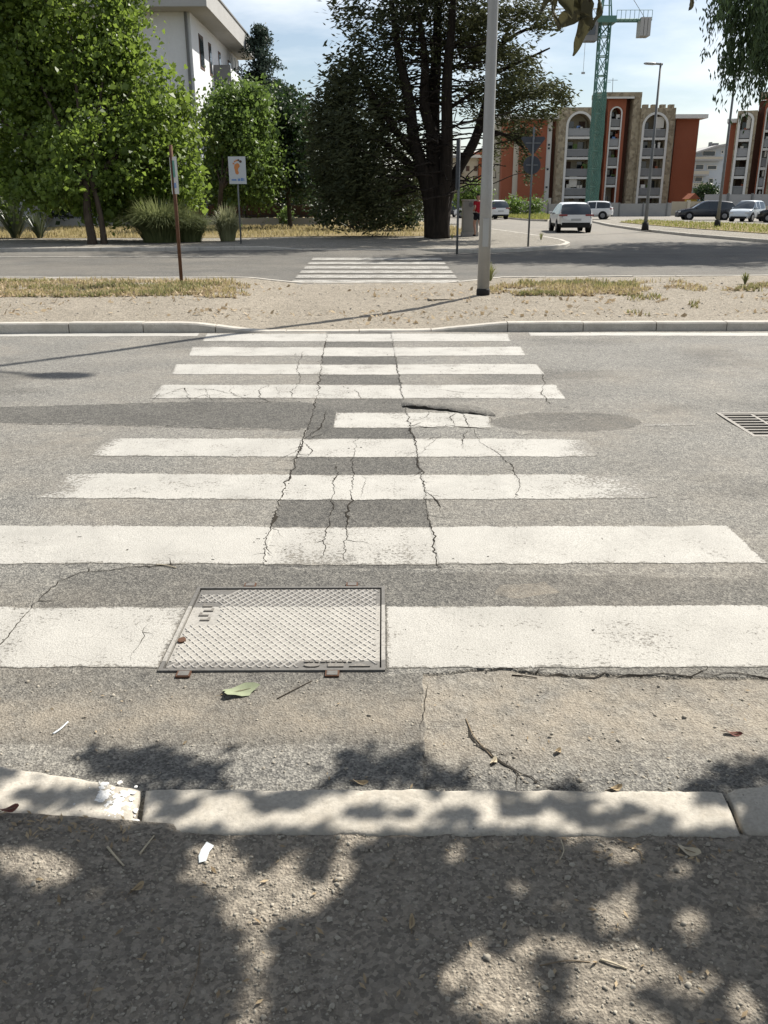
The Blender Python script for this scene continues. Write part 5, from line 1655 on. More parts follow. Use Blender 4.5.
while xa < xb - 0.1:
    bx('panel', xa, min(xb, xa + 2.2), 100, 100.2, 0, 1.5, M['concrete'], lw)
    bx('pier', min(xb, xa + 2.2), min(xb, xa + 2.2) + 0.3, 99.9, 100.3, 0, 1.8, M['concrete'], lw)
    xa += 2.5
bush('bramble', 'tangled green shrub along the wall left of the white hatchback', G(520, 212.5, 0), [ell_px(515, 207, 10, 6, 93), ell_px(533, 206, 10, 6, 93)], 70, 16, 0.35, 0.35, M['light_leaf'], 36)
for k, (px, py, s_) in enumerate(((405, 195, 14), (425, 196, 12), (455, 190, 12), (470, 188, 10), (345, 195, 30), (390, 192, 14))):
    Yt = 150 + 9 * k
    broad_tree('street_tree_far', ['distant round tree left of the conifer trunk', 'distant low tree right behind the conifer trunk', 'distant tree between the conifer trunk and the grey cabinet',
               'distant tree above the red-shirted jogger', 'distant broad tree behind the laurel bush', 'distant small tree above the parked white car'][k],
               (V(px, 200, Yt).x, Yt, 0), [ell_px(px, py, s_, s_ * 0.7, Yt), ell_px(px - s_ * 0.5, py + 5, s_ * 0.7, s_ * 0.5, Yt)], 2.0, 0.2, 120, 16, 0.6, 0.7, M['dark_leaf'], M['bark'], 70 + k)

# ================================================================== TOWER CRANE
Yt = 116.0
cbx = V(591.5, 205, Yt).x
crane = tag(empty('tower_crane', (cbx, Yt, 0)), 'green lattice tower crane with netted mast and counterweight', 'crane')
hw = 0.58
zn = V(600, 93, Yt).z; zj = V(600, 24, Yt).z
bx('base', cbx - 1.6, cbx + 1.6, Yt - 1.6, Yt + 1.6, 0, 1.0, M['concrete'], crane)
z_ = 1.0
while z_ < zj - 0.2:
    z2 = min(z_ + 2.1, zj)
    mb = MB()
    for sx in (-hw, hw):
        for sy in (-hw, hw):
            mb.tube([(cbx + sx, Yt + sy, z_), (cbx + sx, Yt + sy, z2)], 0.10, 5)
    for a, b in (((-hw, -hw), (hw, -hw)), ((hw, -hw), (hw, hw)), ((hw, hw), (-hw, hw)), ((-hw, hw), (-hw, -hw))):
        mb.tube([(cbx + a[0], Yt + a[1], z_), (cbx + b[0], Yt + b[1], z_)], 0.07, 4)
        mb.tube([(cbx + a[0], Yt + a[1], z_), (cbx + b[0], Yt + b[1], z2)], 0.05, 4)
        mb.tube([(cbx + b[0], Yt + b[1], z_), (cbx + a[0], Yt + a[1], z2)], 0.05, 4)
    mb.build('mast_section', M['crane_green'], crane)
    z_ = z2
mb = MB()
e_ = hw + 0.14
for (a, b) in (((-e_, -e_), (e_, -e_)), ((e_, -e_), (e_, e_)), ((e_, e_), (-e_, e_)), ((-e_, e_), (-e_, -e_))):
    n_ = 18
    for k in range(n_):
        za, zb_ = lerp(1.0, zn, k / n_), lerp(1.0, zn, (k + 1) / n_)
        i0 = len(mb.v)
        for (q_, zz) in ((a, za), (b, za), (b, zb_), (a, zb_)):
            mb.v.append((cbx + q_[0] * (1 + 0.05 * math.sin(zz * 2.1)), Yt + q_[1] * (1 + 0.05 * math.cos(zz * 1.7)), zz))
        mb.f.append((i0, i0 + 1, i0 + 2, i0 + 3))
mb.build('netting', M['net_green'], crane)
bx('slewing_ring', cbx - 1.1, cbx + 1.1, Yt - 1.1, Yt + 1.1, zj, zj + 0.7, M['crane_green'], crane)
cab = bx('cab', cbx - 2.4, cbx - 1.0, Yt - 1.0, Yt + 0.6, zj - 1.9, zj + 0.2, M['stucco_grey'], crane)
bx('cab_window', cbx - 2.42, cbx - 1.3, Yt - 1.04, Yt - 0.99, zj - 1.3, zj - 0.3, M['glass'], cab)
zc = V(640, 26.5, Yt).z; xe = V(650, 26, Yt).x
mb = MB()
for sy in (-0.55, 0.55):
    mb.tube([(cbx + 1.0, Yt + sy, zj + 0.35), (xe, Yt + sy, zj + 0.35)], 0.13, 5)
for k in range(9):
    x_ = lerp(cbx + 1.2, xe, k / 8)
    mb.tube([(x_, Yt - 0.55, zj + 0.35), (x_, Yt + 0.55, zj + 0.35)], 0.06, 4)
    mb.tube([(x_, Yt - 0.55, zj + 0.35), (x_, Yt - 0.55, zj + 1.35)], 0.03, 4)
mb.tube([(cbx + 1.2, Yt - 0.55, zj + 1.35), (xe, Yt - 0.55, zj + 1.35)], 0.03, 4)
mb.build('counter_jib', M['crane_green'], crane)
cwx0 = V(638.5, 26, Yt).x
for k in range(3):
    bx('counterweight', lerp(cwx0, xe - 0.1, k / 3) + 0.03, lerp(cwx0, xe - 0.1, (k + 1) / 3) - 0.03, Yt - 0.9, Yt + 0.9, V(640, 37, Yt).z, V(640, 18.5, Yt).z, M['fascia'], crane)
mb = MB()
apex = (cbx, Yt, zj + 6.5)
for sx in (-0.6, 0.6):
    for sy in (-0.6, 0.6):
        mb.tube([(cbx + sx, Yt + sy, zj + 0.7), apex], 0.09, 5)
for k in range(1, 5):
    f_ = 1 - k / 5; h_ = lerp(zj + 0.7, zj + 6.5, k / 5)
    mb.tube([(cbx - 0.6 * f_, Yt - 0.6 * f_, h_), (cbx + 0.6 * f_, Yt - 0.6 * f_, h_)], 0.05, 4)
mb.build('tower_head', M['crane_green'], crane)
mb = MB(); x2 = cbx - 26
for (oy, oz) in ((-0.6, 0), (0.6, 0), (0, 1.1)):
    mb.tube([(cbx - 1.0, Yt + oy, zj + 0.5 + oz), (x2, Yt + oy, zj + 0.5 + oz)], 0.07, 4)
for k in range(26):
    x_ = cbx - 1 - k; x3 = x_ - 1
    mb.tube([(x_, Yt - 0.6, zj + 0.5), ((x_ + x3) / 2, Yt, zj + 1.6)], 0.035, 4); mb.tube([((x_ + x3) / 2, Yt, zj + 1.6), (x3, Yt - 0.6, zj + 0.5)], 0.035, 4)
mb.build('jib', M['galv'], crane)
mb = MB(); mb.tube([apex, (xe - 0.6, Yt, zj + 0.5)], 0.03, 4); mb.tube([apex, (cbx - 18, Yt, zj + 1.6)], 0.03, 4); mb.build('tie_rope', M['black_metal'], crane)
hx = V(584, 60, Yt).x
mb = MB(); mb.tube([(hx, Yt, zj + 0.4), (hx, Yt, V(582, 72, Yt).z)], 0.025, 4); mb.box(hx - 0.2, hx + 0.2, Yt - 0.1, Yt + 0.1, V(582, 74, Yt).z, V(582, 72, Yt).z); mb.build('hook_cable', M['galv'], crane)

# ================================================================== POLES AND SIGNS
# -- lamp column on the median
pb = G(483, 293.5, 0.12)
lp = tag(empty('lamp_column', pb), 'tall grey street lamp column standing on the sandy median', 'lamp post')
mb = MB(); mb.tube([pb + Vector((0, 0, -0.1)), pb + Vector((0, 0, 1.8)), pb + Vector((0, 0, 1.82)), pb + Vector((0, 0, 5)), pb + Vector((0, 0, 9.0))], [0.105, 0.100, 0.096, 0.080, 0.055], 12)
mb.build('column', M['pole'], lp, smooth=True)
MB().tube([pb + Vector((0, 0, -0.1)), pb + Vector((0, 0, 0.06)), pb + Vector((0, 0, 0.085))], [0.118, 0.116, 0.108], 14).build('base_collar', M['tar'], lp, smooth=True)
bx('inspection_door', pb.x - 0.05, pb.x + 0.05, pb.y - 0.108, pb.y - 0.09, 0.9, 1.35, M['galv'], lp)
for sg in (-1, 1):
    a_ = pb + Vector((0, 0, 8.95)); b_ = a_ + Vector((0.9 * sg, -0.15 * sg, 0.22))
    ar = MB().tube([a_, b_], [0.04, 0.035], 8).build('arm', M['pole'], lp, smooth=True)
    c_ = b_ + Vector((0.62 * sg, -0.1 * sg, 0.02))
    MB().tube([b_ - Vector((0.05 * sg, 0, 0)), b_.lerp(c_, 0.3), b_.lerp(c_, 0.8), c_], [0.05, 0.15, 0.14, 0.06], 10).build('lamp_head', M['galv'], ar, smooth=True)
bx('slab', pb.x - 0.95, pb.x - 0.25, pb.y - 0.35, pb.y + 0.1, 0.06, float(med_z(np.array([pb.x - 0.6]), np.array([pb.y]))[0]) + 0.008, M['sand'], lp, bevel=0.005)

# -- rusty post with a sign seen almost edge on
rp = G(181.5, 282.5, 0.12)
rs = tag(empty('rusty_sign_post', rp), 'thin rusty post with a narrow white sign seen nearly edge-on', 'sign post')
zt_ = V(170, 145, rp.y).z
MB().tube([rp + Vector((0, 0, -0.1)), rp + Vector((0.01, 0, zt_ * 0.5)), (rp.x, rp.y, zt_)], 0.035, 8).build('post', M['rust'], rs, smooth=True)
za_, zb_ = V(172, 194, rp.y).z, V(171, 157, rp.y).z
cs, sn = math.cos(R(-60)), math.sin(R(-60))


def plate_local(name, u0, u1, z0, z1, t0, t1, mat, parent, org):
    mb_ = MB()
    for (u, t, z) in ((u0, t0, z0), (u1, t0, z0), (u1, t1, z0), (u0, t1, z0), (u0, t0, z1), (u1, t0, z1), (u1, t1, z1), (u0, t1, z1)):
        mb_.v.append((org.x + u * cs - t * sn, org.y + u * sn + t * cs, z))
    mb_.f += [(3, 2, 1, 0), (4, 5, 6, 7), (0, 1, 5, 4), (1, 2, 6, 5), (2, 3, 7, 6), (3, 0, 4, 7)]
    return mb_.build(name, mat, parent)


rp = rp + Vector((0.075, -0.02, 0))
pl = plate_local('sign_plate', -0.19, 0.21, za_, zb_, -0.055, -0.04, M['sign_white'], rs, rp)
plate_local('print_band', -0.06, 0.10, lerp(za_, zb_, 0.45), lerp(za_, zb_, 0.9), -0.058, -0.055, M['sign_green'], pl, rp)
plate_local('print_band', -0.10, 0.12, lerp(za_, zb_, 0.16), lerp(za_, zb_, 0.30), -0.058, -0.055, M['sign_blue'], pl, rp)

# -- sign with the foot
fp = G(241, 243.5, 0.13)
fs = tag(empty('foot_sign', fp), 'white rectangular sign with an orange foot emblem on a thin post', 'sign')
zt_, zb_ = V(237, 156.5, fp.y).z, V(237, 184, fp.y).z
xl_, xr_ = V(228.8, 170, fp.y).x, V(246, 170, fp.y).x
MB().tube([fp + Vector((0, 0, -0.1)), (V(237.5, 180, fp.y).x, fp.y + 0.05, zt_ - 0.1)], 0.03, 8).build('post', M['galv_dark'], fs, smooth=True)
pl = bx('sign_plate', xl_, xr_, fp.y - 0.03, fp.y, zb_, zt_, M['sign_white'], fs)
cxs, W_, H_ = (xl_ + xr_) / 2, xr_ - xl_, zt_ - zb_
foot = [(-.13, .18), (.02, .26), (.12, .2), (.14, .08), (.05, -.02), (.03, -.12), (.08, -.22), (.06, -.3), (-.02, -.33), (-.1, -.28), (-.12, -.14), (-.16, 0.02)]
mb = MB(); mb.prism([(cxs + a * W_ * 1.1, (zt_ + zb_) / 2 + H_ * 0.08 + b * H_ * 0.72) for a, b in reversed(foot)], 'y', fp.y - 0.037, fp.y - 0.032)
mb.build('foot_emblem', M['sign_orange'], pl)
for k, (a, b, rr_) in enumerate(((-.20, .27, .05), (-.12, .36, .05), (-.02, .41, .055), (.09, .42, .06), (.21, .36, .075))):
    mb = MB(); mb.prism([(cxs + (a + rr_ * math.cos(t)) * W_, (zt_ + zb_) / 2 + H_ * 0.03 + (b + rr_ * 0.8 * math.sin(t)) * H_ * 0.8) for t in np.linspace(0, -6.283, 13)[:-1]], 'y', fp.y - 0.037, fp.y - 0.032)
    mb.build('toe', M['sign_orange'] if k < 3 else M['shutter'], pl)
for (a0, a1, b0, b1) in ((-.36, -.08, .12, .18), (.0, .14, .11, .20), (.18, .30, .11, .22), (.33, .38, .11, .21)):
    bx('faded_print', cxs + a0 * W_, cxs + a1 * W_, fp.y - 0.037, fp.y - 0.032, zb_ + b0 * H_, zb_ + b1 * H_, M['sign_blue'], pl)

# -- bare post with an edge-on sign at the corner
cp_ = G(457, 251, 0.12)
cs_ = tag(empty('corner_sign_post', cp_), 'slim grey post with an edge-on sign right of the conifer trunk', 'sign post')
zt_ = V(457, 139, cp_.y).z
MB().tube([cp_ + Vector((0, 0, -0.1)), (cp_.x, cp_.y, zt_)], 0.036, 8).build('post', M['galv_dark'], cs_, smooth=True)
bx('sign_plate', cp_.x - 0.075, cp_.x - 0.055, cp_.y - 0.3, cp_.y + 0.3, V(457, 190, cp_.y).z, zt_ - 0.02, M['sign_back'], cs_)
for zz in (0.25, 0.75):
    z_ = lerp(V(457, 190, cp_.y).z, zt_, zz); bx('bracket', cp_.x - 0.056, cp_.x - 0.03, cp_.y - 0.06, cp_.y + 0.06, z_, z_ + 0.05, M['galv'], cs_)

# -- give-way sign and round sign, both from behind
gp = G(528, 246, 0.12)
gs = tag(empty('traffic_sign_post', gp), 'post carrying an upside-down triangle and a round sign seen from behind', 'sign post')
MB().tube([gp + Vector((0, 0, -0.1)), (gp.x, gp.y, V(530, 127, gp.y).z)], 0.034, 8).build('post', M['galv_dark'], gs, smooth=True)
gc = V(530.5, 165, gp.y); yv = gp.y + 0.05
za_, zb_ = V(530, 136.5, gp.y).z, V(530, 154.5, gp.y).z
hwid = mpp(gp.y) * 12.0
tri = [(gp.x - hwid, za_ - 0.06), (gp.x - hwid + 0.05, za_), (gp.x + hwid - 0.05, za_), (gp.x + hwid, za_ - 0.06), (gp.x + 0.05, zb_ + 0.02), (gp.x, zb_), (gp.x - 0.05, zb_ + 0.02)]
t1 = MB().prism(tri, 'y', yv, yv + 0.012).build('triangle_sign', M['sign_back'], gs)
bx('bracket', gp.x - 0.25, gp.x + 0.25, yv - 0.02, yv - 0.002, za_ - 0.22, za_ - 0.18, M['galv_dark'], t1)
rad_ = mpp(gp.y) * 8.6
t2 = MB().prism([(gp.x + rad_ * math.cos(t), gc.z + rad_ * math.sin(t)) for t in np.linspace(0, 6.283, 33)[:-1]], 'y', yv, yv + 0.012).build('round_sign', M['sign_back'], gs)
bx('bracket', gp.x - 0.2, gp.x + 0.2, yv - 0.02, yv - 0.002, gc.z - 0.02, gc.z + 0.02, M['galv_dark'], t2)

# -- concrete service cabinet
kb = G(470, 235.5, 0.13)
kc = tag(empty('service_cabinet', kb), 'grey upright service cabinet between the conifer trunk and the jogger', 'cabinet')
hwid = mpp(kb.y) * 8; zt_ = V(470, 201, kb.y).z
M['cabinet'] = plain('cabinet_grey', (0.30, 0.30, 0.28), 0.8, 0.2, var=0.1, scale=3)
bx('plinth', kb.x - hwid - 0.03, kb.x + hwid + 0.03, kb.y - 0.02, kb.y + 0.52, 0.05, 0.28, M['concrete'], kc, bevel=0.01)
bx('body', kb.x - hwid, kb.x + hwid, kb.y, kb.y + 0.5, 0.28, zt_, M['cabinet'], kc, bevel=0.015)
bx('cap', kb.x - hwid - 0.03, kb.x + hwid + 0.03, kb.y - 0.03, kb.y + 0.53, zt_ + 0.001, zt_ + 0.06, M['concrete'], kc, bevel=0.01)
bx('door', kb.x - hwid + 0.06, kb.x + hwid - 0.06, kb.y - 0.012, kb.y - 0.002, 0.34, zt_ - 0.3, M['cabinet'], kc)
MB().prism([(kb.x + 0.1 * math.cos(t), zt_ - 0.16 + 0.1 * math.sin(t)) for t in np.linspace(0, 6.283, 17)[:-1]], 'y', kb.y - 0.02, kb.y - 0.003).build('vent', M['galv_dark'], kc)

# -- distant lamp posts on the island
for (bpx, bpy_, tpx, tpy, lab, arm) in ((645, 229.3, 657, 63, 'tall thin lamp post with a short arm on the right island', True), (717, 226.8, 728, 104, 'thin grey post on the right island in front of the dark estate car', False)):
    b_ = G(bpx, bpy_, 0.14); zt_ = V(tpx, tpy, b_.y).z
    t = tag(empty('street_lamp', b_), lab, 'lamp post', 'lamp posts on the island')
    if not arm: zt_ += 3.0
    MB().tube([b_ + Vector((0, 0, -0.05)), b_ + Vector((0, 0, 1.5)), (b_.x, b_.y, zt_)], [0.105, 0.085, 0.05], 9).build('column', M['galv_dark'], t, smooth=True)
    MB().tube([b_ + Vector((0, 0, -0.05)), b_ + Vector((0, 0, 0.35))], [0.2, 0.16], 9).build('base_collar', M['tar'], t, smooth=True)
    a_ = Vector((b_.x, b_.y, zt_ - 0.06))
    ar = MB().tube([a_ + Vector((0.1, 0, 0.0)), a_ + Vector((-0.25, 0, 0.03))], 0.05, 7).build('arm', M['galv_dark'], t)
    MB().tube([a_ + Vector((-0.2, 0, 0.02)), a_ + Vector((-0.4, 0, 0.03)), a_ + Vector((-0.75, 0, 0.04)), a_ + Vector((-0.85, 0, 0.04))], [0.04, 0.07, 0.06, 0.03], 8).build('lamp_head', M['galv'], ar, smooth=True)

# ================================================================== CARS
PROF = {  # x/L, top/H, belt/H  (rear to front)
    'suv': [(-.5, .50, .50), (-.495, .60, .60), (-.475, .66, .63), (-.435, .82, .63), (-.385, .945, .63), (-.30, .985, .62), (-.17, .999, .61), (-.155, 1.0, .61), (-.02, 1.0, .60), (0.0, 1.0, .60), (.07, .975, .60), (.15, .87, .60), (.22, .73, .60), (.275, .625, .60), (.38, .59, .575), (.46, .53, .52), (.49, .45, .44), (.5, .36, .36)],
    'wagon': [(-.5, .48, .48), (-.495, .60, .60), (-.48, .66, .62), (-.45, .82, .62), (-.42, .94, .62), (-.33, .98, .62), (-.19, 1.0, .61), (-.175, 1.0, .61), (-.03, 1.0, .60), (-.01, .995, .60), (.06, .96, .60), (.14, .84, .60), (.20, .73, .60), (.26, .62, .60), (.38, .57, .555), (.46, .50, .49), (.49, .42, .41), (.5, .34, .34)],
    'hatch': [(-.5, .48, .48), (-.495, .60, .60), (-.485, .66, .62), (-.455, .82, .62), (-.42, .94, .62), (-.33, .985, .61), (-.14, 1.0, .60), (-.12, 1.0, .60), (.06, .985, .59), (.085, .97, .59), (.13, .92, .59), (.20, .81, .59), (.26, .70, .59), (.31, .61, .59), (.40, .57, .56), (.46, .51, .50), (.49, .43, .42), (.5, .34, .34)],
}


def submesh(name, V_, faces, mat, parent, smooth=True):
    used = sorted({i for f in faces for i in f}); mp = {u: k for k, u in enumerate(used)}
    mb_ = MB(); mb_.v = [V_[u] for u in used]; mb_.f = [tuple(mp[i] for i in f) for f in faces]
    return mb_.build(name, mat, parent, smooth=smooth, local=True)


def make_car(name, label, loc, heading, kind, paint, L, W, H, cat='car', clad=False, group=None):
    """heading: degrees clockwise from +Y; local +x is forward"""
    t = tag(empty(name, (loc[0], loc[1], loc[2] if len(loc) > 2 else 0), R(90 - heading)), label, cat, group)
    st = PROF[kind]; VV = []; m = 13
    for (fx, tp, bl) in st:
        x = fx * L; tz, bz = tp * H, min(bl, tp) * H
        end = abs(fx)
        w = W / 2 * (1 - 0.14 * max(0, (end - 0.40) / 0.10) ** 2)
        wr = w * (0.975 - 0.24 * (tz - bz) / (0.40 * H))
        zb = 0.17 * H
        z1, z2 = min(0.30 * H, lerp(zb, bz, .35)), min(0.47 * H, lerp(zb, bz, .7))
        half = [(w * 0.90, zb), (w * 0.985, z1), (w, z2), (w * 0.972, bz), (wr, lerp(bz, tz, 0.88)), (wr * 0.86, tz)]
        ring = [(x, y_, z_) for y_, z_ in half] + [(x, 0, tz + 0.012 * H * (tz > bz + 0.01))] + [(x, -y_, z_) for y_, z_ in reversed(half)]
        VV += ring
    body, sidew, wind, rear, low = [], [], [], [], []
    for i_ in range(len(st) - 1):
        a, b = st[i_], st[i_ + 1]
        for k in range(m - 1):
            f = (i_ * m + k, i_ * m + k + 1, (i_ + 1) * m + k + 1, (i_ + 1) * m + k)
            ka = min(k, 11 - k)
            gap = min(a[1] - min(a[2], a[1]), b[1] - min(b[2], b[1]))
            mx_ = max(a[1] - a[2], b[1] - b[2])
            mid = (a[0] + b[0]) / 2
            pillar = (b[0] - a[0]) < 0.027 and abs(mid) < 0.25
            if ka == 3 and mx_ > 0.06 and not pillar and -0.44 < mid < 0.25: sidew.append(f)
            elif ka in (4, 5) and 0.10 < mid < 0.30 and mx_ > 0.02: wind.append(f)
            elif ka in (4, 5) and -0.49 < mid < -0.40 and mx_ > 0.02: rear.append(f)
            elif ka == 0: low.append(f)
            else: body.append(f)
        low.append((i_ * m, (i_ + 1) * m, (i_ + 1) * m + m - 1, i_ * m + m - 1))
    body.append(tuple(range(m))); body.append(tuple((len(st) - 1) * m + k for k in reversed(range(m))))
    bd = submesh('body', VV, body, paint, t)
    submesh('sill', VV, low, M['plastic'] if clad else paint, t)
    submesh('side_window', VV, [f for f in sidew if VV[f[0]][1] > 0], M['glass'], t)
    submesh('side_window', VV, [f for f in sidew if VV[f[0]][1] < 0], M['glass'], t)
    submesh('windscreen', VV, wind, M['glass'], t)
    submesh('rear_window', VV, rear, M['glass'], t)
    rw_ = 0.215 * H
    for fx in (-0.30, 0.31):
        for sg in (-1, 1):
            yo = sg * (W / 2 - 0.10)
            mb_ = MB()
            mb_.tube([(fx * L, sg * (W / 2 - 0.02), rw_), (fx * L, sg * (W / 2 + 0.004), rw_)], rw_ * 1.17, 20)
            mb_.build('wheel_arch', M['plastic'], t, local=True)
            mb_ = MB()
            mb_.tube([(fx * L, yo - sg * 0.12, rw_), (fx * L, yo - sg * 0.10, rw_), (fx * L, yo + sg * 0.10, rw_), (fx * L, yo + sg * 0.125, rw_)], [rw_ * 0.9, rw_, rw_, rw_ * 0.9], 20)
            wl = mb_.build('wheel', M['tyre'], t, smooth=False, local=True)
            mb_ = MB()
            mb_.tube([(fx * L, yo + sg * 0.126, rw_), (fx * L, yo + sg * 0.135, rw_)], [rw_ * 0.62, rw_ * 0.5], 10)
            mb_.build('rim', M['rim'], wl, local=True)
    for sg in (-1, 1):
        yl = sg * W * 0.36
        bx('tail_light', -0.5 * L - 0.012, -0.46 * L, min(yl - sg * .18, yl + sg * .14 * W), max(yl - sg * .18, yl + sg * .14 * W), 0.555 * H, 0.61 * H, M['tail'], t, local=True, bevel=0.01)
        bx('headlight', 0.462 * L, 0.496 * L, min(yl - sg * .15, yl + sg * .10 * W), max(yl - sg * .15, yl + sg * .10 * W), 0.40 * H, 0.47 * H, M['lamp_glass'], t, local=True, bevel=0.01)
        yo = sg * (W / 2 + 0.06)
        mb_ = MB(); mb_.box(0.19 * L - 0.06, 0.19 * L + 0.06, min(yo - 0.09, yo + 0.09), max(yo - 0.09, yo + 0.09), 0.60 * H, 0.69 * H); mb_.build('mirror', paint, t, bevel=0.02, local=True)
    bp = bx('rear_bumper', -0.5 * L - 0.03, -0.47 * L, -W * 0.41, W * 0.41, 0.17 * H, 0.34 * H if clad else 0.26 * H, M['plastic'], t, local=True, bevel=0.02)
    bx('front_bumper', 0.47 * L, 0.5 * L + 0.02, -W * 0.38, W * 0.38, 0.16 * H, 0.27 * H, M['plastic'], t, local=True, bevel=0.02)
    bx('number_plate', -0.5 * L - 0.022, -0.5 * L - 0.002, -0.26, 0.26, 0.40 * H, 0.47 * H, M['plate'], t, local=True)
    return t


make_car('white_suv', 'white crossover driving away with black lower cladding, right of the conifer', (10.15, 49.3), 3, 'suv', M['car_white'], 4.3, 1.78, 1.5, clad=True)
c_ = G(598, 219.5); make_car('white_hatchback', 'small white hatchback partly hidden behind the white crossover', (c_.x - 0.4, c_.y + 1), -70, 'hatch', M['car_white'], 3.6, 1.62, 1.5)
c_ = G(713, 220.5); make_car('dark_estate_car', 'dark navy estate car parked beyond the right island', (c_.x, c_.y + 2), -82, 'wagon', M['car_navy'], 4.55, 1.8, 1.5)
c_ = G(749, 222); make_car('pale_hatchback', 'small pale hatchback parked right of the dark estate car', (c_.x + 0.2, c_.y + 1.0), -138, 'hatch', M['car_pale'], 3.5, 1.62, 1.52)
c_ = G(774, 222.6); make_car('black_hatchback', 'black car cut off by the right edge', (c_.x + 0.8, c_.y), -70, 'hatch', M['car_black'], 3.9, 1.7, 1.5)
c_ = G(418, 215); make_car('parked_car', 'white parked car seen left of the conifer trunk', (c_.x, c_.y), 176, 'suv', M['car_white'], 4.3, 1.8, 1.6, group='cars parked along the far street')
c_ = G(404, 216); make_car('parked_car', 'dark parked car left of the white one behind the bush', (c_.x - 0.2, c_.y + 4), 176, 'hatch', M['car_silver'], 4.0, 1.75, 1.5, group='cars parked along the far street')
c_ = G(450, 217); make_car('parked_car', 'dark car showing between the conifer trunk and the cabinet', (c_.x, c_.y), -12, 'hatch', M['car_navy'], 4.0, 1.75, 1.5, group='cars parked along the far street')
c_ = G(473, 218.5); make_car('parked_car', 'white car behind the jogger, left of the lamp column', (c_.x + 0.5, c_.y + 2), -70, 'hatch', M['car_white'], 4.0, 1.75, 1.5, group='cars parked along the far street')
c_ = G(492, 219); make_car('parked_car', 'white car half hidden right of the lamp column', (c_.x, c_.y), -14, 'suv', M['car_white'], 4.2, 1.8, 1.6, group='cars parked along the far street')

# ================================================================== JOGGER
jb = G(477.5, 236.5, 0.13)
jog = tag(empty('person', jb, R(20)), 'person in a red top and dark shorts jogging, half hidden by the lamp column', 'person')


def skinned(name, verts, edges, rad, mat, parent):
    me_ = bpy.data.meshes.new(name); me_.from_pydata(verts, edges, [])
    o = bpy.data.objects.new(name, me_); COL.objects.link(o); o.parent = parent
    me_.materials.append(mat)
    m1 = o.modifiers.new('skin', 'SKIN'); m1.use_smooth_shade = True
    for i_, r_ in enumerate(rad):
        sv = me_.skin_vertices[0].data[i_]; sv.radius = (r_, r_) if not isinstance(r_, tuple) else r_
        sv.use_root = (i_ == 0)
    o.modifiers.new('sub', 'SUBSURF').levels = 2
    o.modifiers['sub'].render_levels = 2
    return o


bv = [(0, 0, .93), (0, 0, 1.12), (0, .02, 1.36), (0, .03, 1.47), (0, .04, 1.52), (0, .06, 1.62), (0, .07, 1.72),
      (-.09, 0, .90), (-.10, .16, .52), (-.10, .02, .16), (-.10, .10, .05), (-.10, .20, .04),
      (.09, 0, .90), (.10, .02, .50), (.10, -.30, .30), (.10, -.36, .20), (.10, -.40, .12),
      (-.17, .02, 1.40), (-.23, -.14, 1.18), (-.20, .06, 1.06), (-.18, .13, 1.08), (.17, .02, 1.40), (.23, .10, 1.17), (.18, .30, 1.25), (.16, .37, 1.29)]
be = [(0, 1), (1, 2), (2, 3), (3, 4), (4, 5), (5, 6), (0, 7), (7, 8), (8, 9), (9, 10), (10, 11), (0, 12), (12, 13), (13, 14), (14, 15), (15, 16), (2, 17), (17, 18), (18, 19), (19, 20), (2, 21), (21, 22), (22, 23), (23, 24)]
br = [(.15, .11), (.14, .10), (.15, .11), .06, .055, (.085, .10), (.07, .08), .095, .062, .042, .04, .035, .095, .062, .042, .04, .035, .062, .045, .036, .03, .062, .045, .036, .03]
skinned('body', bv, be, br, M['skin'], jog)
skinned('shirt', [bv[i_] for i_ in (0, 1, 2)] + [(0, .03, 1.45), bv[17], (-.21, -.08, 1.28), bv[21], (.21, .07, 1.28)], [(0, 1), (1, 2), (2, 3), (2, 4), (4, 5), (2, 6), (6, 7)], [(.18, .14), (.165, .125), (.175, .13), .08, .08, .065, .08, .065], M['red_cloth'], jog)
skinned('shorts', [(0, 0, .95), bv[7], (-.10, .09, .68), bv[12], (.10, .01, .66)], [(0, 1), (1, 2), (0, 3), (3, 4)], [(.165, .125), .12, .10, .12, .10], M['dark_cloth'], jog)
skinned('hair', [(0, .04, 1.68), (0, .05, 1.76)], [(0, 1)], [(.095, .10), (.075, .08)], M['dark_cloth'], jog)
for pts in (((-.10, .03, .07), (-.10, .13, .05), (-.10, .23, .04)), ((.10, -.34, .20), (.10, -.39, .13), (.10, -.43, .06))):
    skinned('shoe', list(pts), [(0, 1), (1, 2)], [.05, .05, .04], M['dark_cloth'], jog)

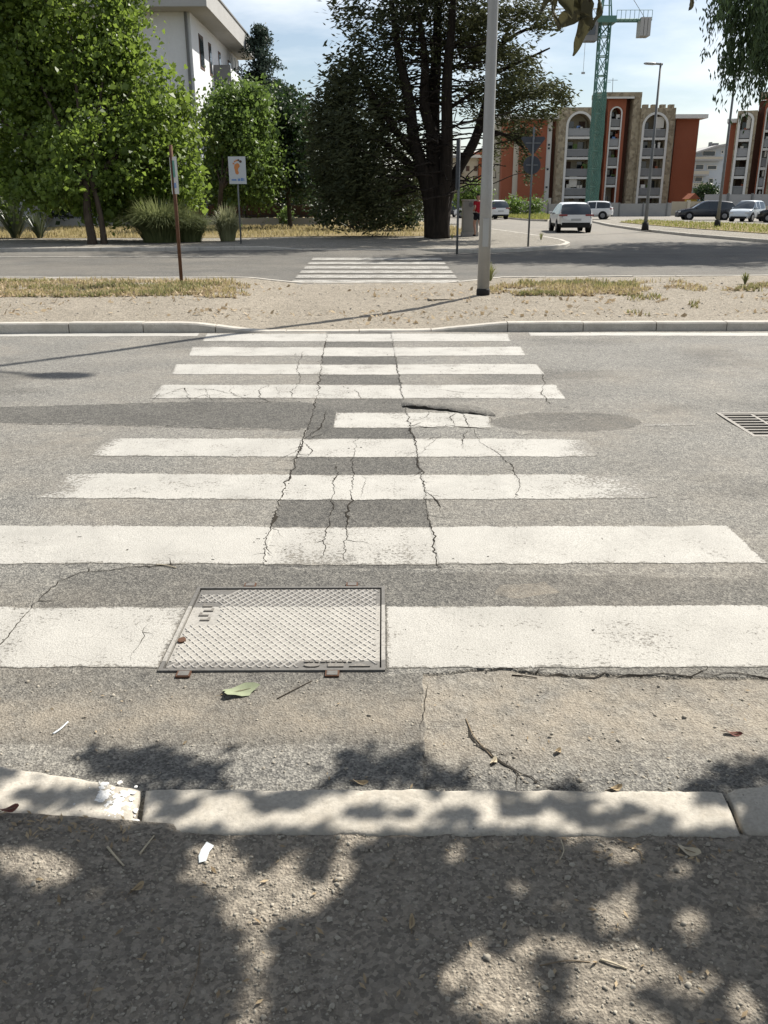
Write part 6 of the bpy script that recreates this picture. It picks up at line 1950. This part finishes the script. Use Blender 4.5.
# ================================================================== ACCESS COVER IN THE ROAD
def mat_cover(lift=1.0):
    m, nt, b = newmat('cover_iron', 0.65, spec=0.4, metal=0.0)
    co = coords(nt)
    sp_ = nd(nt, 'ShaderNodeSeparateXYZ'); nt.links.new(co, sp_.inputs[0])
    n1 = noise(nt, co, 9, 5, 0.65); n2 = noise(nt, co, 70, 4, 0.7)
    iron = mixc(nt, n1, tuple(x * lift for x in (0.105, 0.10, 0.093)), tuple(x * lift for x in (0.165, 0.157, 0.145)))
    iron = mixc(nt, ramp(nt, n2, 0.5, 0.7), iron, tuple(x * lift for x in (0.075, 0.068, 0.06)))
    y0_, y1_ = G(300, 668).y, G(300, 607).y
    w_ = mth(nt, 'MULTIPLY', mth(nt, 'SUBTRACT', n1, 0.5), 0.05)
    yy = mth(nt, 'ADD', sp_.outputs['Y'], w_)
    a_ = mth(nt, 'MULTIPLY', mth(nt, 'GREATER_THAN', yy, y0_ + 0.05), mth(nt, 'LESS_THAN', yy, y1_))
    wear = ramp(nt, mth(nt, 'ADD', n2, mth(nt, 'MULTIPLY', n1, 0.3)), 0.62, 0.9, (1, 1, 1), (0.35, 0.35, 0.35))
    fac = mth(nt, 'MULTIPLY', a_, wear)
    setc(nt, b, mixc(nt, fac, iron, mixc(nt, n1, tuple(x * lift ** 0.22 for x in (0.40, 0.382, 0.35)), tuple(x * lift ** 0.22 for x in (0.29, 0.275, 0.25)))))
    bump(nt, b, n2, 0.25, 0.004)
    return m


M['cover'] = mat_cover()
M['cover_rib'] = mat_cover(2.5)
cv = tag(empty('access_cover', ((CX0 + CX1) / 2, (CY0 + CY1) / 2, 0)), 'large rectangular iron access cover with diamond tread set in the crossing', 'manhole cover')
FW = 0.015
bx('plate', CX0 + FW + 0.006, CX1 - FW - 0.006, CY0 + FW + 0.006, CY1 - FW - 0.006, -0.03, 0.0, M['cover'], cv)
mb = MB()
for (a, b, c, d) in ((CX0, CX1, CY0, CY0 + FW), (CX0, CX1, CY1 - FW, CY1), (CX0, CX0 + FW, CY0 + FW, CY1 - FW), (CX1 - FW, CX1, CY0 + FW, CY1 - FW)):
    mb.box(a, b, c, d, -0.05, 0.0065)
fr = mb.build('frame', M['cover'], cv)
for (px, py) in ((250, 586.5), (352, 586.5), (183, 676.5), (332, 676.5)):
    c_ = G(px, py); yc_ = CY1 + 0.022 if py < 600 else CY0 - 0.022
    lug = bx('lug', c_.x - 0.026, c_.x + 0.026, yc_ - 0.02, yc_ + 0.02, -0.01, 0.0068, M['rust'], fr)
    bx('lug_fill', c_.x - 0.020, c_.x + 0.020, yc_ - 0.015, yc_ + 0.015, 0.0069, 0.0085, M['cover'], lug)
dx_, dy_ = 0.035, 0.046
PX0, PX1, PY0, PY1 = CX0 + FW + 0.012, CX1 - FW - 0.012, CY0 + FW + 0.012, CY1 - FW - 0.012
BLANK = [(PX0 - 1, PX0 + 0.11, PY1 - 0.34, PY1 - 0.13), (PX1 - 0.30, PX1 - 0.02, PY0 - 1, PY0 + 0.045), (PX0 + 0.02, PX0 + 0.15, PY1 - 0.04, PY1 + 1)]
mb = MB(); rw_ = 0.0038
for sg in (1, -1):
    for k in range(-70, 71):
        x_at = lambda y: PX0 + (k * dx_) + sg * (y - PY0) * dx_ / dy_
        seg = 28; run = None
        for j in range(seg + 1):
            y_ = lerp(PY0, PY1, j / seg); x_ = x_at(y_)
            ok_ = PX0 <= x_ <= PX1 and not any(a < x_ < b and c < y_ < d for a, b, c, d in BLANK)
            if ok_ and run is None: run = (x_, y_)
            if (not ok_ or j == seg) and run is not None:
                x2_, y2_ = (x_at(lerp(PY0, PY1, (j - 1) / seg)), lerp(PY0, PY1, (j - 1) / seg)) if not ok_ else (x_, y_)
                if y2_ > run[1] + 0.005:
                    i0 = len(mb.v); h_ = 0.0036 if sg > 0 else 0.0032
                    for (ax, ay, az, ww) in ((*run, 0, 1.5), (*run, h_, 0.75), (x2_, y2_, 0, 1.5), (x2_, y2_, h_, 0.75)):
                        mb.v += [(ax - rw_ * ww, ay, az), (ax + rw_ * ww, ay, az)]
                    mb.f += [(i0, i0 + 4, i0 + 6, i0 + 2), (i0 + 2, i0 + 6, i0 + 7, i0 + 3), (i0 + 3, i0 + 7, i0 + 5, i0 + 1), (i0, i0 + 2, i0 + 3, i0 + 1), (i0 + 4, i0 + 5, i0 + 7, i0 + 6)]
                run = None
tag(mb.build('tread_ribs', M['cover_rib'], cv), kind='stuff')
# cast maker's marks, worn down to illegible bumps
pr = random.Random(3)
for k in range(4):
    y_ = PY1 - 0.17 - 0.043 * k; x_ = PX0 + 0.035 + 0.012 * (k % 2)
    mb = MB(); mb.box(x_, x_ + 0.04, y_, y_ + 0.010, 0, 0.005); mb.box(x_ + (0.03 if k % 2 else 0), x_ + (0.04 if k % 2 else 0.01), y_ + 0.0101, y_ + 0.028, 0, 0.005)
    mb.build('cast_mark', M['iron'], cv)
for k in range(9):
    x_ = PX1 - 0.28 + 0.021 * k
    bx('cast_mark', x_, x_ + 0.012 + 0.005 * (k % 3 == 0), PY0 + 0.036, PY0 + 0.050, 0, 0.005, M['iron'], cv)
mb = MB(); mb.prism([(PX1 - 0.25 + 0.03 * math.cos(t), PY0 + 0.014 + 0.013 * math.sin(t)) for t in np.linspace(0, 6.283, 17)[:-1]], 'z', 0, 0.005); mb.build('cast_mark', M['iron'], cv)
bx('cast_mark', PX1 - 0.19, PX1 - 0.13, PY0 + 0.002, PY0 + 0.026, 0, 0.005, M['iron'], cv)
mb = MB(); mb.prism([(PX1 - 0.11, PY0 + 0.004), (PX1 - 0.03, PY0 + 0.004), (PX1 - 0.07, PY0 + 0.026)], 'z', 0, 0.005); mb.build('cast_mark', M['iron'], cv)
mb = MB(); c_ = G(182, 641)
mb.prism([(c_.x + 0.016 * math.cos(t), c_.y + 0.020 * math.sin(t)) for t in np.linspace(0, 6.283, 17)[:-1]], 'z', 0.0005, 0.0072); mb.build('lifting_boss', M['rust'], cv)

# dirt joint round the cover
mb = MB(); r = np.random.default_rng(5)
# ================================================================== DRAIN GRATE
gr = tag(empty('drain_grate', (gx0, gy0, 0)), 'iron drain grate with parallel slats at the right edge of the crossing', 'drain grate')
mb = MB()
for (a, b, c, d) in ((gx0, gx1, gy0, gy0 + 0.03), (gx0, gx1, gy1 - 0.03, gy1), (gx0, gx0 + 0.03, gy0 + 0.03, gy1 - 0.03), (gx1 - 0.03, gx1, gy0 + 0.03, gy1 - 0.03)):
    mb.box(a, b, c, d, -0.06, -0.004)
mb.box((gx0 + gx1) / 2 - 0.012, (gx0 + gx1) / 2 + 0.012, gy0 + 0.03, gy1 - 0.03, -0.05, -0.008)
mb.build('frame', M['iron'], gr)
ns = 9
for k in range(ns):
    y_ = lerp(gy0 + 0.05, gy1 - 0.05, k / (ns - 1))
    for (a, b) in ((gx0 + 0.031, (gx0 + gx1) / 2 - 0.013), ((gx0 + gx1) / 2 + 0.013, gx1 - 0.031)):
        bx('slat', a, b, y_ - 0.012, y_ + 0.012, -0.045, -0.006, M['iron'], gr)

# ================================================================== LOOSE THINGS ON THE GROUND
def scatter_tri(name, pos, size, mat, flat=0.25, kind='stuff', seed=0, aspect=0.5, label=None):
    r_ = np.random.default_rng(seed); n = len(pos)
    a = r_.random(n) * 6.283; tilt = r_.normal(0, flat, n)
    ax = np.stack([np.cos(a), np.sin(a), tilt], 1); sd = np.stack([-np.sin(a), np.cos(a), r_.normal(0, flat, n)], 1)
    s_ = size * (0.5 + r_.random(n))[:, None]
    p = np.asarray(pos); up = np.array([0, 0, 1.0])
    v = np.stack([p - ax * s_, p + sd * s_ * aspect + up * s_ * 0.15, p + ax * s_ + up * s_ * 0.25, p - sd * s_ * aspect + up * s_ * 0.15], 1).reshape(-1, 3)
    o = link(name, np_mesh(name, v, np.arange(4 * n).reshape(-1, 4)), mat)
    return tag(o, label, None, None, kind)


def blades(name, pos, h, w, mat, seed, label, lean=0.5):
    r_ = np.random.default_rng(seed); n = len(pos); p = np.asarray(pos)
    a = r_.random(n) * 6.283; d = np.stack([np.cos(a), np.sin(a), 0 * a], 1); sd = np.stack([-np.sin(a), np.cos(a), 0 * a], 1)
    hh = h * (0.35 + 0.9 * r_.random(n)); le = lean * hh * r_.random(n); ww = w * (0.6 + 0.8 * r_.random(n))
    up = np.array([0, 0, 1.0])
    mid = p + d * (le * 0.35)[:, None] + up * (hh * 0.6)[:, None]; tp = p + d * le[:, None] + up * hh[:, None]
    v = np.stack([p - sd * ww[:, None] / 2, p + sd * ww[:, None] / 2, mid + sd * ww[:, None] * 0.35, mid - sd * ww[:, None] * 0.35, tp, tp + sd * 0.002], 1).reshape(-1, 3)
    o_ = np.arange(n)[:, None] * 6
    f = np.concatenate([o_ + np.array([[0, 1, 2, 3]]), o_ + np.array([[3, 2, 5, 4]])])
    return tag(link(name, np_mesh(name, v, f), mat), label, None, None, 'stuff')


def px_region(n, x0, x1, y0, y1, seed, zfun, thr=-1, fr=1.2, zpix=0.1):
    r_ = np.random.default_rng(seed); out = []
    P = np.array([tuple(G(a, b, zpix).xy) for a, b in zip(r_.uniform(x0, x1, n), r_.uniform(y0, y1, n))])
    k = fbm(P[:, 0] * fr, P[:, 1] * fr, seed, 3) > thr
    P = P[k]
    return np.stack([P[:, 0], P[:, 1], zfun(P[:, 0], P[:, 1])], 1)


cst = lambda z: (lambda x, y: np.full(len(x), z))
md = np.concatenate([px_region(17000, -260, 236, 281.0, 300, 81, med_z, -0.28, 1.5), px_region(1300, 150, 250, 284, 297, 88, med_z, 0.02, 1.5)])
md2 = np.concatenate([px_region(6000, 490, 640, 281.5, 297, 82, med_z, -0.04, 1.6), px_region(2500, 640, 800, 282.5, 293, 83, med_z, 0.08, 1.6), px_region(700, 800, 1100, 283, 297, 84, med_z, 0.0, 1.6), px_region(900, 590, 700, 294, 317, 85, med_z, 0.2, 1.2)])
mall = np.concatenate([md, md2])
blades('dry_grass', mall[::2], 0.085, 0.018, M['dry_grass'], 1, 'low dry yellow grass on the two ends of the median', 1.0)
sel = fbm(mall[:, 0] * 1.4, mall[:, 1] * 1.4, 99, 3) > 0.10
blades('weeds', mall[sel], 0.075, 0.024, M['mixed_weed'], 2, 'patchy green weeds among the dry grass of the median', 0.9)
lit = np.concatenate([mall[1::2], px_region(1500, -100, 800, 283, 318, 86, med_z, -0.05, 0.9)])
scatter_tri('leaf_litter', lit + np.array([0, 0, 0.012]), 0.038, M['litter'], 0.5, seed=3, label='fallen dry leaves scattered over the median')
pv = r.uniform([-32, 34], [6, 56], (30000, 2)); pv = pv[in_poly(pv[:, 0], pv[:, 1], VERGE)]
pv = pv[fbm(pv[:, 0] * 0.5, pv[:, 1] * 0.5, 44, 3) > -0.25]
blades('verge_grass', np.stack([pv[:, 0], pv[:, 1], np.full(len(pv), 0.135)], 1), 0.17, 0.035, M['dry_grass'], 4, 'dry straw coloured grass of the verge under the trees', 0.8)
pi_ = r.uniform([12, 42], [45, 75], (26000, 2)); pi_ = pi_[in_poly(pi_[:, 0], pi_[:, 1], ISLG)]
blades('island_grass', np.stack([pi_[:, 0], pi_[:, 1], np.full(len(pi_), 0.15)], 1), 0.12, 0.035, M['green_grass'], 5, 'short yellow green grass on the right traffic island', 0.8)
sx_ = [p[0] for p in STRIP]; sy_ = [p[1] for p in STRIP]
ps = r.uniform([min(sx_), min(sy_)], [max(sx_), max(sy_)], (9000, 2)); ps = ps[in_poly(ps[:, 0], ps[:, 1], STRIP)]
blades('strip_grass', np.stack([ps[:, 0], ps[:, 1], np.full(len(ps), 0.14)], 1), 0.22, 0.06, M['green_grass'], 6, 'grass of the planted strip left of the white crossover', 0.8)
for (px, py, n_, h_) in ((490, 281, 60, 0.35), (541, 240, 30, 0.3), (452, 239, 40, 0.2), (745, 284, 60, 0.22)):
    c_ = G(px, py, 0.12)
    grass_clump('weed_tuft', {490: 'upright green weed tuft right beside the lamp column', 541: 'single weed tuft at the footway corner', 452: 'small weed tuft at the verge tip by the corner post', 745: 'yellowish weed tuft on the median at the far right'}[px], c_, n_, h_, h_ * 0.6, M['mixed_weed'], px, 0.014, 0.6, 'weed')

# pebbles in the dirt: near pavement, gutter, median
def pebbles(name, xy, zf, size, seed, label):
    r_ = np.random.default_rng(seed); n = len(xy)
    base = np.array([(1, 0, 0), (0, 1, 0), (-1, 0, 0), (0, -1, 0), (0.55, 0.55, 0.5), (-0.5, 0.6, 0.45), (-0.6, -0.5, 0.5), (0.5, -0.55, 0.42), (0, 0, 0.7), (0, 0, -0.5)])
    fc = np.array([(0, 1, 4), (1, 2, 5), (2, 3, 6), (3, 0, 7), (4, 1, 5), (5, 2, 6), (6, 3, 7), (7, 0, 4), (4, 5, 8), (5, 6, 8), (6, 7, 8), (7, 4, 8)])
    s_ = size * np.exp(r_.normal(0, 0.38, n))
    a = r_.random(n) * 6.283; c, s = np.cos(a), np.sin(a)
    asp = 0.55 + 0.45 * r_.random(n)
    jb_ = base[None] * (1 + r_.normal(0, 0.16, (n, 10, 3)))
    lx, ly, lz = jb_[..., 0], jb_[..., 1] * asp[:, None], jb_[..., 2] * 0.8
    X_ = (lx * c[:, None] - ly * s[:, None]) * s_[:, None] + xy[:, :1]
    Y_ = (lx * s[:, None] + ly * c[:, None]) * s_[:, None] + xy[:, 1:2]
    Z_ = lz * s_[:, None] + (zf(xy[:, 0], xy[:, 1]) + 0.12 * s_)[:, None]
    v = np.stack([X_, Y_, Z_], -1).reshape(-1, 3)
    f = (np.arange(n)[:, None, None] * 10 + fc[None]).reshape(-1, 3)
    return tag(link(name, np_mesh(name, v, f, True), M['pebble']), label, None, None, 'stuff')


xy = r.uniform([-1.6, 1.15], [1.6, 1.92], (9000, 2)); xy = xy[fbm(xy[:, 0] * 3, xy[:, 1] * 3, 5, 3) > -0.3]
pebbles('gravel', xy, side_z, 0.0034, 1, 'fine gravel strewn over the dirty pavement in the foreground')
gz = lambda x, y: road_base(x, y)
xy = np.concatenate([r.uniform([-1.6, 2.2], [1.8, 2.75], (700, 2)), r.normal([0.55, 2.2], [0.35, 0.03], (160, 2))])
pebbles('gutter_grit', xy, gz, 0.0035, 2, 'loose grit lying in the gutter before the crossing')
xy = r.uniform([-8, YK + 0.25], [8, YF - 0.2], (3500, 2))
pebbles('median_gravel', xy, med_z, 0.010, 3, 'small stones scattered on the sandy median')


def twig(label, pxs, z, rad, mat, name='twig', cat='twig', zf=None):
    P = []
    for k, (px, py) in enumerate(pxs):
        p = G(px, py, z); zz = float(zf(np.array([p.x]), np.array([p.y]))[0]) if zf else z
        P.append(Vector((p.x, p.y, zz + rad * 0.9 + 0.002 * (k % 2))))
    root = tag(empty(name, P[0]), label, cat)
    mb_ = MB(); chain(mb_, P, [rad * (1 - 0.5 * k / len(P)) for k in range(len(P))], 6)
    mb_.build('stick', mat, root, smooth=True)
    return root


twig('thin pale twig standing out in shade, left of centre foreground', [(183, 1006), (192, 985), (198, 962), (200, 938)], KZ, 0.0012, M['twig'], zf=side_z)
twig('thin straw twig at the lower left edge', [(86, 1012), (93, 992), (99, 976)], KZ, 0.0009, M['twig'], zf=side_z)
twig('long pale twig lying in the sunlit patch at lower right', [(540, 964), (565, 961), (590, 962)], KZ, 0.0016, M['twig'], zf=side_z)
twig('pale bark strip next to the long twig in the sunlit patch', [(600, 960), (614, 965), (627, 969)], KZ, 0.003, M['straw'], zf=side_z)
twig('curled dry strip below the kerb left of centre', [(108, 851), (116, 860), (124, 868)], KZ, 0.0032, M['straw'], zf=side_z)
twig('dry stalk below the painted kerb end', [(140, 855), (147, 846), (154, 836)], KZ, 0.003, M['straw'], zf=side_z)
twig('curved stalk below the kerb right of centre', [(561, 838), (564, 848), (560, 858)], KZ, 0.002, M['straw'], zf=side_z)
twig('hooked brown stalk below the kerb right of centre', [(628, 845), (640, 850), (642, 862)], KZ, 0.002, M['twig'], zf=side_z)
twig('short twig beside the large green leaf near the cover', [(277, 699), (295, 690), (312, 681)], 0, 0.0022, M['twig_dark'], zf=gz)
twig('dark curved twig on the dusty gutter under the last stripe', [(512, 674), (525, 675), (537, 677)], 0, 0.003, M['twig_dark'], zf=gz)
twig('white peeled strip on the asphalt left of the green leaf', [(53, 734), (60, 730), (68, 722)], 0, 0.0035, M['paper'], 'peel_strip', 'litter', zf=gz)
twig('long thin stick lying along the gutter crack', [(466, 717), (474, 735), (486, 748), (492, 755)], 0, 0.002, M['twig'], zf=gz)
twig('pale splinter on the asphalt below the second near stripe', [(156, 565), (166, 566), (176, 568)], 0, 0.004, M['straw'], zf=gz)


def dropped_leaf(label, px, py, L_, W_, ang, mat, z, zf, lobes=0, curl=0.02, name='fallen_leaf', cat='leaf'):
    c = G(px, py, z); zz = float(zf(np.array([c.x]), np.array([c.y]))[0])
    root = tag(empty(name, (c.x, c.y, zz)), label, cat)
    mb_ = MB(); n_ = 16; ca, sa = math.cos(ang), math.sin(ang)
    rings = [0.0, 0.5, 1.0]
    mb_.v.append((c.x, c.y, zz + 0.004))
    for q in (0.5, 1.0):
        for k in range(n_):
            t_ = 2 * math.pi * k / n_
            rr_ = q * (1 + 0.18 * lobes * math.cos(5 * t_) + 0.06 * math.sin(3 * t_ + 1))
            u, w_ = L_ / 2 * rr_ * math.cos(t_), W_ / 2 * rr_ * math.sin(t_)
            h_ = 0.004 + curl * q * q * (0.45 + 0.55 * math.sin(2 * t_ + 0.6))
            mb_.v.append((c.x + u * ca - w_ * sa, c.y + u * sa + w_ * ca, zz + max(0.002, h_)))
    for k in range(n_):
        k2 = (k + 1) % n_
        mb_.f.append((0, 1 + k, 1 + k2)); mb_.f.append((1 + k, 1 + n_ + k, 1 + n_ + k2, 1 + k2))
    mb_.build('blade', mat, root, smooth=True)
    mb_ = MB(); a_ = Vector((c.x - ca * L_ * 0.7, c.y - sa * L_ * 0.7, zz + 0.003)); mb_.tube([a_, (c.x, c.y, zz + 0.0065), (c.x + ca * L_ * 0.4, c.y + sa * L_ * 0.4, zz + 0.008)], [0.001, 0.0012, 0.0005], 5)
    mb_.build('stalk', M['twig'], root)
    return root


dropped_leaf('pale green curled leaf on the asphalt below the access cover', 240, 692, 0.125, 0.075, 0.35, M['green_leaf'], 0, gz, 0.8, 0.016)
dropped_leaf('small dark red leaf at right on the dusty gutter', 733, 733, 0.055, 0.02, -0.5, M['red_leaf'], 0, gz, 0.2, 0.012)
dropped_leaf('small pale leaf in the middle of the gutter', 558, 751, 0.026, 0.018, 0.6, M['tan_leaf'], 0, gz, 0.3, 0.008)
dropped_leaf('tan leaf at the kerb foot right of the gutter crack', 615, 787, 0.045, 0.02, 0.2, M['tan_leaf'], 0, gz, 0.2, 0.012)
dropped_leaf('tan leaf lying on the end of the gutter crack', 494, 760, 0.035, 0.018, 1.0, M['straw'], 0, gz, 0.2, 0.01)
dropped_leaf('tan leaf at the kerb foot under the middle tree shadow', 360, 783, 0.05, 0.016, -0.3, M['tan_leaf'], 0, gz, 0.2, 0.01)
dropped_leaf('grey brown leaf in shade at the right foreground', 412, 920, 0.045, 0.014, 1.5, M['tan_leaf'], KZ, side_z, 0.1, 0.008)
dropped_leaf('pale crumpled leaf near the kerb at right', 688, 851, 0.06, 0.03, -0.6, M['straw'], KZ, side_z, 0.4, 0.014)
dropped_leaf('brown leaf on the pavement at the left edge', 12, 826, 0.05, 0.025, 0.3, M['red_leaf'], KZ, lambda x, y: side_z(x, y) + 0.012, 0.3, 0.012)
dropped_leaf('small tan leaf below the kerb left of the paper scrap', 137, 889, 0.04, 0.018, 0.8, M['tan_leaf'], KZ, side_z, 0.2, 0.01)
# paper scrap
c_ = G(205, 852, KZ); zz = float(side_z(np.array([c_.x]), np.array([c_.y]))[0])
pp = tag(empty('paper_scrap', (c_.x, c_.y, zz)), 'torn white paper scrap on the sunlit dirt below the kerb', 'litter')
mb = MB(); mb.v = [(c_.x - .010, c_.y - .032, zz + .004), (c_.x + .008, c_.y - .028, zz + .006), (c_.x + .012, c_.y, zz + .012), (c_.x + .018, c_.y + .03, zz + .005), (c_.x - .002, c_.y + .036, zz + .013), (c_.x - .012, c_.y + .012, zz + .009), (c_.x - .016, c_.y - .008, zz + .005)]
mb.f = [(0, 1, 2, 6), (6, 2, 5), (5, 2, 3, 4)]; mb.build('sheet', M['paper'], pp)
pr = random.Random(12)
lp_ = np.array([(*G(pr.uniform(-60, 830), pr.uniform(838, 1060), KZ).xy,) for _ in range(150)] + [(*G(pr.uniform(0, 130), pr.uniform(822, 850), KZ).xy,) for _ in range(60)] + [(*G(pr.uniform(440, 740), pr.uniform(836, 862), KZ).xy,) for _ in range(50)])
scatter_tri('dry_bits', np.stack([lp_[:, 0], lp_[:, 1], side_z(lp_[:, 0], lp_[:, 1]) + 0.004], 1), 0.009, M['litter'], 0.3, seed=9, aspect=0.35, label='bits of dry leaf on the foreground dirt')
gb = np.array([(*G(pr.uniform(-60, 830), pr.uniform(690, 788)).xy,) for _ in range(60)])
scatter_tri('dry_bits', np.stack([gb[:, 0], gb[:, 1], gz(gb[:, 0], gb[:, 1]) + 0.004], 1), 0.007, M['litter'], 0.3, seed=10, aspect=0.35, label='bits of dry leaf on the gutter asphalt')

# whitewash splashed on the left kerb stone
pr = random.Random(4); mb = MB()
for k in range(150):
    px, py = pr.gauss(112, 13), pr.gauss(804, 13)
    if not (72 < px < 136 and 782 < py < 826): continue
    u = (px + 140) / 272
    zc_ = lerp(0.10, KZ + 0.004, min(1, max(0, u))) + 0.0012
    c_ = G(px, py, zc_); n_ = 9; rr_ = pr.uniform(0.002, 0.011)
    i0 = len(mb.v)
    mb.v.append((c_.x, c_.y, zc_ + 0.0015))
    for j in range(n_):
        t_ = 6.283 * j / n_; q_ = rr_ * pr.uniform(0.55, 1.3)
        xx = c_.x + q_ * math.cos(t_); mb.v.append((xx, c_.y + q_ * 1.1 * math.sin(t_), zc_ - (xx - c_.x) * 0.09))
    for j in range(n_): mb.f.append((i0, i0 + 1 + j, i0 + 1 + (j + 1) % n_))
ks = [o for o in near_kerb.children][1]
sp_ = mb.build('whitewash_splash', M['whitewash'], ks)
